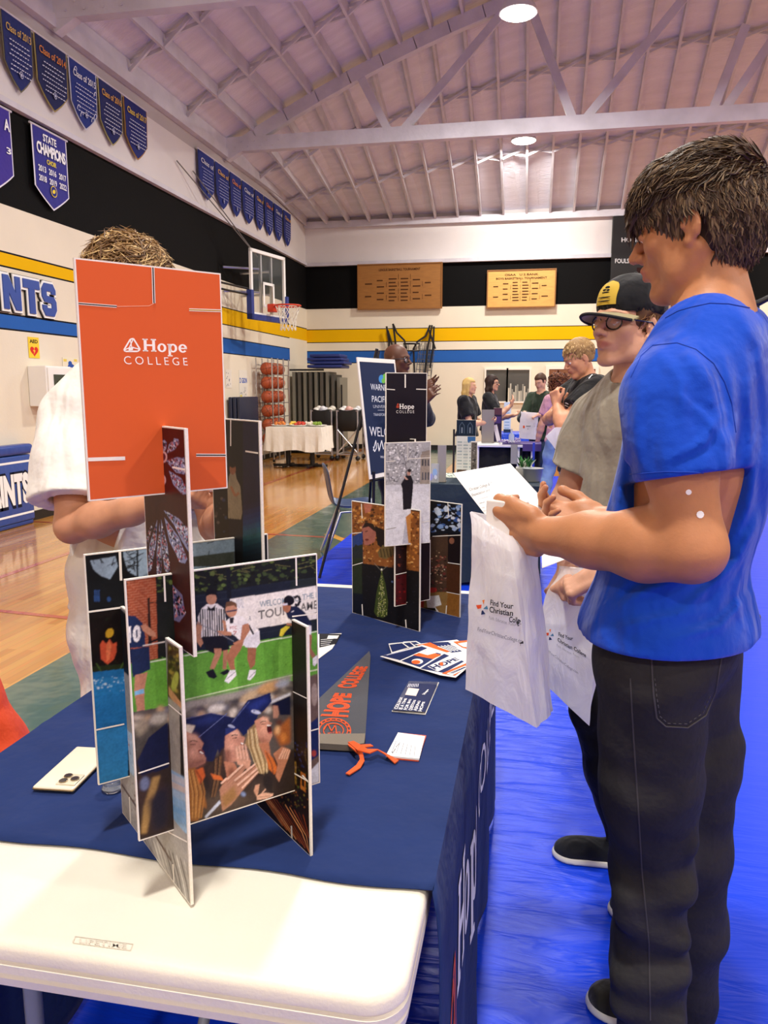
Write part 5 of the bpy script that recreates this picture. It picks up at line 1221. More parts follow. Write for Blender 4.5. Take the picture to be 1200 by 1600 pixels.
def d_front(A):
    R_ = random.Random(12); A.soft = .001
    A.poly([(262, 1003), (285, 1013), (290, 1122), (262, 1090)], '#4a3a20'); A.speckle(264, 1010, 285, 1100, 60, 3.2, ['#6c6a26', '#8a8436', '#33240f', '#a08a3a', '#241a10'], R_); A.ell(274, 1065, 5, 16, '#aab04a', .2); A.poly([(264, 1072), (286, 1100), (287, 1120), (264, 1085)], '#c58f62')
    A.poly([(263, 1088), (290, 1112), (293, 1225), (265, 1205)], '#9b9588'); A.poly([(281, 1110), (290, 1118), (293, 1225), (283, 1215)], '#1d1a16')
    A.poly([(264, 1200), (296, 1222), (298, 1305), (267, 1285)], '#8fb0cc')
    for k in range(7): A.poly([(264, 1206+12*k), (297, 1226+12*k), (297, 1236+12*k), (264, 1216+12*k)], ['#b9bdc4', '#c7b9b2', '#a3bcd2', '#8cb2d2', '#79a8d0', '#86b0d4', '#98bcd8'][k])
    A.poly([(186, 1190), (264, 1270), (298, 1312), (298, 1419), (222, 1315), (186, 1280)], '#a7a39e')
    for k in range(12): x0 = 222+6*k; A.line([(x0, 1300+4*k), (x0+10, 1330+5*k), (x0+16, 1370+5*k)], R_.uniform(.8, 2), R_.choice(['#c9c6c1', '#7d7a76', '#d9d8d4', '#6a6460']))
    A.line([(190, 1225), (240, 1300), (268, 1345)], 2.4, '#5c4a40'); A.speckle(205, 1215, 225, 1290, 40, 1.4, ['#6a4a3c', '#3c3f60', '#a58a76'], R_)
    A.poly([(188, 950), (202, 965), (206, 1060), (190, 1046)], '#14171c'); A.poly([(194, 1135), (210, 1150), (212, 1215), (197, 1200)], '#9fb4c8'); A.speckle(198, 1150, 211, 1215, 30, 1.0, ['#5a6474', '#d9dde2', '#a04a40'], R_)
    slot(A, 264, 1100, 289, 1121, 1.8); slot(A, 264, 1300, 297, 1320, 1.8); slot(A, 271, 1350, 273, 1385, 1.8); slot(A, 203, 1245, 205, 1290, 1.6)
# the big display close to the camera
display('large slotted photo-card display in front with orange Hope College card on top', (-.45, .98, .742), [
    ((-.522, .830), (-.406, .978), 1.286, 1.568, '#da6030', d_orange, 'orange card with white college wordmark'),
    ((-.408, .858), (-.520, .960), 1.088, 1.373, '#3a1512', d_rose, 'dark red rose window card'),
    ((-.396, 1.080), (-.522, 1.195), 1.088, 1.373, '#120f10', d_night, 'near-black card with standing figure'),
    ((-.496, .856), (-.302, 1.050), .828, 1.184, '#1d211e', d_field, 'field game card over a graduation crowd card'),
    ((-.629, .979), (-.424, 1.184), .828, 1.184, '#17181b', d_left, 'blue water, tulip and tree card'),
    ((-.301, .990), (-.478, 1.159), .7435, 1.093, '#1d1612', d_fire, 'dark card with orange light trails'),
    ((-.4265, .857), (-.632, 1.046), .7435, 1.100, '#8d8a86', d_front, 'grey and pale blue card, front foot')])
def d_dark(A):
    A.slab('Hope', 624, 639, 647, 639, 8, '#f4f0ea'); A.logo(619, 630, 5, 7, '#e0583a'); A.text('COLLEGE', 619, 645.5, 647, 645.5, 4.6, '#e8e4de', -.003, 1.4)
    slot(A, 633, 585, 633, 606, 1.9); slot(A, 604, 608, 617, 609, 1.2); slot(A, 650, 608, 666, 608.5, 1.4)
def d_snow(A):
    z = Z(480, 560, 3.636); R_ = random.Random(15); A.soft = .0005
    A.poly([(602, 692), (675, 688), (673, 762), (602, 762)], '#a9a8ac'); A.speckle(603, 694, 658, 755, 240, 1.6, ['#cfced2', '#8b8a8e', '#6f6e74', '#e9e8ec'], R_)
    for _ in range(40): x = R_.uniform(604, 655); y = R_.uniform(700, 755); A.line([(x, y), (x+R_.uniform(-5, 5), y-R_.uniform(4, 12))], .5, '#4c4a50')
    A.line([(635, 750), (634, 725), (629, 708)], .9, '#55504e'); A.line([(634, 725), (643, 705)], .7, '#55504e')
    A.poly(z(645, 545, 702, 540, 700, 715, 640, 715), '#9b8f84'); A.poly(z(650, 530, 705, 520, 705, 548, 650, 550), '#8a7f76')
    for k in range(3): A.rect(659+4.5*k, 718, 661.5+4.5*k, 728, '#4a4a50'); A.rect(659+4.5*k, 738, 661.5+4.5*k, 750, '#55555c')
    A.poly([(600, 758), (675, 756), (673, 850), (600, 858)], '#dcdce2'); A.poly([(600, 758), (675, 756), (675, 768), (600, 768)], '#cfcfd6')
    A.poly(z(548, 690, 560, 665, 590, 665, 602, 700, 600, 740, 590, 855, 545, 860, 540, 740, 532, 715), '#1d1a20'); A.ell(*z(577, 652)[0], 2.8, 3.8, '#b98a78'); A.ell(*z(580, 637)[0], 3.2, 2.6, '#2a2226'); A.poly(z(545, 665, 560, 675, 575, 690, 560, 690), '#c9a090'); A.rect(630, 786, 632, 796, '#2a2226')
    A.poly(z(545, 1050, 560, 900, 600, 870, 640, 880, 640, 1055), '#c98a48'); A.poly(z(540, 1055, 560, 905, 575, 1050), '#b9b9c4')
    slot(A, 637, 690, 637, 720, 1.2, '#8a8a90'); slot(A, 603, 721, 618, 720, 1.0); slot(A, 637, 717, 672, 715, 1.0); slot(A, 603, 827, 619, 824, 1.1, '#3a3a40'); slot(A, 659, 816, 671, 814, 1)
def d_face(A):
    z = Z(480, 560, 3.636); R_ = random.Random(16); A.soft = .0008
    A.poly([(547, 783), (656, 800), (656, 900), (547, 880)], '#8c5426'); A.speckle(548, 786, 600, 870, 160, 2.2, ['#b0702e', '#6a3a1c', '#d0924a', '#3c2414'], R_); A.speckle(610, 800, 655, 900, 140, 2.2, ['#c07a34', '#8c5426', '#dea45c', '#5c3418'], R_)
    A.speckle(548, 800, 655, 888, 120, 1.5, ['#e0b070', '#4a2a16'], R_)
    A.poly(z(320, 820, 370, 830, 360, 870, 330, 880), '#b9705a')
    A.poly(z(310, 960, 320, 940, 370, 945, 392, 990, 385, 1040, 350, 1060, 325, 1060, 318, 1020), '#a8685a'); A.poly(z(312, 965, 330, 930, 375, 940, 400, 985, 380, 980, 350, 955), '#2a1c18'); A.line(z(330, 985, 345, 980), 1.2, '#2a1512'); A.ell(*z(340, 1030)[0], 3, 1.6, '#6a2c28'); A.poly(z(385, 950, 470, 990, 480, 1060, 440, 1090, 400, 1060), '#1d1512')
    A.poly(z(400, 1100, 430, 1060, 495, 1070, 500, 1110, 450, 1140, 410, 1130), '#6c5a34'); 
    for k in range(5): A.line(z(415+18*k, 1080, 425+18*k, 1130), 1.1, '#2c2414')
    A.poly([(547, 838), (567, 830), (567, 880), (547, 882)], '#28407c'); A.poly([(547, 855), (567, 850), (567, 970), (549, 966)], '#27301f'); A.poly([(549, 858), (556, 850), (566, 858), (566, 872), (549, 872)], '#222a2c')
    A.poly([(566, 880), (656, 893), (657, 996), (566, 970)], '#121114'); A.speckle(566, 885, 655, 985, 90, 1.0, ['#23242c', '#1c2230', '#2a2824'], R_)
    A.poly([(549, 926), (567, 928), (567, 972), (549, 966)], '#0f1420')
    A.poly(z(425, 1210, 445, 1280, 460, 1380, 455, 1460, 430, 1475, 395, 1465, 380, 1440, 395, 1330, 410, 1260), '#3c4a1e'); ps = []
    for c_ in ('#e0e58a', '#fff6c0', '#a5b548'):
        ps = []
        for _ in range(60):
            t = R_.random()**.7; x = 596.5+(t*9)*R_.uniform(-1, 1); y = 893+t*70; ps.append([(x-.55, y), (x, y-.6), (x+.55, y), (x, y+.6)])
        A.many(ps, c_)
    A.ell(596.5, 890, 1.4, 1.8, '#f5f2e0'); A.line([(585, 880), (596, 892), (606, 884)], .6, '#8a8478')
    A.ell(613, 909, 1.5, 1.5, '#6a80b0')
    slot(A, 565, 787, 566, 810, 1.4); slot(A, 548, 833, 565, 832, 1.2); slot(A, 548, 883, 567, 879, 1.2); slot(A, 566, 944, 567, 968, 1.6); slot(A, 634, 968, 635, 990, 1.8); slot(A, 620, 945, 637, 941, 1.0)
def d_glass2(A):
    R_ = random.Random(17); A.soft = .0005; z = Z(480, 560, 3.636)
    A.poly([(655, 780), (724, 785), (724, 838), (655, 838)], '#10131c'); A.speckle(673, 788, 721, 832, 60, 4.0, ['#9fb4d8', '#3a5a9c', '#d5dcec', '#1c1f2c', '#7a98c8', '#c8d4e8'], R_); A.line([(696, 786), (722, 812)], 3, '#0f1016'); A.line([(674, 830), (700, 800)], 3, '#0f1016')
    A.poly([(655, 842), (700, 834), (700, 950), (655, 955)], '#4a3528'); A.speckle(656, 868, 698, 925, 150, 1.9, ['#8a4a3c', '#b98a70', '#6a2a28', '#2a1c18', '#5a3a30'], R_); A.speckle(660, 860, 696, 900, 20, .9, ['#f0e6d0', '#e6c8a0'], R_)
    A.poly([(660, 848), (664, 842), (668, 852), (663, 858)], '#d8b03c')
    A.poly([(700, 834), (722, 838), (720, 882), (700, 878)], '#1a1114'); A.ell(706, 845, 4, 5, '#8a5a44'); A.poly([(698, 880), (720, 884), (718, 928), (698, 925)], '#4a2a18'); A.poly([(698, 925), (720, 929), (718, 974), (698, 968)], '#8a5a26')
    A.poly([(656, 925), (700, 925), (697, 968), (656, 958)], '#8c6a3c'); A.poly([(666, 932), (686, 930), (690, 945), (680, 948), (686, 958), (668, 955)], '#e4e2e4'); A.ell(676, 922, 7, 4, '#b02f28'); A.poly([(658, 955), (680, 950), (682, 966), (658, 962)], '#16120f'); A.poly([(655, 925), (664, 930), (662, 955), (655, 952)], '#a02c24')
    slot(A, 700, 786, 701, 806, 1.3); slot(A, 676, 838, 720, 836, 1.2); slot(A, 700, 879, 720, 882, 1.3); slot(A, 698, 925, 719, 929, 1.0); slot(A, 698, 946, 697, 968, 1.5)
def d_red(A):
    R_ = random.Random(18)
    A.poly([(617, 850), (658, 846), (658, 900), (617, 900)], '#241412'); A.speckle(618, 852, 655, 896, 30, 2, ['#4a2018', '#7a3a26', '#160d0c'], R_); A.poly([(617, 899), (640, 896), (640, 948), (617, 950)], '#4a1214'); A.speckle(618, 900, 636, 946, 16, 2, ['#7c1a1c', '#2c0c0e'], R_)
    slot(A, 618, 898, 640, 893, 1.2)
display('smaller slotted photo-card display standing at the far end of the navy cloth', (-.35, 2.12, .742), [
    ((-.394, 2.063), (-.291, 2.130), 1.19, 1.4625, '#1a151e', d_dark, 'near-black card with white college wordmark'),
    ((-.391, 2.035), (-.277, 2.114), .990, 1.276, '#d5d5da', d_snow, 'snowy campus card with person in long black coat'),
    ((-.525, 2.207), (-.297, 2.061), .7435, 1.090, '#3a2415', d_face, 'boulder climber card over a lit tree card'),
    ((-.426, 2.363), (-.198, 2.217), .7435, 1.087, '#1d1613', d_glass2, 'stained glass card over a crowd card'),
    ((-.367, 2.058), (-.280, 2.150), .814, .990, '#1d1110', d_red),
    ((-.408, 2.150), (-.318, 2.092), 1.02, 1.283, '#141014', lambda A: None)])

# ------------------------------------------------------------------ things lying on the cloth
ZC = .7455
def flat_poly(name, pts, z, t, label, cat, base, draw=None, group=None, parent=None, m=None, rough=.5):
    b = MB(); ps = [pz(x, y, z) for x, y in pts]; n = len(ps)
    vs = [(p.x, p.y, z) for p in ps]+[(p.x, p.y, z+t) for p in ps]
    b.add(vs, [tuple(range(n))[::-1], tuple(range(n, 2*n))]+[(i, (i+1) % n, n+(i+1) % n, n+i) for i in range(n)])
    o = b.build(name, m or mat(name+'_base', base, rough), parent)
    if label: tag(o, label, cat, group)
    if draw: A = Art(Plane((0, 0, z+t), (1, 0, 0), (0, 1, 0)), base=.0003); draw(A); A.build('print', o, M['matte_print'])
    return o
# pennant
o = empty('felt_pennant', tuple(pz(540, 1120, ZC)), 0, 'charcoal felt Hope College pennant with orange letters and tie strings', 'pennant')
M['felt'] = mat('charcoal_felt', '#363a44', .95, bump=.4, bscale=500, sheen=.3)
def cp(pts, z, t, name, m, parent):
    b = MB(); ps = [pz(x, y, z) for x, y in pts]; n = len(ps); b.add([(p.x, p.y, z) for p in ps]+[(p.x, p.y, z+t) for p in ps], [tuple(range(n))[::-1], tuple(range(n, 2*n))]+[(i, (i+1) % n, n+(i+1) % n, n+i) for i in range(n)])
    return b.build(name, m, parent, world=True)
cp([(577, 1019), (579, 1026), (570, 1163), (440, 1158), (470, 1120)], ZC, .003, 'felt_triangle', M['felt'], o)
cp([(571, 1155), (569, 1170), (554, 1174), (455, 1168), (455, 1156)], ZC+.003, .012, 'hem_sleeve', mat('hem_grey', '#7c7468', .9, bump=.3, bscale=300), o)
A = Art(Plane((0, 0, ZC+.003), (1, 0, 0), (0, 1, 0)), base=.0006); OR_ = '#d9542a'
def vtext(A, t, x0, y0, x1, y1, dx, dy, c, bold=0.0):
    """word running from (x0,y0) to (x1,y1); letter tops towards (dx,dy)"""
    vs, fs = text_mesh(t, bold); xm = min(v[0] for v in vs); xM = max(v[0] for v in vs); P0, P1 = Vector(A.p.q(x0, y0)), Vector(A.p.q(x1, y1)); T0 = Vector(A.p.q(x0+dx, y0+dy))-P0; T1 = Vector(A.p.q(x1+dx*.6, y1+dy*.6))-P1
    uv = [tuple(P0+(P1-P0)*((x-xm)/(xM-xm))+(T0+(T1-T0)*((x-xm)/(xM-xm)))*(y/.73)) for x, y in vs]; A.raw(uv, fs, c)
for bold, c in ((.055, OR_), (.0, '#363a44')):
    vtext(A, 'HOPE', 541, 1121, 548, 1084, -40, -2, c, bold); vtext(A, 'COLLEGE', 553, 1076, 574, 1042, -28, -1, c, bold)
vtext(A, 'HOPE', 541, 1121, 548, 1084, -40, -2, OR_, -.01); vtext(A, 'COLLEGE', 553, 1076, 574, 1042, -28, -1, OR_, -.01)
for r_ in (1.0, .82, .58): A.line([(521+27*r_*cos(t), 1142+19*r_*sin(t)) for t in [2*pi*i/30 for i in range(31)]], 1.5, OR_)
for k in range(18): a = 2*pi*k/18; A.rect(520+24.5*cos(a), 1141+17.2*sin(a), 522.5+24.5*cos(a), 1144+17.2*sin(a), OR_)
A.line([(506, 1142), (512, 1132), (518, 1144), (524, 1134), (526, 1148), (512, 1152)], 1.6, OR_); A.text('MCCCLXVI', 512, 1150, 532, 1148, 4, OR_, .01)
A.build('felt_lettering', o, M['matte_print'])
M['ribbon'] = mat('orange_felt', '#e35a22', .85, bump=.2, bscale=300)
b = MB()
def ribbon(b, pts, w, tw=0):
    L_ = []; 
    for i, (x, y, z) in enumerate(pts): L_.append(pz(x, y, ZC+z))
    vs = []
    for i, p in enumerate(L_):
        d = (L_[min(i+1, len(L_)-1)]-L_[max(i-1, 0)]).normalized(); s_ = Vector((-d.y, d.x, 0)); a = tw*sin(i*1.3); s_ = s_*cos(a)+Vector((0, 0, 1))*sin(a)
        for q in (-1, 1):
            for t in (0, .0022): vs.append(p+s_*w/2*q+Vector((0, 0, t+abs(sin(a))*w/2)))
    fs = []
    for i in range(len(L_)-1):
        k = i*4; fs += [(k, k+4, k+6, k+2), (k+1, k+3, k+7, k+5), (k, k+1, k+5, k+4), (k+2, k+6, k+7, k+3)]
    e = (len(L_)-1)*4; b.add(vs, fs+[(0, 2, 3, 1), (e, e+1, e+3, e+2)])
ribbon(b, [(545, 1163, .012), (556, 1172, .016), (564, 1180, .010), (566, 1190, .004), (560, 1200, .001), (543, 1211, .0005)], .009, .4)
ribbon(b, [(548, 1160, .014), (562, 1172, .02), (576, 1176, .014), (590, 1174, .010), (604, 1182, .006), (620, 1192, .001)], .012, .5)
ribbon(b, [(552, 1170, .012), (566, 1168, .018), (581, 1166, .010)], .008, .3)
b.build('tie_strings', M['ribbon'], o, True, True)
# fanned stickers
def sticker(A, seed):
    pass
fan = [([(609, 1004), (640, 1003), (665, 1012), (612, 1022)], 'darkest tip under the fan'), ([(617, 1003), (648, 1002), (668, 1012), (618, 1020)], 'second layer'), ([(632, 1004), (652, 1004), (664, 1010), (622, 1018)], 'third layer')]
b_sheets = [([(594, 1026), (660, 1008), (742, 1034), (712, 1059), (687, 1055)], 0), ([(648, 1007), (714, 1000), (745, 1018), (742, 1034), (700, 1022)], 1), ([(607, 1006), (612, 1022), (640, 1012), (628, 1004)], 2), ([(618, 1005), (622, 1018), (650, 1010), (640, 1003)], 2), ([(630, 1003), (634, 1016), (662, 1008), (650, 1002)], 2)]
labs = ['top sheet of the fanned sticker sheets with HOPE lettering', 'orange-cornered sticker sheet fanned out to the right under the top one', 'leftmost of the three sheet corners peeking out behind the fan', 'middle of the three sheet corners peeking out behind the fan', 'rightmost of the three sheet corners peeking out behind the fan']
def st_main(A):
    A.poly([(598, 1025), (660, 1010), (737, 1034), (711, 1056), (688, 1053)], '#f6f3ee'); A.poly([(597, 1025), (659, 1010), (668, 1013), (625, 1032)], '#1e2c5c')
    for k in range(3): A.line([(604+10*k, 1024-2.5*k), (626+10*k, 1018-2.2*k)], .9, '#c8cde0')
    A.poly([(627, 1033), (665, 1016), (690, 1022), (656, 1043)], '#1e2c5c'); A.poly([(645, 1024), (664, 1017), (690, 1024), (676, 1030)], '#e8632a'); A.poly([(653, 1020), (672, 1015), (688, 1019), (668, 1024)], '#f6f3ee'); A.ell(652, 1034, 9, 4.2, '#f6f3ee'); A.ell(650, 1035, 7, 3.2, '#e8632a')
    A.poly([(657, 1045), (694, 1022), (725, 1034), (694, 1052)], '#1e2c5c'); A.poly([(668, 1042), (705, 1024), (722, 1032), (684, 1050)], '#f6f3ee'); vtext(A, 'HOPE', 679, 1047, 718, 1031, -10, -5.5, '#1e2c5c', .04); A.ell(690, 1038, 3, 2.6, '#e8632a')
    A.poly([(690, 1053), (735, 1034), (738, 1036), (711, 1056)], '#e8632a'); A.poly([(698, 1053), (727, 1041), (731, 1044), (706, 1056)], '#f6f3ee')
    for k in range(3): A.line([(701+3*k, 1053), (726+1.5*k, 1043)], .7, '#1e2c5c')
def st_right(A):
    A.poly([(652, 1008), (672, 1004), (704, 1018), (690, 1022)], '#e8632a'); A.poly([(672, 1004), (700, 1003), (722, 1018), (706, 1020)], '#1e2c5c')
    for k in range(5): A.line([(684+5*k, 1010-.6*k), (706+5*k, 1018-.5*k)], 1.1, '#f2efe9')
    A.poly([(708, 1003), (738, 1000), (744, 1018), (722, 1012)], '#e8632a'); A.poly([(715, 1006), (734, 1003), (738, 1012), (724, 1011)], '#f6f3ee')
for i, (pts_, k) in enumerate(b_sheets):
    o = flat_poly('sticker_sheet', pts_, ZC+.0022*(4-i if i else 4)-(.002 if i == 1 else 0), .0008, labs[i], 'sticker sheet', '#f6f3ee', [st_main, st_right, lambda A, p=pts_: A.poly([(p[0][0]+1.5, p[0][1]+1.5), (p[1][0]+1, p[1][1]-3), (p[2][0]-3, p[2][1]), (p[3][0], p[3][1]+1)], '#1e2c5c')][k], 'fanned sticker sheets')
# stack of dark cards
def dk(A):
    A.poly([(622, 1110), (642, 1067), (683, 1070), (664, 1113)], '#1e2750')
    for k in range(6): vtext(A, ['COLLEGE', 'IS A TIME', 'FOR BIG', 'QUESTIONS', 'ASKING', 'HOPE'][k], 621+7.5*k, 1108+.8*k, 629+7*k, 1090+1.4*k, -6, -.5, '#f0eff2', .02)
    A.poly([(633, 1086), (638, 1075), (655, 1077), (650, 1088)], '#f0d9cc')
    for k in range(7): A.line([(637+2.6*k, 1074), (639.5+2.4*k, 1069)], .9, '#e0e0ea')
    vtext(A, 'Hope', 664, 1086, 670, 1078, -5, -.3, '#f0eff2', .03)
for i in range(3):
    flat_poly('leaflet', [(612+i, 1112+i), (639, 1065), (686, 1067), (665, 1117)] if i == 0 else [(613, 1110), (639, 1065), (686-i, 1067), (665, 1114-i)], ZC+.0017*i, .0015, ['bottom leaflet of the dark stack on the cloth', 'middle leaflet of the dark stack on the cloth', 'top leaflet of the dark stack, white sideways writing on navy'][i], 'leaflet', ['#d9d6cf', '#c9c6c0', '#1e2750'][i], dk if i == 2 else None, 'stack of dark leaflets')
def wc(A):
    for k, (x0, x1) in enumerate(((612, 630), (628, 652), (634, 650))): pass
    for k in range(6): A.line([(612+7*k, 1176+1.2*k), (619+6*k, 1158+1.5*k)], .8, '#8a8c96')
    vtext(A, 'Ask Me', 614, 1178, 624, 1162, -3, -1, '#555a6a', .0)
flat_poly('business_card', [(610, 1186), (628, 1147), (666, 1151), (654, 1190)], ZC, .0025, 'orange edged card peeking out under the white cards', 'card', '#e0562c', None, 'business cards on the cloth')
flat_poly('business_card', [(603, 1183), (622, 1147), (664, 1153), (655, 1188)], ZC+.0026, .0035, 'white business card stack with fine grey print near the pennant', 'card', '#f3f1ee', wc, 'business cards on the cloth')
def lf(A):
    A.poly([(499, 990), (533, 991), (525, 1006), (499, 1012)], '#17181f'); A.poly([(513, 993), (530, 993), (527, 998), (511, 998)], '#e9e6e2')
    for k in range(4): A.line([(501, 1000+3*k), (521-2*k, 998+3*k)], .7, '#d8d8d8')
flat_poly('flyer', [(480, 992), (534, 990), (519, 1014), (492, 1034), (480, 1030)], ZC, .001, 'black and white flyer half hidden behind the large display', 'flyer', '#efece6', lf)
# phone
o = empty('smartphone', tuple(pz(100, 1200, ZC)), 0, 'cream smartphone with three-lens camera lying face down on the navy cloth', 'phone')
pp = [pz(*p, ZC+.009) for p in ((50, 1229), (131, 1235), (205, 1170), (126, 1160))]
a, c, d = pp[0], pp[1], pp[3]; u = (d-a); v = (c-a); Lp = .150; Wp = .073
u.z = v.z = 0; u.normalize(); v = Vector((u.y, -u.x, 0)); ctr = a+u*Lp/2+v*Wp/2
R_p = basis(v, u, v.cross(u))
b = MB(); b.box((ctr.x, ctr.y, ZC+.0052), (Wp/2, Lp/2, .0042), R_p, .0035); b.build('phone_body', mat('champagne_glass', '#e9dfc9', .3, coat=.4), o, True, True)
b = MB(); b.box((ctr.x, ctr.y, ZC+.0045), (Wp/2+.0006, Lp/2+.0006, .0028), R_p, .0026); b.build('metal_band', mat('gold_band', '#b9a070', .25, metal=.9), o, True, True)
cb = a+v*(Wp*.74)+u*.027+Vector((0, 0, 0)); cb.z = ZC+.0105
b = MB(); b.box(cb, (.017, .018, .0012), R_p, .001); b.build('camera_plate', mat('plate_glass', '#ddd2ba', .2, coat=.5), o, True, True)
for dx, dy in ((-.008, -.0085), (-.008, .0085), (.0085, 0)):
    p = cb+v*dx+u*dy; b = MB(); b.lathe((p.x, p.y, ZC+.0112), [(.0075, 0), (.0075, .0022), (.0066, .0026)], 24); q = b.build('lens', mat('lens_ring', '#a79a80', .2, metal=.8), o, True, True)
    b = MB(); b.lathe((p.x, p.y, ZC+.0138), [(.0062, 0), (.0058, .0004)], 24); b.build('lens_glass', mat('lens_black', '#08080c', .05, coat=1), q)
    bpy.data.objects[q.name].children
# clear cup
o = empty('plastic_cup', tuple(pz(176, 1240, ZC)), 0, 'small clear plastic lid on the cloth behind the display foot', 'cup'); p = pz(176, 1234, ZC)
b = MB(); b.lathe((p.x, p.y, ZC), [(.014, 0), (.018, .006), (.015, .012), (.019, .02), (.0185, .021), (.013, .012), (.016, .006), (.012, .002)], 24)
b.build('cup_body', mat('clear_plastic', '#e8eef4', .05, trans=.9, spec=.8), o, True, True)
# orange bag at the left edge, standing on the floor
ct = pz(-42, 1330, 0); cx_, cy_ = ct.x, ct.y
F_ = Field((cx_-.3, cy_-.3, -.02), (cx_+.3, cy_+.3, .78), .009)
F_.ell((cx_, cy_, .22), (.21, .19, .26)).cap((cx_, cy_, .2), .18, (cx_+.01, cy_, .48), .12, .06).cap((cx_, cy_, .5), .09, (cx_+.0, cy_, .66), .07, .05)
F_.ripple(.010, 9, 3).cut((0, 0, .002), (0, 0, -1))
o = F_.build('drawstring_bag', mat('orange_nylon', '#df4a1c', .6, bump=.2, bscale=60), None, None, None, 1); tag(o, 'tall crumpled orange nylon bag at the left picture edge beside the table', 'bag')
# ================================================================== middle distance
# easel with sign
eo = empty('display_easel', (-1.6, 5.7, 0), 0, 'thin black tripod easel holding the navy university sign', 'easel')
TLs, TRs = py(558, 558, 5.35), py(617, 562, 5.88); BLs = py(578, 749, 5.28); BRs = BLs+(TRs-TLs)
f1 = pz(499, 905, 0); f1 = Vector((f1.x, f1.y, .01)); apex = py(590, 556, 5.72)
b = MB(); b.tube([apex+(f1-apex)*-.02, f1], .011, 8); b.build('leg', M['black'], eo, True, True); b = MB(); f2 = Vector((BRs.x+.02, BRs.y-.05, .01)); b.tube([apex, f2], .011, 8); b.build('leg', M['black'], eo, True, True); b = MB(); f3 = Vector((apex.x-.25, apex.y+.75, .01)); b.tube([apex, f3], .011, 8); b.build('leg', M['black'], eo, True, True); b = MB()
f4 = py(581, 800, 5.40); f4 = Vector((f4.x, 5.42, .01)); b.tube([BLs+Vector((.02, .04, .05)), f4], .011, 8)
b.build('leg', M['black'], eo, True, True)
b = MB(); b.tube([BLs+Vector((0, .03, -.012)), BRs+Vector((0, .03, -.012))], .012, 8); b.tube([TLs+(TRs-TLs)*.5+Vector((-.02, .02, 0)), TLs+(TRs-TLs)*.5+Vector((0, .01, .07))], .012, 6); b.build('ledge', M['black'], eo, True, True)
so = empty('university_sign', tuple(BLs), 0, 'tall navy welcome sign with white border leaning on the easel', 'sign')
pl = Plane(BLs, BRs-BLs, TLs-BLs); w = (BRs-BLs).length; h = (TLs-BLs).dot(pl.V); sk = (TLs-BLs).dot(pl.U)
b = MB(); b.prism([(0, 0), (w, 0), (w+sk, h), (sk, h)], BLs-pl.N*pl.side*.008, pl.U, pl.V, pl.N*pl.side, .008); b.build('board', M['card'], so, world=True)
A = Art(pl, base=.001); A.pix = False; A.poly([(.022, .03), (w-.022, .03), (w+sk-.022, h-.03), (sk+.022, h-.03)], '#1d2a49'); A.pix = True
A.ell(596, 592, 4.5, 6.5, '#3f87c8'); A.ell(601, 588, 3, 4, '#6cb24a'); A.ell(599, 595, 3, 4, '#6cb24a')
A.text('WARNER', 579, 609, 607.5, 611, 10, '#dfe3ea', .0); A.text('PACIFIC', 581, 628, 607.5, 629, 10, '#dfe3ea', .0); A.text('UNIVERSITY', 583, 637.5, 612, 638, 5, '#c4cad6', -.01); A.line([(590, 641), (600, 641)], .6, '#c4cad6'); A.text('TRANSFORMATIVE', 583.5, 650, 612, 650, 4.4, '#c4cad6', .0)
A.text('WELCOME', 577.5, 681, 628, 684, 15, '#eef0f4', .0)
A.line([(583, 704), (587, 688), (588, 700), (585, 706), (583, 698)], 1.1, '#eef0f4'); A.line([(590, 692), (592, 705), (596, 688), (599, 702)], 1.2, '#eef0f4'); A.line([(602, 696), (606, 704), (611, 692)], 1.1, '#eef0f4'); A.text('WARNER', 594, 716, 612, 716, 4, '#dfe3ea', .0)
A.build('printed_face', so, M['matte_print'])

# moulded blue chair
def school_chair(loc, rz, label):
    o = empty('school_chair', loc, rz, label, 'chair', None)
    m = mat('chair_shell_blue', '#2c4366', .35, bump=.05, bscale=200)
    # side profile (x forward, z up), lofted across width with slots in the back
    prof = [(.20, .415), (.17, .445), (.10, .445), (.0, .43), (-.10, .43), (-.17, .45), (-.205, .50), (-.22, .58), (-.235, .68), (-.25, .76), (-.262, .80)]
    nw = 16; vs = []; fs = []
    for i, (x, z) in enumerate(prof):
        hw = .215 if i < 6 else [.20, .185, .19, .185, .15][i-6]
        for k in range(nw+1):
            s_ = -1+2*k/nw; cur = .035*s_*s_ if i < 6 else .0; vs.append((x+(.03*s_*s_ if i >= 6 else 0), s_*hw, z+cur-(.02*s_**6 if i == len(prof)-1 else 0)))
    for i in range(len(prof)-1):
        for k in range(nw):
            if i in (6, 7) and k in (5, 10): continue
            fs.append((i*(nw+1)+k, i*(nw+1)+k+1, (i+1)*(nw+1)+k+1, (i+1)*(nw+1)+k))
    b = MB(); b.add(vs, fs); q = b.build('shell', m, o, True); md = q.modifiers.new('t', 'SOLIDIFY'); md.thickness = .009; md.offset = 0; ms = q.modifiers.new('s', 'SUBSURF'); ms.levels = ms.render_levels = 1
    for sy in (-1, 1):
        b = MB(); b.tube([(.20, sy*.23, .012), (.12, sy*.175, .41), (-.02, sy*.165, .415)], .0125, 10); b.build('leg', M['chrome'], o, True)
        b = MB(); b.tube([(-.27, sy*.22, .012), (-.12, sy*.17, .41), (-.02, sy*.165, .415)], .0125, 10); b.build('leg', M['chrome'], o, True)
    b = MB(); b.tube([(.12, -.175, .40), (.12, .175, .40)], .011, 8); b.tube([(-.12, -.17, .40), (-.12, .17, .40)], .011, 8); b.build('cross_bar', M['chrome'], o, True)
    return o
p = pz(535, 868, 0)
school_chair((p.x+.10, p.y+.0, .0), radians(18), 'navy moulded plastic chair with slotted back and steel legs by the easel')
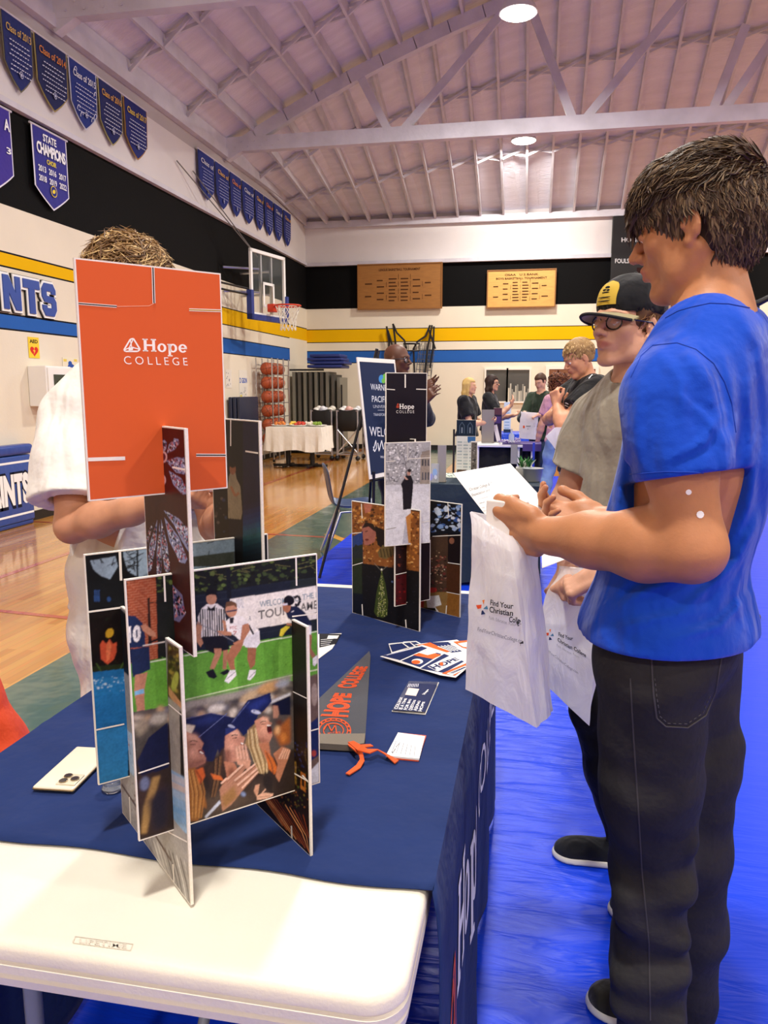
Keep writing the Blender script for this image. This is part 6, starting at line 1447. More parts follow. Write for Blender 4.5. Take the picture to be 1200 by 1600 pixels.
school_chair((py(693, 700, 6.9).x, 6.9, 0), radians(200), 'navy moulded plastic chair mostly hidden behind the dark green table')

# second booth: dark cloth table
M['tealcloth'] = mat('dark_teal_cloth', '#1d2f3d', .85, bump=.2, bscale=200, bump2=.2, b2scale=5)
M['acryl'] = mat('clear_acrylic', '#cfd6da', .08, alpha=.45, spec=.8)
M['acryl_grey'] = mat('frosted_acrylic', '#a8a49f', .3, alpha=.92)
gx0, gx1, gy0, gy1 = -.74, .06, 5.45, 6.2
o = empty('folding_table', ((gx0+gx1)/2, (gy0+gy1)/2, 0), 0, 'folding table of the second booth under a dark teal cloth', 'table')
b = MB(); b.mm((gx0+.01, gy0+.01, .70), (gx1-.01, gy1-.01, .735)); b.build('tabletop', M['whitepl'], o, world=True)
for x in (gx0+.2, gx1-.2):
    for y in (gy0+.1, gy1-.1): b = MB(); b.tube([(x, y, .014), (x, y, .70)], .014, 8); b.build('leg', M['tleg'], o, True, True)
q = drape('tablecloth', gx0, gx1, gy0, gy1, .742, .70, M['tealcloth'], None, .015, .008, seed=2); tag(q, 'dark teal cloth on the second booth table behind the small display', 'tablecloth')
Zc2 = .745
# leafy runner
A = Art(Plane((gx0, gy0, Zc2), (1, 0, 0), (0, 1, 0)), base=.003); A.pix = False; R_ = random.Random(3)
b = MB(); b.mm((gx0+.05, gy0+.40, Zc2-.001), (gx1-.1, gy0+.70, Zc2+.0015)); q = b.build('table_runner', mat('runner_cream', '#d8ddd2', .8)); tag(q, 'pale table runner printed with green leaves on the second booth table', 'runner')
for c_ in ('#5f8468', '#3f6350', '#8fae94', '#eef0e8', '#2f5144'):
    ps = []
    for _ in range(60):
        x, y, a, l = R_.uniform(.07, .70), R_.uniform(.42, .68), R_.uniform(0, 6.28), R_.uniform(.012, .03); ps.append([(x, y), (x+l*cos(a)-l*.4*sin(a), y+l*sin(a)+l*.4*cos(a)), (x+2*l*cos(a), y+2*l*sin(a)), (x+l*cos(a)+l*.4*sin(a), y+l*sin(a)-l*.4*cos(a))])
    A.many([[(min(max(x, .055), .70), min(max(y, .405), .695)) for x, y in p_] for p_ in ps], c_)
A.build('leaf_print', q, M['matte_print'])
def stand_box(name, label, cat, X0, X1, y, z0, z1, t, m, draw=None, lean=0.0, group=None):
    o = empty(name, ((X0+X1)/2, y, z0), 0, label, cat, group)
    b = MB(); b.mm((X0, y, z0), (X1, y+t, z1)); b.mm((X0, y, z0), (X1, y+max(t, .07), z0+.004)); b.build('panel', m, o, world=True)
    if draw: A = Art(Plane((X0, y, z0), (1, 0, 0), (0, 0, 1)), base=.002); A.pix = False; draw(A, X1-X0, z1-z0); A.build('print', o, M['matte_print'])
    return o
def X_at(px_, Y): return py(px_, 700, Y).x
def zat(y_, Y, x=700): return py(x, y_, Y).z
# clear sign holders near the left end
stand_box('acrylic_sign_holder', 'clear acrylic sign holder with blue smudge of paper beside the snow card', 'sign holder', X_at(674, 5.5), X_at(686, 5.5), 5.5, Zc2, zat(725, 5.5), .03, M['acryl'], lambda A, w, h: [A.ell(w*.5, h*.55, w*.3, h*.2, '#9fc4e6'), A.ell(w*.6, h*.3, w*.2, h*.12, '#dfe8ee')], group='acrylic holders')
o = stand_box('acrylic_sign_holder', 'frosted grey acrylic panel standing left on the second booth table', 'sign holder', X_at(684, 5.55), X_at(697, 5.55), 5.55, Zc2, zat(696, 5.55), .02, M['acryl_grey'], group='acrylic holders')
# brochure display: black top with arches, white brochures
def bro(A, w, h):
    A.rect(.0, h*.72, w, h, '#1c2a3c'); 
    for cx_ in (.28, .70): A.line([(w*(cx_-.12), h*.76), (w*(cx_-.12), h*.90), (w*cx_, h*.96), (w*(cx_+.12), h*.90), (w*(cx_+.12), h*.76)], .006, '#4f6072'); A.rect(w*(cx_-.03), h*.77, w*(cx_+.03), h*.87, '#8a97a4')
    A.rect(.01*w, 0, .99*w, h*.715, '#e6e8e4'); A.rect(.58*w, h*.60, .99*w, h*.71, '#3d6ea8')
    for k in range(11):
        for j in range(3): A.rect(w*(.06+.31*j), h*(.05+.055*k), w*(.06+.31*j+.24), h*(.05+.055*k+.022), ['#b4bcc0', '#9fb0b4', '#ccd2d2'][(k+j) % 3])
    A.rect(.05*w, .0, .55*w, .12*h, '#5d4636')
stand_box('brochure_display', 'tall display with black arched top and rows of pale brochures on the second booth table', 'brochure display', X_at(713, 5.95), X_at(743, 5.95), 5.95, Zc2, zat(656, 5.95), .02, M['card'], bro)
stand_box('photo_standee', 'narrow grey photo standee right of the brochure display', 'standee', X_at(736, 5.8), X_at(746, 5.8), 5.8, Zc2, zat(689, 5.8), .01, M['card'], lambda A, w, h: [A.rect(.05*w, .03*h, .92*w, .97*h, '#6a645c'), A.speckle(.06*w, .04*h, .9*w, .95*h, 40, .008, ['#a8a298', '#3c3a38', '#8a8478'])])
# planter box and plant
p = py(815, 740, 5.9)
o = empty('potted_plant', (p.x, 5.9, Zc2), 0, 'small green and white plant in a grey box on the second booth table', 'plant')
b = MB(); b.mm((p.x-.045, 5.84, Zc2), (p.x+.085, 5.96, Zc2+.085), .004); b.build('pot', mat('planter_grey', '#a9a9a4', .6), o, True, True)
b = MB(); R_ = random.Random(4)
for k in range(46):
    a = R_.uniform(0, 6.28); L_ = R_.uniform(.05, .11); q0 = Vector((p.x+.02+R_.uniform(-.04, .04), 5.9+R_.uniform(-.03, .03), Zc2+.08)); d = Vector((cos(a)*.5, sin(a)*.5, 1)).normalized(); s_ = Vector((-sin(a), cos(a), 0))*.009
    m_ = q0+d*L_*.6; e_ = q0+d*L_+Vector((cos(a), sin(a), -.3))*.015; b.add([q0, m_+s_, e_, m_-s_], [(0, 1, 2), (0, 2, 3)], 0, col(['#2f6b3c', '#4c8a4c', '#e6ecdc', '#23502e'][k % 4]))
b.build('leaves', M['matte_print'], o, world=True)
p = py(733, 779, 5.5)
flat = empty('name_card', (p.x, 5.5, Zc2), 0, 'little white name card at the front edge of the dark teal cloth', 'card'); b = MB(); b.mm((p.x-.04, 5.47, Zc2), (p.x+.04, 5.475, Zc2+.035)); b.build('card_face', M['whitepl'], flat, world=True)
# white round tubs on the second table right
p = py(838, 760, 5.75); b = MB(); b.lathe((p.x-.03, 5.75, Zc2), [(.06, 0), (.075, .09), (.08, .095), (.072, .095)], 24); q = b.build('plastic_tub', mat('tub_grey', '#878d92', .3), None, True); tag(q, 'grey round tub with pale rim at the right of the second booth table', 'tub')

# third booth: black cloth with purple confetti
M['blackcloth'] = mat('black_cloth', '#101114', .85, bump=.2, bscale=8)
hx0, hx1, hy0, hy1 = X_at(741, 9.7), X_at(838, 9.7)+.05, 9.6, 10.15
o = empty('folding_table', ((hx0+hx1)/2, 9.9, 0), 0, 'folding table of the third booth with black cloth and open front', 'table')
b = MB(); b.mm((hx0, hy0, .70), (hx1, hy1, .74), .01); b.build('tabletop', M['whitepl'], o, True, True)
for x in (hx0+.05, hx0+.55, hx1-.1):
    b = MB(); b.tube([(x, hy0+.05, .014), (x, hy0+.05, .70)], .016, 8); b.build('leg', M['whitepl'], o, True, True)
b = MB()
for (a, e, z0) in ((hx0+.02, hx0+.6, .03), (hx0+.6, hx1, .03)):
    n = 14; vs = []
    for k in range(n+1): x = a+(e-a)*k/n; y = hy0+.10+.02*sin(k*1.3); vs += [(x, y, z0), (x, y, .70)]
    b.add(vs, [(2*k, 2*k+2, 2*k+3, 2*k+1) for k in range(n)])
q = b.build('table_skirt', M['blackcloth'], None, True); tag(q, 'black cloth hanging below the third booth tabletop', 'tablecloth')
b = MB(); b.mm((hx0+.35, hy0-.005, .741), (hx1+.01, hy0+.5, .747)); b.mm((hx0+.6, hy0-.008, .66), (hx1+.01, hy0-.001, .745)); q = b.build('table_runner', mat('purple_runner', '#4b3a78', .7)); tag(q, 'purple runner on the third booth table', 'runner')
b = MB(); R_ = random.Random(6)
for k in range(260):
    x, y = R_.uniform(hx0+.3, hx1-.25), R_.uniform(hy0+.0, hy0+.35); z = .752+R_.uniform(0, .05)*(1 if .5 < (x-hx0) else .4); r_ = .012; b.add([(x-r_, y, z), (x, y-r_, z+.01), (x+r_, y, z+.004), (x, y+r_, z+.012)], [(0, 1, 2, 3)], 0, col(R_.choice(['#f0eef4', '#7a5aa8', '#e6e0f0', '#c9b8de', '#ffffff', '#5b3f92'])))
q = b.build('wrapped_sweets', M['matte_print']); tag(q, 'heap of white and purple wrapped sweets on the third booth table', 'sweets', kind='stuff')
stand_box('display_board', 'tall grey standing board on the third booth table', 'display board', X_at(752, 9.75), X_at(771, 9.75), 9.75, .748, zat(640, 9.75), .05, mat('board_grey', '#8d8784', .6))
def purp(A, w, h): A.rect(0, 0, w, h, '#2a2140'); A.rect(0, h*.8, w, h, '#5b3a4a'); A.rect(.1*w, h*.55, .9*w, h*.75, '#4b3a78'); A.ell(.35*w, .42*h, .2*w, .06*h, '#c9a83c'); A.line([(.2*w, .5*h), (.7*w, .02*h)], .05, '#e6e0ee')
stand_box('purple_banner_stand', 'dark purple brochure tower with slanting white flyer on the third booth table', 'brochure tower', X_at(770, 9.9), X_at(783, 9.9), 9.9, .748, zat(637, 9.9), .03, M['card'], purp)
p = py(799, 690, 9.7); b = MB(); b.lathe((p.x, 9.7, .748), [(.035, 0), (.035, .10), (.012, .13), (.012, .17), (.014, .175)], 14); q = b.build('water_bottle', mat('bottle_clear', '#c9d6e4', .1, alpha=.6), None, True); tag(q, 'clear water bottle among the sweets on the third booth table', 'bottle')
b = MB(); xx = X_at(802, 9.55); b.mm((xx-.03, 9.585, .50), (xx+.05, 9.599, .74)); q = b.build('hanging_sign', mat('sign_grey', '#9a9a94', .6)); tag(q, 'narrow grey sign hanging below the third booth tabletop', 'sign')
# fourth booth: blue covered table and tall leaflet
b = MB(); b.mm((X_at(772, 12.2), 12.0, .0), (X_at(828, 12.2), 12.6, .745), .03); q = b.build('blue_covered_table', mat('blue_sheet', '#1747c8', .35, bump=.3, bscale=6), None, True); tag(q, 'table hidden under a bright blue cover behind the third booth', 'table')
def lfl(A, w, h): A.rect(0, 0, w, h, '#c8d8e8'); [A.rect(w*.15, h*(.12+.1*k), w*.8, h*(.15+.1*k), '#7fa2c6') for k in range(8)]; A.rect(0, 0, w, h*.1, '#26364e')
stand_box('leaflet_tower', 'pale blue tall leaflet board standing on the bright blue table', 'leaflet board', X_at(786, 12.1), X_at(797, 12.1), 12.1, .75, zat(628, 12.1), .02, M['card'], lfl)
# blue upright post right of third booth, tripod and microphone stand
o = empty('tripod_stand', (X_at(710, 9.0), 9.0, 0), 0, 'small black tripod standing left of the brochure display', 'tripod'); x = X_at(709, 9.0)
b = MB(); b.tube([(x, 9, .35), (x, 9, .95)], .012, 8)
for a in (0, 2.1, 4.2): b.tube([(x, 9, .45), (x+.28*cos(a), 9+.28*sin(a), .012)], .009, 6)
b.build('legs', M['black'], o, True, True); b = MB(); b.box((x+.03, 9, .32), (.05, .04, .06), None, .01); b.build('weight_bag', M['black'], o, True, True)
b = MB(); xx = X_at(834, 8.2); b.mm((xx-.012, 8.2, .01), (xx+.012, 8.22, .86)); b.mm((xx-.06, 8.1, .012), (xx+.1, 8.35, .03)); q = b.build('blue_post', mat('post_blue', '#2238a8', .4)); tag(q, 'thin blue upright post right of the third booth table', 'post')
p = py(1184, 474, 5.0)
o = empty('microphone_stand', (p.x, 5.0, 0), 0, 'black stand with tilted boom arm behind the taller boy at the right edge', 'stand')
b = MB(); b.tube([(p.x, 5, .03), (p.x, 5, p.z)], .012, 8); b.tube([py(1140, 476, 5.0), p, py(1215, 458, 5.0)], [.010, .02, .016], 8); b.tube([py(1158, 492, 5.0), py(1168, 476, 5.0)], .006, 6); b.build('pole', M['black'], o, True, True)
b = MB(); b.lathe((p.x, 5, .012), [(.15, 0), (.15, .012), (.03, .03)], 24); b.build('base', M['black'], o, True, True)
# ================================================================== people
def V3(*a): return Vector(a)
def nrm(v): return Vector(v).normalized()
def orth(n, f): n = Vector(n); return (n-f*n.dot(f)).normalized()
def add_hand(F, Wp, f, n, side, s=1.0, curl=(60, 65, 70, 75), thumb=(.6, .7, .35), k=.006, spread=.0):
    """palm, four separate jointed fingers and a thumb leaving the palm's side; returns nail points"""
    f = nrm(f); n = orth(n, f); t = (n.cross(f) if side == 'L' else f.cross(n)).normalized(); Wp = Vector(Wp)
    R = basis(t, f, n)
    F.box(Wp+f*.052*s, (.040*s, .046*s, .0135*s), R, .012*s, .012)
    F.cap(Wp-f*.012*s, .0255*s, Wp+f*.03*s, .021*s, .014)
    F.ell(Wp+f*.04*s+t*.022*s+n*.008*s, (.018*s, .03*s, .016*s), R, .010)
    nails = []
    for i in range(4):
        L_ = [.072, .080, .075, .060][i]*s; r_ = [.0090, .0092, .0088, .0078][i]*s; b = Wp+f*(.088-.004*abs(i-1))*s+t*(.030-.0205*i)*s; p = b; pts = [(b-f*.015*s, r_*1.05), (b, r_*1.08)]
        a = 0; fan = t*(1.5-i)*spread
        for j, fr in enumerate((.45, .30, .25)):
            a += radians(curl[i])*(.9, 1.1, .7)[j]; d = (f*cos(a)+n*sin(a)+fan).normalized(); p = p+d*L_*fr; pts.append((p, r_*(1-.10*(j+1))))
        F.chain(pts, .004); nails.append((p, d, r_*.7))
    b = Wp+f*.025*s+t*.030*s; d1 = (f*thumb[0]+t*thumb[1]+n*thumb[2]).normalized(); p1 = b+d1*.042*s; d2 = (d1+f*.5+n*.15-t*.25).normalized(); p2 = p1+d2*.030*s
    F.chain([(b, .0145*s), (p1, .0112*s), (p2, .0092*s), (p2+d2*.004, .0085*s)], .007); nails.append((p2, d2, .007*s))
    # knuckles
    for i in range(4): F.ell(Wp+f*.086*s+t*(.030-.0205*i)*s-n*.0065*s, (.0095*s,)*3, None, .004)
    return nails
def head_R(fwd, pitch=0, roll=0):
    f = nrm((fwd[0], fwd[1], 0)); r = Vector((f.y, -f.x, 0)); f2 = (f*cos(pitch)+Vector((0, 0, 1))*sin(pitch)).normalized(); u = r.cross(f2); q = Matrix.Rotation(roll, 3, f2); return basis(q @ r, f2, q @ u)
def add_head(F, c, R, s=1.0, male=True, detail=True):
    c = Vector(c)
    def P(x, y, z): return c+R @ Vector((x, y, z))*s
    def E(x, y, z, a, b, d, k=.018, sub=False, tilt=None): F.ell(P(x, y, z), (a*s, b*s, d*s), (R @ tilt) if tilt else R, k*s, sub)
    jw = 1.0 if male else .92
    E(0, -.012, .038, .075, .097, .086); E(0, .028, -.018, .062*jw, .060, .072, .02)
    for sx in (-1, 1):
        F.chain([(P(sx*.058*jw, -.012, -.045), .017*s), (P(sx*.046*jw, .025, -.078), .018*s), (P(sx*.014, .068, -.098), .017*s)], .018*s)
        E(sx*.042, .057, -.018, .024, .022, .022, .018); E(sx*.045, .02, -.05, .022, .035, .035, .02)
    E(0, .073, -.097, .021, .018, .016, .014)
    E(0, .070, -.052, .030, .026, .030, .016)
    F.chain([(P(-.045, .066, .024), .010*s), (P(-.02, .083, .026), .011*s), (P(.02, .083, .026), .011*s), (P(.045, .066, .024), .010*s)], .014*s)
    if detail:
        for sx in (-1, 1):
            E(sx*.031, .098, .003, .017, .016, .012, .010, True)
            E(sx*.031, .079, .003, .0150, .0125, .0105, .003)
        F.chain([(P(0, .086, .014), .0075*s), (P(0, .100, -.006), .0085*s), (P(0, .113, -.023), .0105*s)], .009*s)
        for sx in (-1, 1): F.ell(P(sx*.0125, .099, -.028), (.0085*s, .011*s, .0085*s), R, .006*s); F.ell(P(sx*.007, .106, -.0365), (.0032*s,)*3, None, .002*s, True)
        F.chain([(P(-.023, .085, -.054), .0042*s), (P(-.006, .0965, -.0495), .0058*s), (P(.006, .0965, -.0495), .0058*s), (P(.023, .085, -.054), .0042*s)], .005*s)
        F.chain([(P(-.020, .085, -.0605), .0045*s), (P(0, .0945, -.0635), .0068*s), (P(.020, .085, -.0605), .0045*s)], .005*s)
        E(0, .094, -.076, .022, .008, .005, .006, True)
    else:
        F.chain([(P(0, .088, .01), .009*s), (P(0, .112, -.022), .012*s)], .01*s)
    for sx in (-1, 1):
        tl = Matrix.Rotation(radians(-12), 3, 'X') @ Matrix.Rotation(radians(sx*18), 3, 'Z')
        E(sx*.079, -.010, -.004, .0075, .0185, .031, .006, False, tl); E(sx*.077, -.003, -.034, .006, .009, .010, .006)
        if detail: E(sx*.0865, -.006, .002, .0045, .0105, .018, .003, True, tl); E(sx*.083, .004, -.008, .003, .005, .006, .003)
    return P
def face_paint(P, s, skin, lip, brow, eyes=True, R=None):
    out = [(P(0, .10, -.026), .022*s, '#c07a62' if skin[1] > '9' else skin, 2.5)]
    for sx in (-1, 1): out.append((P(sx*.045, .062, -.022), .026*s, lip, 6.0))
    out.append((P(0, .094, -.052), (.0, .0, .0), lip, 1)) if False else None
    def lips(V, C):
        q = (V-np.array(P(0, 0, 0))) @ np.array(R)/s
        w = np.clip(1.3-np.sqrt((q[:, 0]/.023)**2+((q[:, 2]+.0565)/.0088)**2), 0, .4)[:, None]*2.2*(q[:, 1] > .078)[:, None]
        C = C*(1-np.clip(w, 0, .8))+np.array(col(lip))*np.clip(w, 0, .8)
        for sx in (-1, 1):
            zz = .024+.10*(-(np.abs(q[:, 0])-.030)**2)*8
            w = np.clip(1.4-np.sqrt(((q[:, 0]-sx*.031)/.019)**2+((q[:, 2]-zz-.001)/.0042)**2), 0, .5)[:, None]*1.8*(q[:, 1] > .06)[:, None]
            C = C*(1-np.clip(w, 0, .85))+np.array(col(brow))*np.clip(w, 0, .85)
        return C
    out.append(lips); return out
def eyes(P, R, s, root, iris='#4a5a4a'):
    for sx in (-1, 1):
        b = MB(); c = P(sx*.031, .0768, .002); n, m = 20, 14; r_ = .0128*s
        Rr = R @ Matrix.Rotation(-pi/2, 3, 'X')
        vs = [c+Rr @ Vector((r_*1.12*sin(pi*i/m)*cos(2*pi*k/n), r_*.86*sin(pi*i/m)*sin(2*pi*k/n), r_*cos(pi*i/m))) for i in range(m+1) for k in range(n)]
        for i in range(m):
            cc = col('#0a0a0a') if i == 0 else col(iris) if i == 1 else col('#e6e0da')
            b.add(vs if i == 0 else [], [], 0)
            for k in range(n): b.f.append((i*n+k, (i+1)*n+k, (i+1)*n+(k+1) % n, i*n+(k+1) % n)); b.m.append(0); b.c.append(cc)
        b.build('eyeball', M['eye'], root, False, True)
M['eye'] = mat('eye_surface', '#eeeeee', .12, attr=True, coat=.8)
def locks(name, P, R, root, n, length, cols_, seed=1, reg=None, crown=(0, -.035, .12), rad=(.080, .104, .092), ctr=(0, -.012, .040), w=.0035, droop=.5, noise_=.35, lift=.006, s=1.0, curl=0.0, flow=None, m=None):
    R_ = random.Random(seed); b = MB(); cr = Vector(crown); C0 = Vector(ctr); rd = Vector(rad); done = 0; tries = 0
    while done < n and tries < n*40:
        tries += 1
        v = Vector((R_.gauss(0, 1), R_.gauss(0, 1), R_.gauss(0, 1))).normalized(); p = C0+Vector((v.x*rd.x, v.y*rd.y, v.z*rd.z))
        if reg and not reg(p): continue
        nn = Vector((v.x/rd.x, v.y/rd.y, v.z/rd.z)).normalized(); d = (p-cr); d = d-nn*d.dot(nn); d = d.normalized() if d.length > 1e-4 else nn.orthogonal()
        if flow: fl_ = flow(p); d = (d*(1-fl_[1])+(fl_[0]-nn*fl_[0].dot(nn))*fl_[1]).normalized()
        jit = Vector((R_.gauss(0, 1), R_.gauss(0, 1), R_.gauss(0, 1)))*noise_; d = (d+jit-nn*jit.dot(nn)).normalized()
        L_ = length(p)*R_.uniform(.7, 1.3) if callable(length) else length*R_.uniform(.6, 1.35); ns = 5; pts = []; q = p+nn*.001; ph = R_.uniform(0, 6.28); side = nn.cross(d)
        for i in range(ns+1):
            t = i/ns; pts.append(P(*(q+side*sin(ph+t*7)*curl*L_)))
            st = L_/ns; q = q+d*st
            # hug the head while lifting at the root
            e = Vector(((q.x-C0.x)/rd.x, (q.y-C0.y)/rd.y, (q.z-C0.z)/rd.z)); k = e.length
            target = 1+lift/.09*(.5+1.5*t)
            if k < target: q = C0+(q-C0)*(target/k)
            d = (d+Vector((0, 0, -droop*.25))).normalized()
            if curl: d = (d+side*cos(ph+t*7)*curl).normalized()
        ww = w*s*R_.uniform(.6, 1.4); c_ = cols_[R_.randrange(len(cols_))]
        b.tube(pts, [ww*.8, ww*1.1, ww, ww*.85, ww*.6, ww*.12], 4, cap=False, flat=.5, col_=col(c_)); done += 1
    o = b.build(name, m or M['hair'], root, True, True); return o
def hairshell(F, P, R, s, back=-.05, front=.055, thick=.0, side=.0):
    t = .006+thick
    F.ell(P(0, -.014, .042), ((.077+t)*s, (.099+t)*s, (.088+t)*s), R)
    F.ell(P(0, -.030, .0), ((.066+t)*s, (.066+t)*s, (.075+t)*s), R, .01)
    # clear the face and the nape
    F.box(P(0, .115, -.065), (.10*s, .075*s, .125*s), R, .03*s, .012*s, True)
    F.box(P(0, -.02, back-.10), (.14*s, .14*s, .10*s), R, .02*s, .01*s, True)
    for sx in (-1, 1): F.ell(P(sx*.085, .000, -.028), (.02*s, .030*s, .052*s), R, .01, True)
def shoe(root, ank, d, s, upper, sole, label=None, pattern=None):
    d = nrm((d[0], d[1], 0)); t = Vector((-d.y, d.x, 0)); a = Vector((ank[0], ank[1], 0)); R = basis(d, t, Vector((0, 0, 1)))
    toe = a+d*.19*s
    F = Field([min(a.x, toe.x)-.12, min(a.y, toe.y)-.12, -.01], [max(a.x, toe.x)+.12, max(a.y, toe.y)+.12, .15], .0045)
    F.ell(a+d*.0+V3(0, 0, .045), (.055*s, .040*s, .055*s), R).ell(a+d*.09*s+V3(0, 0, .035), (.095*s, .043*s, .042*s), R, .03).ell(a+d*.15*s+V3(0, 0, .03), (.055*s, .047*s, .032*s), R, .02)
    F.cut((0, 0, .012), (0, 0, -1)).cut((0, 0, .095), (0, 0, 1))
    sh = F.build('shoe', M['cloth'], root, upper, [pattern] if pattern else None, 1)
    if label: sh['label'] = label
    F = Field([min(a.x, toe.x)-.12, min(a.y, toe.y)-.12, -.01], [max(a.x, toe.x)+.12, max(a.y, toe.y)+.12, .06], .0045)
    F.ell(a+d*.0+V3(0, 0, .015), (.062*s, .045*s, .03*s), R).ell(a+d*.09*s+V3(0, 0, .015), (.105*s, .047*s, .03*s), R, .03).ell(a+d*.15*s+V3(0, 0, .015), (.060*s, .051*s, .03*s), R, .02)
    F.cut((0, 0, .008), (0, 0, -1)).cut((0, 0, .030), (0, 0, 1)); F.build('sole', M['matte_print'], sh, sole, None, 0)
def human(label, loc, fwd, s, h, skin, arms, hfwd=None, pitch=0.0, hoff=(0, .03, 0), top='#333333', pants='#222222', sleeve=.6, hem=.92, loose=.014, male=True, hair='#3a2a1c', hairs=None, knees=None, ankles=None, chest=None, hip=None, lip='#a0584a', lowcut=.88, ripple=.004, shoes=('#222222', '#e6e4de'), detail=True, shirt_hook=None, body_hook=None, pants_hook=None, tilt=0.0, belly=0.0, kind_hair='short', zs=1.0, pants_name='trousers', shirt_name='tshirt', neck_r=.052, hs=1.0, pleg=1.0, leg_h=None, roll=0, arm_r=1.0, shz=1.425, shx=.172, slv=1.0):
    f = nrm((fwd[0], fwd[1], 0)); r = Vector((f.y, -f.x, 0)); O = Vector((loc[0], loc[1], 0)); up = Vector((0, 0, 1)); R = basis(r, f, up)
    chest = Vector((chest[0], chest[1], 0)) if chest else O; hip = Vector((hip[0], hip[1], 0)) if hip else O
    def Lc(x, y, z): return chest+r*x*s+f*y*s+up*z*s
    def Lh(x, y, z): return hip+r*x*s+f*y*s+up*z*s
    root = empty('person', O, 0, label, 'person')
    SH = {'L': Lc(-shx, -.005, shz), 'R': Lc(shx, -.005, shz)}
    hf = nrm((hfwd[0], hfwd[1], 0)) if hfwd else f
    hR = head_R(hf, pitch, roll); hc = Lc(hoff[0], hoff[1], 1.635+hoff[2]); hsz = s*hs*(1.0 if male else .96)
    pts = [hc+V3(0, 0, .2), hc-V3(0, 0, .2), SH['L'], SH['R'], Lh(0, 0, lowcut-.1)]
    for k_, a in arms.items(): pts += [Vector(a['E']), Vector(a['W']), Vector(a['W'])+nrm(a['f'])*.20]
    lo = [min(p[i] for p in pts)-.13 for i in range(3)]; hi = [max(p[i] for p in pts)+.13 for i in range(3)]
    F = Field(lo, hi, h)
    # trunk
    F.ell(Lc(0, 0, 1.27), (.150*s, .098*s, .19*s), R).ell(Lc(0, 0, 1.39), (.150*s, .080*s, .085*s), R, .04)
    F.ell((Lc(0, .01+belly, 1.08)+Lh(0, .01+belly, 1.08))/2, ((.132+belly*.5)*s, (.095+belly)*s, .15*s), R, .05).ell(Lh(0, 0, .93), (.150*s, .105*s, .12*s), R, .05)
    F.chain([(Lc(-.13, -.01, shz+.0), .050*s), (Lc(-.05, -.012, 1.445), .045*s), (Lc(.05, -.012, 1.445), .045*s), (Lc(.13, -.01, shz+.0), .050*s)], .05)
    F.chain([(Lc(0, -.012, 1.42), (neck_r+.012)*s), (Lc(0, -.005, 1.49), neck_r*s), (hc-hR @ Vector((0, .012, .055))*s, (neck_r+.001)*s)], .03)
    P = add_head(F, hc, hR, hsz, male, detail)
    nails = []
    for k_, a in arms.items():
        S0 = SH[k_]; E_, W_ = Vector(a['E']), Vector(a['W']); mid = E_+(W_-E_)*.28; ar = arm_r
        F.chain([(S0, .053*s*ar), (S0+(E_-S0)*.45, .049*s*ar), (E_, .041*s*a.get('fa', 1)**.6), (mid, .044*s*a.get('fa', 1)), (E_+(W_-E_)*.65, .035*s*a.get('fa', 1)), (W_, .027*s*a.get('fa', 1)**.6)], .025)
        nails += add_hand(F, W_, a['f'], a['n'], k_, s*a.get('hs', .98), a.get('curl', (50, 55, 60, 65)), a.get('thumb', (.6, .7, .35)))
    if body_hook: body_hook(F)
    F.cut((0, 0, lowcut*s), (0, 0, -1))
    paint = face_paint(P, hsz, skin, lip, hair, True, hR)
    for p, d, rr in nails: paint.append((p, rr*1.9, lip, 3.0))
    for k_, a in arms.items(): paint.append((a['E'], .06, lip, 6.0))
    body = F.build('body', M['skin'], root, skin, paint, 1)
    if detail: eyes(P, hR, hsz, root)
    # top
    F = Field([min(SH['L'].x, SH['R'].x, hip.x, *[a['E'][0] for a in arms.values()])-.24, min(SH['L'].y, SH['R'].y, hip.y, *[a['E'][1] for a in arms.values()])-.24, (hem-.08)*s], [max(SH['L'].x, SH['R'].x, hip.x, *[a['E'][0] for a in arms.values()])+.24, max(SH['L'].y, SH['R'].y, hip.y, *[a['E'][1] for a in arms.values()])+.24, 1.56*s+.03], max(h, .005))
    g = loose
    F.ell(Lc(0, 0, 1.27), ((.150+g)*s, (.100+g)*s, .20*s), R).ell(Lc(0, 0, 1.38), ((.152+g)*s, (.084+g)*s, .10*s), R, .04)
    F.ell((Lc(0, .01+belly, 1.08)+Lh(0, .01+belly, 1.08))/2, ((.142+g+belly*.5)*s, (.104+g+belly)*s, .19*s), R, .06).ell(Lh(0, 0, .93), ((.158+g)*s, (.116+g)*s, .16*s), R, .06)
    F.ell(Lh(0, 0, hem), ((.160+g*1.3)*s, (.119+g*1.3)*s, .10*s), R, .05)
    F.chain([(Lc(-.14, -.01, shz), (.053+g*.4)*s), (Lc(-.05, -.012, 1.445), (.050+g*.4)*s), (Lc(.05, -.012, 1.445), (.050+g*.4)*s), (Lc(.14, -.01, shz), (.053+g*.4)*s)], .05)
    for k_, a in arms.items():
        S0 = SH[k_]; E_, W_ = Vector(a['E']), Vector(a['W']); fr = a.get('sleeve', sleeve)
        if fr <= 1: d = (E_-S0); e = S0+d*fr; F.chain([(S0, (.056+g)*s*ar), (S0+d*fr*.5, (.055+g*1.15)*s*ar*slv), (e+d.normalized()*.03, (.055+g*1.5)*s*ar*slv)], .035)
        else: F.chain([(S0, (.056+g)*s), (E_, (.046+g)*s), (E_+(W_-E_)*(fr-1), (.034+g)*s)], .03)
    if shirt_hook: shirt_hook(F)
    if ripple: F.ripple(ripple, 11, int(abs(loc[0]*100)) % 50)
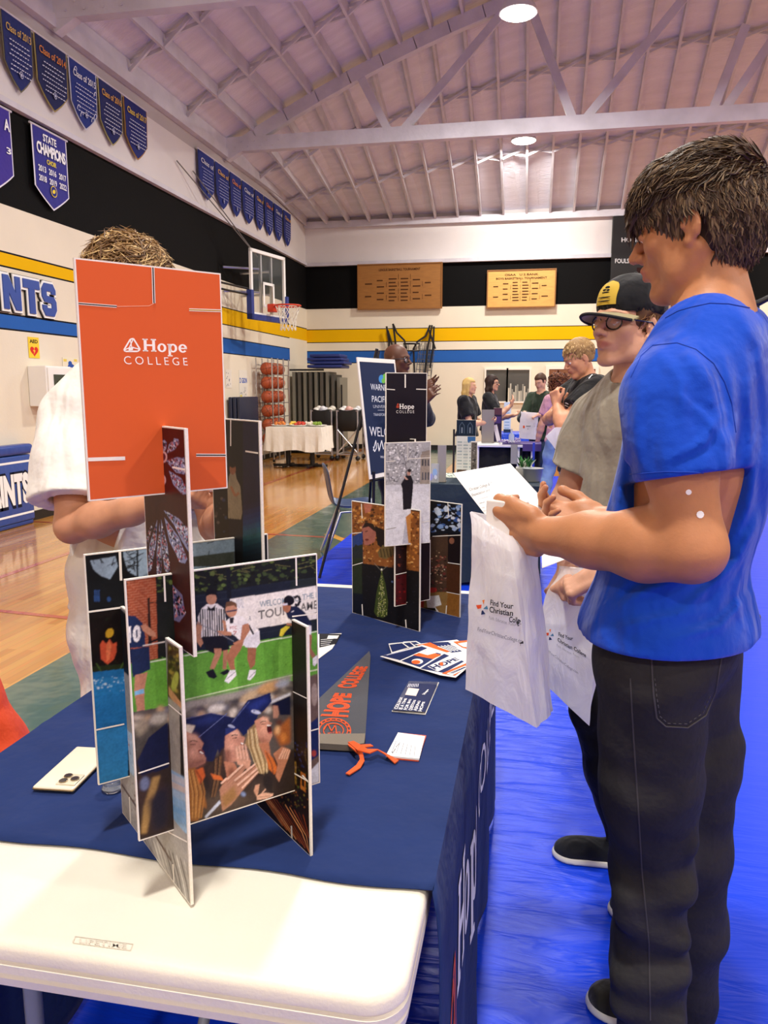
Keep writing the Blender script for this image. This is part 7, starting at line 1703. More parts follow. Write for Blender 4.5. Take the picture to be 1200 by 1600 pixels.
    for k_, a in arms.items():
        S0 = SH[k_]; E_, W_ = Vector(a['E']), Vector(a['W']); fr = a.get('sleeve', sleeve)
        if fr <= 1:
            d = (E_-S0).normalized(); e = S0+(E_-S0)*fr
            # square sleeve end with an opening
            F.box(e+d*.07*s, (.115*s, .115*s, .07*s), basis(d.orthogonal().normalized(), d.cross(d.orthogonal()).normalized(), d), .002, .003, True) if a.get('cutend', True) else None
            F.cap(e-d*.02*s, (.053)*s*ar, e+d*.1*s, .053*s*ar, 0, True)
    F.cut((0, 0, hem*s), (0, 0, -1), .003)
    F.cap(Lc(0, .0, 1.475), (neck_r+.013)*s, hc, (neck_r+.014)*s, .006, True)
    shirt = F.build(shirt_name, M['cloth'], root, top, None, 1)
    # trousers
    kn = knees or [Lh(-.09, .02, .50), Lh(.09, .02, .50)]; an = ankles or [Lh(-.09, -.02, .07), Lh(.09, -.02, .07)]
    xs_ = [p[0] for p in kn+an]+[hip.x]; ys_ = [p[1] for p in kn+an]+[hip.y]
    F = Field([min(xs_)-.22, min(ys_)-.22, -.02], [max(xs_)+.22, max(ys_)+.22, 1.08*s], max(h*1.1, .006)); q = pleg
    F.ell(Lh(0, -.005, .93), (.158*s, .118*s, .12*s), R)
    for i, sx in enumerate((-1, 1)):
        K, A_ = Vector(kn[i]), Vector(an[i]); F.chain([(Lh(sx*.080, -.01, .88), .092*s*q), (Lh(sx*.085, -.01, .88)+(K-Lh(sx*.085, -.01, .88))*.5, .084*s*q), (K, .066*s*q), (K+(A_-K)*.45, .064*s*q), (A_, .055*s*q)], .035)
    if pants_hook: pants_hook(F)
    F.ripple(.004, 10, 4, (1, 1, 1.6)).cut((0, 0, .035), (0, 0, -1)).cut((0, 0, 1.03*s), (0, 0, 1))
    F.build(pants_name, M['cloth'] if pants_name != 'jeans' else M['denim'], root, pants, None, 1)
    for i in range(2): shoe(root, an[i], f if not isinstance(shoes[-1], dict) else shoes[-1]['d'][i], s, shoes[0], shoes[1])
    # hair
    if kind_hair != 'none':
        F = Field([hc[i]-.20 for i in range(3)], [hc[i]+.20 for i in range(3)], max(h, .005)) if kind_hair != 'long' else Field([hc.x-.22, hc.y-.22, hc.z-.5], [hc.x+.22, hc.y+.22, hc.z+.2], max(h, .006))
        hairshell(F, P, hR, hsz, **(hairs or {}))
        if kind_hair == 'long':
            for sx in (-1, -.5, 0, .5, 1): F.chain([(P(sx*.06, -.05, .02), .035*hsz), (P(sx*.075, -.06, -.10), .034*hsz), (P(sx*.085, -.065+.02*abs(sx), -.22), .032*hsz), (P(sx*.08, -.06+.03*abs(sx), -.34*zs), .018*hsz)], .03)
            for sx in (-1, 1): F.chain([(P(sx*.075, .0, .03), .02*hsz), (P(sx*.085, .005, -.08), .02*hsz), (P(sx*.09, .0, -.2), .018*hsz)], .02)
        if kind_hair == 'bun': F.ell(P(0, -.11, .03), (.04*hsz,)*3, None, .01)
        F.ripple(.003, 40, 5); F.build('hair', M['hair'], root, hair, None, 0)
    return dict(root=root, P=P, hR=hR, hc=hc, s=hsz, L=Lc, Lh=Lh, R=R, f=f, r=r, shirt=shirt, body=body)
def dn():
    m = mat('black_denim', '#222222', .8, attr=True, bump=.3, bscale=600, bump2=.25, b2scale=9, var=.22, vscale=7, spec=.25); return m
M['denim'] = dn()

# ------------------------------------------------------------------ boy in the blue shirt
WL = V3(.028, 1.385, 1.160)
FOLDS = [([(1075, 548), (1108, 600), (1128, 690)], 8, .006), ([(1130, 640), (1100, 690), (1035, 722)], 7, .0045), ([(1055, 615), (1105, 655), (1138, 700)], 6, .004), ([(1000, 600), (993, 670), (996, 735)], 8, .004), ([(1168, 560), (1174, 700), (1165, 810)], 8, .007), ([(1150, 480), (1185, 540), (1198, 640)], 9, .005),
         ([(940, 962), (1000, 926), (1062, 905)], 7, .006), ([(938, 990), (1020, 968), (1100, 952)], 6, .005), ([(1050, 1000), (1125, 978), (1172, 930)], 7, .006), ([(1128, 905), (1160, 862), (1192, 800)], 9, .008), ([(995, 900), (962, 930), (935, 955)], 5, .005), ([(978, 690), (964, 790), (952, 870)], 7, .006), ([(1060, 960), (1110, 915), (1140, 890)], 6, .005), ([(1170, 860), (1150, 930), (1160, 980)], 6, .005), ([(1020, 540), (1060, 590), (1075, 680)], 8, .003)]
def boy_shirt(F):
    # raised creases of the cotton on the near side: sleeve, armpit, small of the back and belly
    idx = np.nonzero(np.abs(F.f) < .03); Pt = np.stack([F.ax[k][idx[k]] for k in range(3)], 1)-np.array(_C)
    dep = Pt @ np.array(_FW); X = 600+FOC*(Pt @ np.array(_RT))/dep; Y = 800-FOC*(Pt @ np.array(_UP))/dep; near = (Pt[:, 1] < 1.44); add = np.zeros(len(X))
    for pts, w, amp in FOLDS:
        best = np.full(len(X), 1e9); sgn = np.zeros(len(X)); tt = np.zeros(len(X)); n = len(pts)-1
        for k, ((x0, y0), (x1, y1)) in enumerate(zip(pts[:-1], pts[1:])):
            L2 = (x1-x0)**2+(y1-y0)**2; t = np.clip(((X-x0)*(x1-x0)+(Y-y0)*(y1-y0))/L2, 0, 1); d = np.hypot(X-x0-t*(x1-x0), Y-y0-t*(y1-y0)); m = d < best
            best = np.where(m, d, best); sgn = np.where(m, np.sign((X-x0)*(y1-y0)-(Y-y0)*(x1-x0)), sgn); tt = np.where(m, (k+t)/n, tt)
        env = np.sin(np.clip(tt, .02, .98)*pi)**.6; ds = best*sgn
        add += amp*env*(-np.exp(-(ds/w)**2)+.75*np.exp(-((ds-1.9*w)/w)**2))
    F.f[idx] += (add*near).astype(np.float32)
def boy_body(F):
    # tendons on the back of the near hand and forearm swell
    k = V3(-.035, 1.425, 1.178)
    for i in range(4): F.cap(WL+V3(.0, -.012, .016-.010*i), .003, k+V3(.0, -.012, .03-.018*i), .003, .008)
def boy_pants(F):
    for z, a in ((.62, .2), (.50, -.2), (.43, .3), (.33, -.2), (.25, .2)):
        c = V3(.245, 1.385, z); F.cap(c+V3(-.045, -.030, .05*a), .020, c+V3(.05, -.030, -.06*a), .018, .045)
boy = human('teenage person in bright blue t-shirt and black jeans reading a sheet of paper', (.26, 1.42), (-.87, .5), 1.04, .0038, '#bb8058',
    {'L': dict(E=(.246, 1.232, 1.175), W=tuple(WL), f=(-.80, .58, .03), n=(.6, .78, .22), curl=(46, 60, 68, 72), thumb=(.95, .28, .12), hs=1.10, sleeve=.52, fa=1.24),
     'R': dict(E=(.36, 1.66, 1.14), W=(.150, 1.585, 1.155), f=(-.96, .12, .03), n=(-.05, -.55, .83), curl=(35, 42, 48, 52), thumb=(.75, .65, .1), hs=1.05, sleeve=.5)},
    hfwd=(-.90, .43), pitch=radians(-10), hoff=(0, .028, -.014), top='#0f48c2', pants='#2b2a2c', hem=.948, loose=.014, hair='#3b2b1f', chest=(.285, 1.41), hip=(.252, 1.43), shz=1.352, shx=.158, slv=.93,
    knees=[(.245, 1.42, .50), (.345, 1.52, .50)], ankles=[(.262, 1.40, .07), (.372, 1.60, .07)], shirt_hook=boy_shirt, body_hook=boy_body, pants_hook=boy_pants, ripple=.0035, pants_name='jeans',
    shoes=('#2c2b26', '#e9e6dc', dict(d=[(-.87, .5), (-.97, .25)])), hairs=dict(thick=.004, back=-.095), neck_r=.054, hs=.93, arm_r=1.0, lip='#b5614f')
P = boy['P']; cols_h = ['#362a20', '#4a3a2c', '#66523c', '#52423a', '#7a654c', '#3d2f24']
def ear(p): return abs(p.x) > .045 and -.042 < p.y < .02 and p.z < .030
def reg_top(p): return not ear(p) and (p.z > .035 or (p.y < -.02 and p.z > -.085) or (p.z > .005 and p.y < .02))
def fl_top(p):
    if p.z > .05: return (Vector((0, 1, .1)), .75)
    return (Vector((0, -.2, -1)), .7)
locks('hair_locks', P, boy['hR'], boy['root'], 5200, lambda p: .050 if p.z > .06 else .030, cols_h, 3, reg_top, crown=(.0, -.06, .12), rad=(.084, .109, .091), w=.0024, droop=.25, noise_=.28, lift=.004, flow=fl_top, curl=.10)
def reg_fr(p): return p.z > .062 and p.y > .01
locks('fringe', P, boy['hR'], boy['root'], 620, .058, cols_h, 4, reg_fr, crown=(.0, -.06, .12), rad=(.085, .109, .092), w=.0026, droop=.9, noise_=.30, lift=.010, flow=lambda p: (Vector((-.25, 1, 0)), .85), curl=.14)
def reg_sd(p): return abs(p.x) > .055 and -.005 < p.y < .05 and -.01 < p.z < .06
locks('sideburn', P, boy['hR'], boy['root'], 260, .036, cols_h, 5, reg_sd, rad=(.081, .101, .094), w=.003, droop=.8, noise_=.2, lift=.003, flow=lambda p: (Vector((0, .25, -1)), .9))
def reg_mid(p): return p.y < .03 and -.07 < p.z < .05
locks('side_hair', P, boy['hR'], boy['root'], 2200, .034, cols_h, 8, lambda p: p.y < .0 and -.07 < p.z < .05 and not ear(p), ctr=(0, -.014, .02), rad=(.086, .108, .115), w=.0024, droop=.5, noise_=.28, lift=.003, flow=lambda p: (Vector((0, -.25, -1)), .8), curl=.08)
def reg_nape(p): return p.y < -.045 and -.10 < p.z < .01
locks('nape_hair', P, boy['hR'], boy['root'], 1500, .028, cols_h, 6, reg_nape, rad=(.077, .102, .13), w=.0028, droop=.5, noise_=.25, lift=.002, flow=lambda p: (Vector((0, .1, -1)), .9))
# stitching follows the garment surface
from mathutils.bvhtree import BVHTree
def bvh(o):
    me = o.data; return BVHTree.FromPolygons([v.co for v in me.vertices], [tuple(p.vertices) for p in me.polygons])
def stitch(o, pts, r_, c, name='seam', parent=None, dash=0, off=.0006):
    T = bvh(o); L_ = []
    for (x0, y0), (x1, y1) in zip(pts[:-1], pts[1:]):
        k = max(2, int(hypot(x1-x0, y1-y0)/4))
        for i in range(k):
            d = ray(x0+(x1-x0)*i/k, y0+(y1-y0)*i/k).normalized(); h_ = T.ray_cast(_C, d)
            if h_[0] is not None: L_.append(h_[0]+h_[1]*off)
    b = MB()
    if dash:
        for i in range(0, len(L_)-1, 2): b.tube([L_[i], L_[i+1]], r_, 4)
    elif len(L_) > 1: b.tube(L_, r_, 5)
    m = bpy.data.materials.get('thread_'+c) or mat('thread_'+c, c, .85)
    return b.build(name, m, parent or o, True, True)
js = [q for q in boy['root'].children if q.name.startswith('jeans')] if False else [q for q in COL.objects if q.parent == boy['root'] and q.name.startswith('jeans')]
J = js[0]; TS = boy['shirt']
stitch(TS, [(984, 741), (1040, 737), (1090, 738), (1135, 744)], 8e-4, '#0e3fae', 'sleeve_hem_stitch')
stitch(TS, [(986, 590), (1002, 556), (1020, 540), (1058, 536), (1087, 546), (1115, 568), (1132, 597), (1143, 630), (1150, 680)], 8e-4, '#0d3da8', 'sleeve_seam')
stitch(TS, [(1040, 497), (1060, 486), (1081, 480), (1109, 474), (1138, 475), (1175, 482)], 9e-4, '#0d3da8', 'collar_seam')
stitch(J, [(985, 1060), (990, 1150), (996, 1243), (1003, 1360), (1014, 1477), (1016, 1598)], .0014, '#3d3b3e', 'side_seam')
stitch(J, [(1018, 1030), (1070, 1028), (1128, 1022)], .0014, '#434145', 'pocket_seam')
stitch(J, [(1018, 1030), (1021, 1085), (1026, 1122), (1040, 1135), (1074, 1137), (1102, 1118), (1118, 1080), (1128, 1022)], .0016, '#434145', 'pocket_seam')
stitch(J, [(1023, 1060), (1026, 1088), (1031, 1119), (1043, 1130), (1073, 1131), (1098, 1114), (1112, 1080)], .0009, '#4a484c', 'pocket_seam', None, 1)
_T = bvh(boy['body'])
b = MB()
for x, y, r_ in ((1076, 769, .0042), (1094, 804, .0056)):
    h_ = _T.ray_cast(_C, ray(x, y).normalized())
    if h_[0]: b.tube([h_[0]-h_[1]*.001, h_[0]+h_[1]*.0008], r_, 10)
b.build('round_stickers', mat('sticker_white', '#f2f2f4', .4), boy['root'], False, True)
# sheet of paper in his hands
def paper(name, label, pts, draw, group=None, bend=.0, m='paper'):
    """pts TL, TR, BR, BL world"""
    TL, TR, BR, BL = [Vector(p) for p in pts]; o = empty(name, (TL+TR+BR+BL)/4, 0, label, 'paper', group)
    n = 10; vs = []
    N = (TR-TL).cross(BL-TL).normalized()
    for j in range(n+1):
        for i in range(n+1):
            u, v = i/n, j/n; vs.append(TL*(1-u)*(1-v)+TR*u*(1-v)+BR*u*v+BL*(1-u)*v+N*bend*sin(pi*u))
    b = MB(); b.add(vs, [(j*(n+1)+i, j*(n+1)+i+1, (j+1)*(n+1)+i+1, (j+1)*(n+1)+i) for j in range(n) for i in range(n)]); q = b.build('sheet', M['paper'], o, True, True)
    md = q.modifiers.new('t', 'SOLIDIFY'); md.thickness = .0004
    if draw:
        A = Art(Plane(BL, TR-TL, TL-BL), base=.0012); draw(A); A.build('print', o, M['matte_print'])
    return o
M['paper'] = mat('white_paper', '#f4f3f0', .8, bump=.05, bscale=60)
TLw, TRw = pr(708, 739, 1.52), pr(797, 724, 1.69); BRw, BLw = pr(873, 806, 1.60), pr(772, 822, 1.44)
def pdraw(A):
    ink = '#4a4c50'
    A.text('Christian College & Career Fair', 733, 768, 784, 754, 5, ink, -.004); A.text('Expectation and Reflection', 737, 776, 783, 763, 4.6, ink, -.004)
    A.line([(745, 781), (765, 776)], .5, '#b9bbc0'); A.line([(770, 775), (796, 768)], .5, '#b9bbc0'); A.line([(748, 787), (757, 785)], .8, '#a9abb0')
    for k in range(5):
        x = 752; y = 794+5*k
        while x < 812-1*k: A.line([(x+k*2.2, y-(x-752)*.22), (x+k*2.2+5, y-(x-747)*.22)], .8, '#b4b6ba'); x += 7
paper('paper_sheet', 'printed college fair sheet held between the hands of the taller boy', (TLw, TRw, BRw, BLw), pdraw)
p4 = [pr(846, 846, 2.10), pr(905, 838, 2.20), pr(903, 866, 2.09), pr(847, 888, 2.03)]
paper('paper_sheet', 'second white sheet showing below the blue-shirted boy\'s forearm above the capped boy\'s hands', p4, None)

# ------------------------------------------------------------------ capped boy
cb = human('teenage person in a black cap, glasses and grey t-shirt holding a white plastic bag', (.275, 2.29), (-.80, -.60), .975, .0048, '#d3a084',
    {'R': dict(E=(.100, 2.42, 1.07), W=(.105, 2.13, .925), f=(-.35, -.80, -.45), n=(.35, -.35, -.85), curl=(68, 72, 76, 78), thumb=(.7, .3, .5), hs=1.0, sleeve=.62),
     'L': dict(E=(.37, 2.06, 1.06), W=(.175, 1.985, .95), f=(-.85, .05, -.52), n=(-.35, .2, -.75), curl=(60, 66, 70, 72), thumb=(.8, .3, .4), hs=1.0, sleeve=.62)},
    hfwd=(-.76, -.65), pitch=radians(3), hoff=(0, .035, -.005), top='#968e7f', pants='#0e0e11', hem=.86, loose=.022, shz=1.365, shx=.155, hair='#5a3f2a', knees=[(.33, 2.16, .50), (.185, 2.23, .48)], ankles=[(.43, 2.05, .07), (.300, 2.215, .07)],
    shoes=('#14161d', '#d9d5c8', dict(d=[(-.9, -.4), (-1, .05)])), hs=1.0, ripple=.005, neck_r=.05, lip='#b0645a', pleg=.78)
P = cb['P']; R_c = cb['hR']; s_ = cb['s']
F = Field([cb['hc'][i]-.22 for i in range(3)], [cb['hc'][i]+.22 for i in range(3)], .004)
F.ell(P(0, -.012, .060), (.089*s_, .108*s_, .088*s_), R_c).box(P(0, -.01, -.055), (.16*s_, .16*s_, .085*s_), R_c, .01, .004, True)
F.ell(P(0, -.012, .052), (.083*s_, .102*s_, .082*s_), R_c, 0, True)
F.cap(P(0, -.015, .149), .006, None, None, .003)
def capcol(V, C):
    q = (V-np.array(P(0, 0, 0))) @ np.array(R_c)/s_; C[:] = np.array(col('#15161a')); return C
cp_ = F.build('cap', M['cloth'], cb['root'], '#15161a', [capcol], 1)
b = MB(); vs = []; n, m_ = 20, 6
for lay in (0, 1):
    for j in range(m_+1):
        for i in range(n+1):
            a = -1.15+2.3*i/n; ir = .088; x = sin(a)*(.080+.0*j); y0 = .085*cos(a)*1.0+.0; yy = y0+(.075*(j/m_))*max(0, cos(a*1.05))**.8; vs.append(P(x*(1+.06*j/m_), yy, .033-.014*(j/m_)-.016*sin(a)**2-lay*.004+.004*(1-lay)*0))
        
k1 = (m_+1)*(n+1); fs = []
for j in range(m_):
    for i in range(n):
        a0 = j*(n+1)+i; fs.append((a0, a0+1, a0+n+2, a0+n+1)); c0 = a0+k1; fs.append((c0, c0+n+1, c0+n+2, c0+1))
for i in range(n): a0 = m_*(n+1)+i; fs.append((a0, a0+1, a0+1+k1, a0+k1))
b.add(vs, fs); 
M['brim'] = mat('tan_brim', '#a39a78', .85, bump=.2, bscale=400); M['brimdark'] = mat('brim_black', '#15161a', .85)
q = b.build('brim', [M['brim'], M['brimdark']], cp_, True, True)
for pidx, pol in enumerate(q.data.polygons):
    pol.material_index = 0
b2 = MB()
ed = [P(sin(-1.15+2.3*i/n)*.080*1.06, .085*cos(-1.15+2.3*i/n)+.075*max(0, cos((-1.15+2.3*i/n)*1.05))**.8, .019-.016*sin(-1.15+2.3*i/n)**2) for i in range(n+1)]
b2.tube(ed, .0045, 6); b2.build('brim_edge', M['brimdark'], cp_, True, True)
# under side of the brim
pass
# yellow patch
def dome(x, z): 
    t = max(0, 1-(x/.089)**2-((z-.060)/.088)**2); return -.012+.108*sqrt(t)
def dome_patch(x0, x1, z0, z1, off, c, name, round_=True, shape=None):
    b = MB(); n = 10; vs = []
    for j in range(n+1):
        for i in range(n+1):
            u, v = i/n, j/n; x = x0+(x1-x0)*u; z = z0+(z1-z0)*v
            if round_ and v > .55: w = sqrt(max(0, 1-((v-.55)/.45)**2))*.9+.1; x = (x0+x1)/2+(x-(x0+x1)/2)*w
            vs.append(P(x, dome(x, z)+off, z))
    b.add(vs, [(j*(n+1)+i, j*(n+1)+i+1, (j+1)*(n+1)+i+1, (j+1)*(n+1)+i) for j in range(n) for i in range(n)]); return b.build(name, mat(name+'_thread', c, .8), cp_, True, True)
dome_patch(-.036, .036, .050, .118, .003, '#c9a93a', 'patch'); 
b = MB()
for (x, z, rx, rz) in ((0, .098, .009, .004), (-.006, .090, .006, .003), (.007, .091, .007, .003), (0, .084, .014, .002)): b.ball(P(x, dome(x, z)+.0035, z), (rx*s_, .0015, rz*s_), 10, 6, R=R_c)
for z in (.070, .060): b.ball(P(0, dome(0, z)+.0035, z), (.024*s_, .0015, .0016*s_), 12, 6, R=R_c)
b.build('patch_emblem', M['brimdark'], cp_, True, True)
# glasses
def glasses(root, P, hR, s, c='#101014', z=.002, w=.0235, hh=.019, lensc=None, wire=.0022):
    b = MB(); y = .094
    for sx in (-1, 1):
        b.tube([P(sx*(.032+w*cos(t)), y-.012*abs(.032+w*cos(t))/.05, z+hh*sin(t)*(1 if sin(t) > 0 else 1.05)) for t in [2*pi*i/24 for i in range(25)]], wire*s, 6)
        b.tube([P(sx*.055, y-.013, z+.008), P(sx*.076, .05, z+.006), P(sx*.084, -.005, z+.004), P(sx*.083, -.02, z-.01)], wire*s, 6)
    b.tube([P(-.010, y-.002, z+.004), P(0, y+.003, z+.006), P(.010, y-.002, z+.004)], wire*s, 6)
    g = b.build('glasses', mat('glasses_frame', c, .25, coat=.5), root, True, True)
    b = MB()
    for sx in (-1, 1): b.add([P(sx*(.032+w*cos(t)), y-.012*abs(.032+w*cos(t))/.05, z+hh*sin(t)) for t in [2*pi*i/24 for i in range(24)]], [tuple(range(24))])
    b.build('lens', mat('lens_clear', '#dfe8ea', .05, alpha=.14, spec=.8), g, False, True)
glasses(cb['root'], P, R_c, s_)
locks('hair_locks', P, R_c, cb['root'], 260, .035, ['#6d4a30', '#7d5a3c', '#58402a'], 7, lambda p: p.z < .03 and p.y < .02 and p.z > -.03, rad=(.083, .104, .09), w=.003, droop=.8, lift=.003)

# ------------------------------------------------------------------ white-shirted person behind the big display
ws = human('person in a loose white t-shirt with curly light brown hair behind the large card display', (-1.12, 2.03), (.52, -.85), 1.02, .006, '#c68e6e',
    {'R': dict(E=(-1.205, 1.83, 1.055), W=(-.90, 1.77, 1.14), f=(.95, -.1, .12), n=(.1, .5, .8), curl=(50, 55, 60, 62), thumb=(.7, .4, .5), hs=1.0, sleeve=.78),
     'L': dict(E=(-.86, 1.98, 1.04), W=(-.72, 1.80, 1.14), f=(.3, -.8, .1), n=(-.7, -.2, .6), curl=(50, 55, 60, 62), thumb=(.7, .4, .5), hs=1.0, sleeve=.78)},
    pitch=radians(-18), hoff=(0, .04, -.005), top='#efece6', pants='#e6dccf', hem=.78, loose=.028, shz=1.31, shx=.150, hair='#8a6a45', ripple=.006, pleg=1.35, shoes=('#d8d4cc', '#f0eeea'), hairs=dict(thick=.018, back=-.06), arm_r=1.15, lip='#b5614f', belly=.02)
locks('curly_hair', ws['P'], ws['hR'], ws['root'], 1500, .06, ['#a5855a', '#7d5f3e', '#c4a673', '#5f4630', '#8f6f48'], 9, lambda p: p.z > -.03 and (p.y < .05 or p.z > .06), rad=(.098, .120, .108), w=.0042, droop=.15, noise_=.8, lift=.016, curl=.6)
glasses(ws['root'], ws['P'], ws['hR'], ws['s'])
# ------------------------------------------------------------------ plastic carrier bags
def bag_mat():
    m = bpy.data.materials.new('white_polythene'); m.use_nodes = True; nt = m.node_tree; b = nt.nodes['Principled BSDF']
    b.inputs['Base Color'].default_value = (*col('#fbfafa'), 1); b.inputs['Roughness'].default_value = .25; b.inputs['Specular IOR Level'].default_value = .6
    tr = nt.nodes.new('ShaderNodeBsdfTranslucent'); tr.inputs[0].default_value = (*col('#f8f6fa'), 1)
    tp_ = nt.nodes.new('ShaderNodeBsdfTransparent'); mx = nt.nodes.new('ShaderNodeMixShader'); mx.inputs[0].default_value = .5
    m2 = nt.nodes.new('ShaderNodeMixShader'); m2.inputs[0].default_value = .16
    n = nt.nodes.new('ShaderNodeTexNoise'); n.inputs['Scale'].default_value = 9; n.inputs['Detail'].default_value = 4; n.inputs['Distortion'].default_value = 1.2
    tc = nt.nodes.new('ShaderNodeTexCoord'); mp = nt.nodes.new('ShaderNodeMapping'); mp.inputs['Scale'].default_value = (2.2, 2.2, .8); nt.links.new(tc.outputs['Object'], mp.inputs[0]); nt.links.new(mp.outputs[0], n.inputs['Vector'])
    bp = nt.nodes.new('ShaderNodeBump'); bp.inputs['Strength'].default_value = .5; bp.inputs['Distance'].default_value = .02; nt.links.new(n.outputs[0], bp.inputs['Height']); nt.links.new(bp.outputs[0], b.inputs['Normal'])
    nt.links.new(b.outputs[0], mx.inputs[1]); nt.links.new(tr.outputs[0], mx.inputs[2]); nt.links.new(mx.outputs[0], m2.inputs[1]); nt.links.new(tp_.outputs[0], m2.inputs[2]); nt.links.new(m2.outputs[0], nt.nodes['Material Output'].inputs['Surface'])
    return m
M['bag'] = bag_mat()
def snap(A, T, n, off=.0016):
    for i, v in enumerate(A.v):
        h_ = T.ray_cast(v+n*.08, -n)
        if h_[0] is not None: A.v[i] = h_[0]+n*(off+(A.p_d[i] if hasattr(A, 'p_d') else 0))
def carrier(label, rows, wr=.005, seed=1, draw=None, group='white college fair bags', planep=None, mt=None):
    """rows: list of (FL, FR, BR, BL) world corner points from top to bottom"""
    rows = [[Vector(p) for p in r_] for r_ in rows]; o = empty('carrier_bag', sum(rows[-1], Vector())/4, 0, label, 'bag', group)
    K = 8; NV = 30; vs = []
    for j in range(NV+1):
        t = j/NV*(len(rows)-1); i0 = min(int(t), len(rows)-2); f = t-i0; f = f*f*(3-2*f) if len(rows) > 2 else f
        c = [rows[i0][k].lerp(rows[i0+1][k], f) for k in range(4)]; ce = sum(c, Vector())/4
        for s_ in range(4):
            for i in range(K):
                p = c[s_].lerp(c[(s_+1) % 4], i/K); d = (p-ce); d.z = 0; L_ = d.length or 1; d /= L_
                amp = wr*(1 if j > 0 else .3)*(1.2-.7*j/NV)
                w = noise.noise(Vector((p.x*26+seed, p.y*26, p.z*7)))+.5*noise.noise(Vector((p.x*50+seed, p.y*50, p.z*16)))
                vs.append(p+d*amp*w*2)
    n = 4*K; fs = [(j*n+i, j*n+(i+1) % n, (j+1)*n+(i+1) % n, (j+1)*n+i) for j in range(NV) for i in range(n)]; fs.append(tuple(NV*n+i for i in range(n)))
    b = MB(); b.add(vs, fs); film = b.build('bag_film', mt or M['bag'], o, True, True)
    if draw:
        q = planep or rows; A = Art(Plane(q[0], Vector(q[1])-Vector(q[0]), Vector(q[2])-Vector(q[0])), base=.010); draw(A); snap(A, bvh(film), A.p.N*A.p.side); A.build('print', o, M['matte_print'])
    return o
R1 = [(738, 799, 1.42, 794, 836, 1.40, 840, 845, 1.44), (735, 835, 1.405, 798, 862, 1.38, 843, 858, 1.44), (733, 880, 1.41, 806, 905, 1.36, 846, 885, 1.46), (730, 1000, 1.41, 822, 1020, 1.34, 852, 985, 1.46), (728, 1077, 1.41, 838, 1137, 1.335, 866, 1110, 1.45)]
rows = []
for a in R1:
    FLb, FRb, BRb = pr(a[0], a[1], a[2]), pr(a[3], a[4], a[5]), pr(a[6], a[7], a[8]); rows.append((FLb, FRb, BRb, FLb+(BRb-FRb)*(.6 if a is R1[0] else 1)))
def four(A, x, y, s):
    A.poly([(x-.1*s, y-.85*s), (x+.25*s, y-.95*s), (x+.15*s, y-.2*s)], '#e07a30'); A.poly([(x-.95*s, y-.15*s), (x-.15*s, y-.2*s), (x-.2*s, y+.35*s), (x-.7*s, y+.45*s)], '#d9512a')
    A.poly([(x+.1*s, y+.45*s), (x+.65*s, y-.05*s), (x+.85*s, y+.55*s)], '#4a7a9c'); A.poly([(x-.1*s, y+.75*s), (x+.05*s, y+.65*s), (x+.5*s, y+1.25*s), (x-.15*s, y+1.35*s)], '#24305a')
def bdraw(A):
    four(A, 751, 948, 10); A.text('Find Your', 763, 946, 800, 952, 8.5, '#232326', .02); A.text('Christian', 762, 957, 800, 963, 9, '#232326', .02); A.text('College', 795, 972, 816, 976, 9, '#232326', .02)
    A.text('Faith. Education. Future.', 762, 968, 808, 980, 5.5, '#77787c', -.01); A.text('FindYourChristianCollege.com', 745, 986, 818, 1007, 6.5, '#3a3a40', -.01)
A_ = rows
d1 = (rows[2][1]-rows[2][0]).normalized(); 
carrier('white plastic college fair bag hanging from the taller boy\'s near hand', rows, .0055, 2, bdraw, planep=(pr(731, 945, 1.402), pr(815, 965, 1.342), pr(730, 800, 1.402)))
# printed box inside the first bag
cI = sum([Vector(p) for p in rows[3]], Vector())/4; u = (rows[2][1]-rows[2][0]); u.z = 0; u.normalize(); v = Vector((-u.y, u.x, 0))
b = MB(); b.box(cI+V3(0, 0, .15)-u*.005, (.036, .018, .11), basis(u, v, V3(0, 0, 1)), .003); q = b.build('booklet', mat('booklet_cover', '#e4dcd6', .5), None, True); tag(q, 'pale booklet seen through the nearer plastic bag', 'booklet')
R2_ = [(872, 886, 2.08, 915, 890, 2.06), (856, 925, 2.06, 930, 930, 2.04), (850, 975, 2.03, 932, 985, 2.0), (852, 1035, 2.02, 926, 1080, 1.99), (857, 1074, 2.02, 920, 1134, 1.99)]
rows2 = []
for i, a in enumerate(R2_):
    FLb, FRb = pr(*a[:3]), pr(*a[3:]); bk = V3(.008, .05, 0)*(1 if 1 < i < 4 else .35); rows2.append((FLb, FRb, FRb+bk, FLb+bk))
def bdraw2(A):
    four(A, 858, 991, 7.5); A.text('Find Your', 871, 995, 894, 1002, 6, '#232326', .02); A.text('Christian College', 870, 1003, 915, 1028, 6, '#232326', .02); A.text('Faith. Education. Future.', 869, 1011, 905, 1030, 4, '#88898d', -.01); A.text('FindYourChristianCollege.com', 851, 1016, 903, 1054, 4.4, '#4a4a50', -.01)
carrier('white plastic college fair bag held by the capped boy with both hands', rows2, .007, 5, bdraw2, planep=(pr(852, 985, 2.02), pr(926, 985, 1.99), pr(852, 900, 2.02)))

# ------------------------------------------------------------------ jeans details and shirt stitching of the boy in blue
def surf_line(pts, w, c, name, parent):
    b = MB(); b.tube(pts, w, 5); return b.build(name, mat(name+'_thread', c, .8), parent, True, True)

# ------------------------------------------------------------------ people farther back
D = dict(detail=False, ripple=.006, loose=.02)
def at_r(x, r_): q = ray(x, 700); k = r_/hypot(q.x, q.y); return (q.x*k, q.y*k)
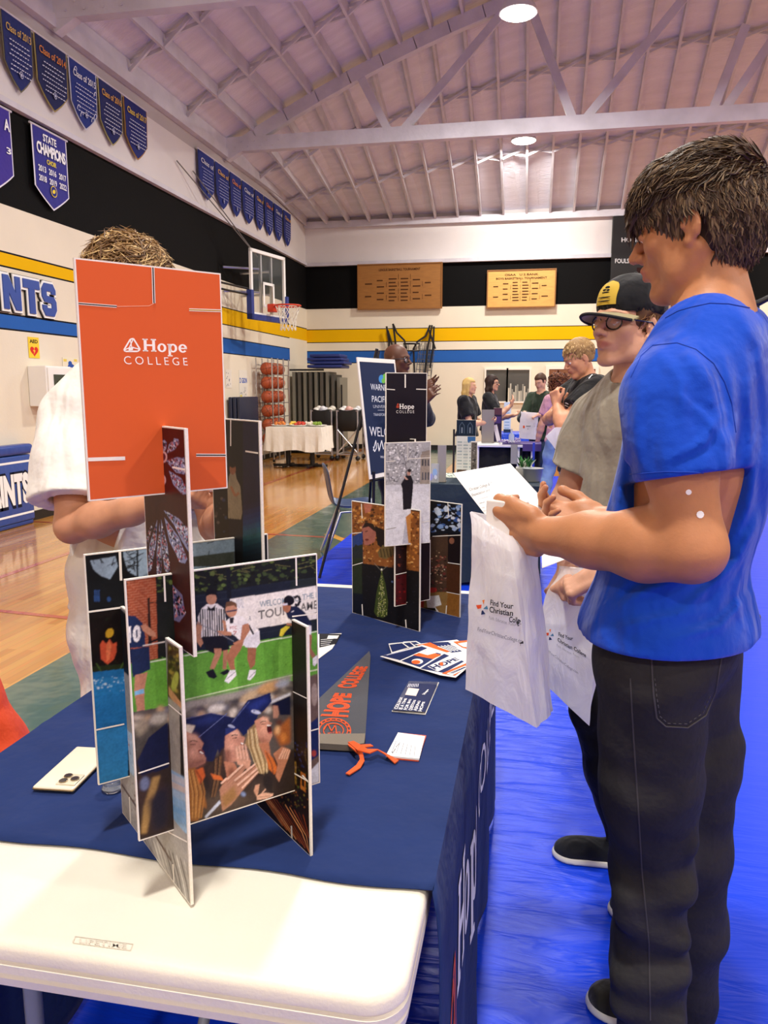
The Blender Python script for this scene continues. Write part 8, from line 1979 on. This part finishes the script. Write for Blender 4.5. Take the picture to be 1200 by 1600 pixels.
# bald man behind the sign
bx, by = at_r(615, 6.12)
bm_ = human('bald person with glasses and both hands raised behind the navy sign', (bx, by), (.97, -.22), 1.01, .0075, '#5c3828',
    {'R': dict(E=(bx+.10, by-.38, 1.15), W=tuple(pr(660, 628, 5.55)), f=(.55, -.1, .55), n=(.5, .5, .1), curl=(18, 14, 16, 22), thumb=(.5, .9, .1), hs=1.05, sleeve=1.7),
     'L': dict(E=(bx+.25, by+.10, 1.18), W=tuple(pr(656, 607, 5.85)), f=(.75, -.1, .32), n=(.1, -.6, .5), curl=(14, 10, 14, 20), thumb=(.5, .9, .1), hs=1.05, sleeve=1.7)},
    pitch=0, hoff=(0, .03, -.015), top='#2a2c33', pants='#23252b', kind_hair='none', hair='#2a1a14', lip='#4a2620', ripple=.004, loose=.015)
glasses(bm_['root'], bm_['P'], bm_['hR'], bm_['s'], '#2a2a2e', wire=.003)
# man in the black polo shirt
mx_, my_ = at_r(912, 5.35)
def polo(F): pass
pm = human('person with short fair hair in a black polo shirt with white trim looking down', (mx_, my_), (-.93, -.30), 1.0, .0075, '#d59a78',
    {'R': dict(E=tuple(pr(858, 655, 5.45)), W=tuple(pr(884, 640, 5.2)), f=(.4, -.6, .5), n=(.5, .7, .2), curl=(40, 45, 50, 55), thumb=(.7, .7, .2), sleeve=.55),
     'L': dict(E=tuple(pr(878, 664, 5.05)), W=tuple(pr(870, 632, 5.15)), f=(-.2, .2, .9), n=(.7, .7, 0), curl=(50, 55, 60, 60), thumb=(.7, .7, .2), sleeve=.62)},
    pitch=radians(-24), hoff=(0, .055, -.02), top='#131315', pants='#0c0c0e', hair='#9a7a4e', hem=.86, hairs=dict(back=-.04), ripple=.005, loose=.03, lip='#b0604f', belly=.03)
locks('hair_locks', pm['P'], pm['hR'], pm['root'], 420, .022, ['#b09060', '#8a6c44', '#c4a474'], 12, lambda p: p.z > .02 or p.y < -.02, w=.004, lift=.003)
for pts_ in ([(920, 592), (928, 583), (937, 575)], [(884, 629), (895, 634), (906, 640)], [(883, 633), (894, 638), (905, 644)]): stitch(pm['shirt'], pts_, .0035, '#f0f0f0', 'white_trim', pm['root'], 0, .002)
def small_bag(label, pts, r_, draw=None, d=.06):
    (x0, y0), (x1, y1), (x2, y2), (x3, y3) = pts; TL_, TR_, BR_, BL_ = pr(x0, y0, r_), pr(x1, y1, r_), pr(x2, y2, r_), pr(x3, y3, r_); bk = V3(.01, d, 0)
    m0 = TL_.lerp(BL_, .5), TR_.lerp(BR_, .5); rr = [(TL_, TR_, TR_+bk*.3, TL_+bk*.3), (m0[0], m0[1], m0[1]+bk, m0[0]+bk), (BL_, BR_, BR_+bk, BL_+bk)]
    return carrier(label, rr, .012, int(x0) % 9, draw, planep=(BL_, BR_, TL_))
small_bag('crumpled white bag tucked under the arm of the person in the black polo shirt', [(868, 668), (893, 668), (882, 722), (853, 682)], 4.95)
# woman with long blond hair
wx, wy = at_r(729, 10.0)
human('person with long blond hair and black puff-sleeved top at the third booth', (wx, wy), (.96, -.25), .885, .012, '#dba888',
    {'R': dict(E=(wx+.06, wy-.22, .98), W=(wx+.30, wy-.18, 1.00), f=(.9, .1, .3), n=(-.1, .3, .9), sleeve=.7), 'L': dict(E=(wx+.10, wy+.20, .98), W=(wx+.33, wy+.05, 1.02), f=(.9, -.1, .3), n=(-.1, -.3, .9), sleeve=.7)},
    top='#17171b', pants='#232c3c', kind_hair='long', hair='#c9a968', male=False, **{**D, 'loose': .035})
wx, wy = at_r(764, 10.9)
dk_ = human('person with long dark hair and glasses raising one hand at the third booth', (wx, wy), (.97, -.15), .91, .012, '#d8a488',
    {'R': dict(E=(wx+.14, wy-.22, 1.05), W=(wx+.30, wy-.16, 1.20), f=(.3, 0, .9), n=(-.8, .3, .2), sleeve=.7, curl=(20, 20, 25, 30)), 'L': dict(E=(wx+.10, wy+.20, 1.0), W=(wx+.33, wy+.05, 1.05), f=(.9, -.1, .3), n=(-.1, -.3, .9), sleeve=.7)},
    top='#1a1b1e', pants='#1b1c20', kind_hair='long', hair='#2c1a14', male=False, hairs=dict(thick=.006), **D)
glasses(dk_['root'], dk_['P'], dk_['hR'], dk_['s'], '#151517', wire=.004)
wx, wy = at_r(843, 10.6)
gw = human('person in a dark green cardigan with pulled-back hair looking into a white bag', (wx, wy), (-.55, -.85), .92, .012, '#dba88c',
    {'R': dict(E=(wx-.24, wy-.05, 1.02), W=tuple(pr(820, 645, 10.3)), f=(.6, -.4, -.5), n=(.2, -.3, -.9), sleeve=1.8), 'L': dict(E=(wx+.18, wy-.22, 1.0), W=tuple(pr(840, 648, 10.25)), f=(-.8, -.2, -.4), n=(-.2, .2, -.9), sleeve=1.5)},
    pitch=radians(-22), top='#2c3a2c', pants='#2c3c54', kind_hair='bun', hair='#4a3224', male=False, hem=.80, **D)
def bd3(A): A.ell(818.5, 667, 1.6, 2.4, '#c9512a'); A.rect(822, 665, 836, 667, '#8a8a90'); A.rect(824, 669.5, 837, 671, '#a5a5aa')
small_bag('white plastic bag held open by the person in the green cardigan', [(814, 643), (839, 645), (836, 687), (811, 685)], 10.22, bd3)
wx, wy = at_r(872, 9.3)
pk = human('person with long wavy auburn hair, pink t-shirt and light blue jeans seen from behind', (wx, wy), (-.60, .80), .90, .012, '#cf9a80',
    {'L': dict(E=(wx-.20, wy-.08, 1.0), W=(wx-.24, wy-.02, .80), f=(-.1, 0, -1), n=(0, 1, 0), sleeve=.6), 'R': dict(E=(wx+.12, wy+.2, 1.02), W=(wx-.05, wy+.3, 1.05), f=(-.8, .1, 0), n=(0, -.2, .9), sleeve=.6)},
    top='#c492a4', pants='#7f9cc4', kind_hair='long', hair='#5a3224', male=False, pants_name='jeans', pleg=1.25, shoes=('#e6e2dc', '#f2f0ec'), hem=.88,
    knees=[(wx-.10, wy+.02, .48), (wx+.10, wy, .48)], ankles=[(wx-.16, wy-.02, .07), (wx+.06, wy-.02, .07)], **D)
locks('wavy_hair', pk['P'], pk['hR'], pk['root'], 500, .15, ['#6e402c', '#8a5638', '#452418'], 14, lambda p: p.y < .03 and p.z > -.07, rad=(.095, .12, .105), w=.009, droop=.9, noise_=.4, lift=.01, curl=.5)
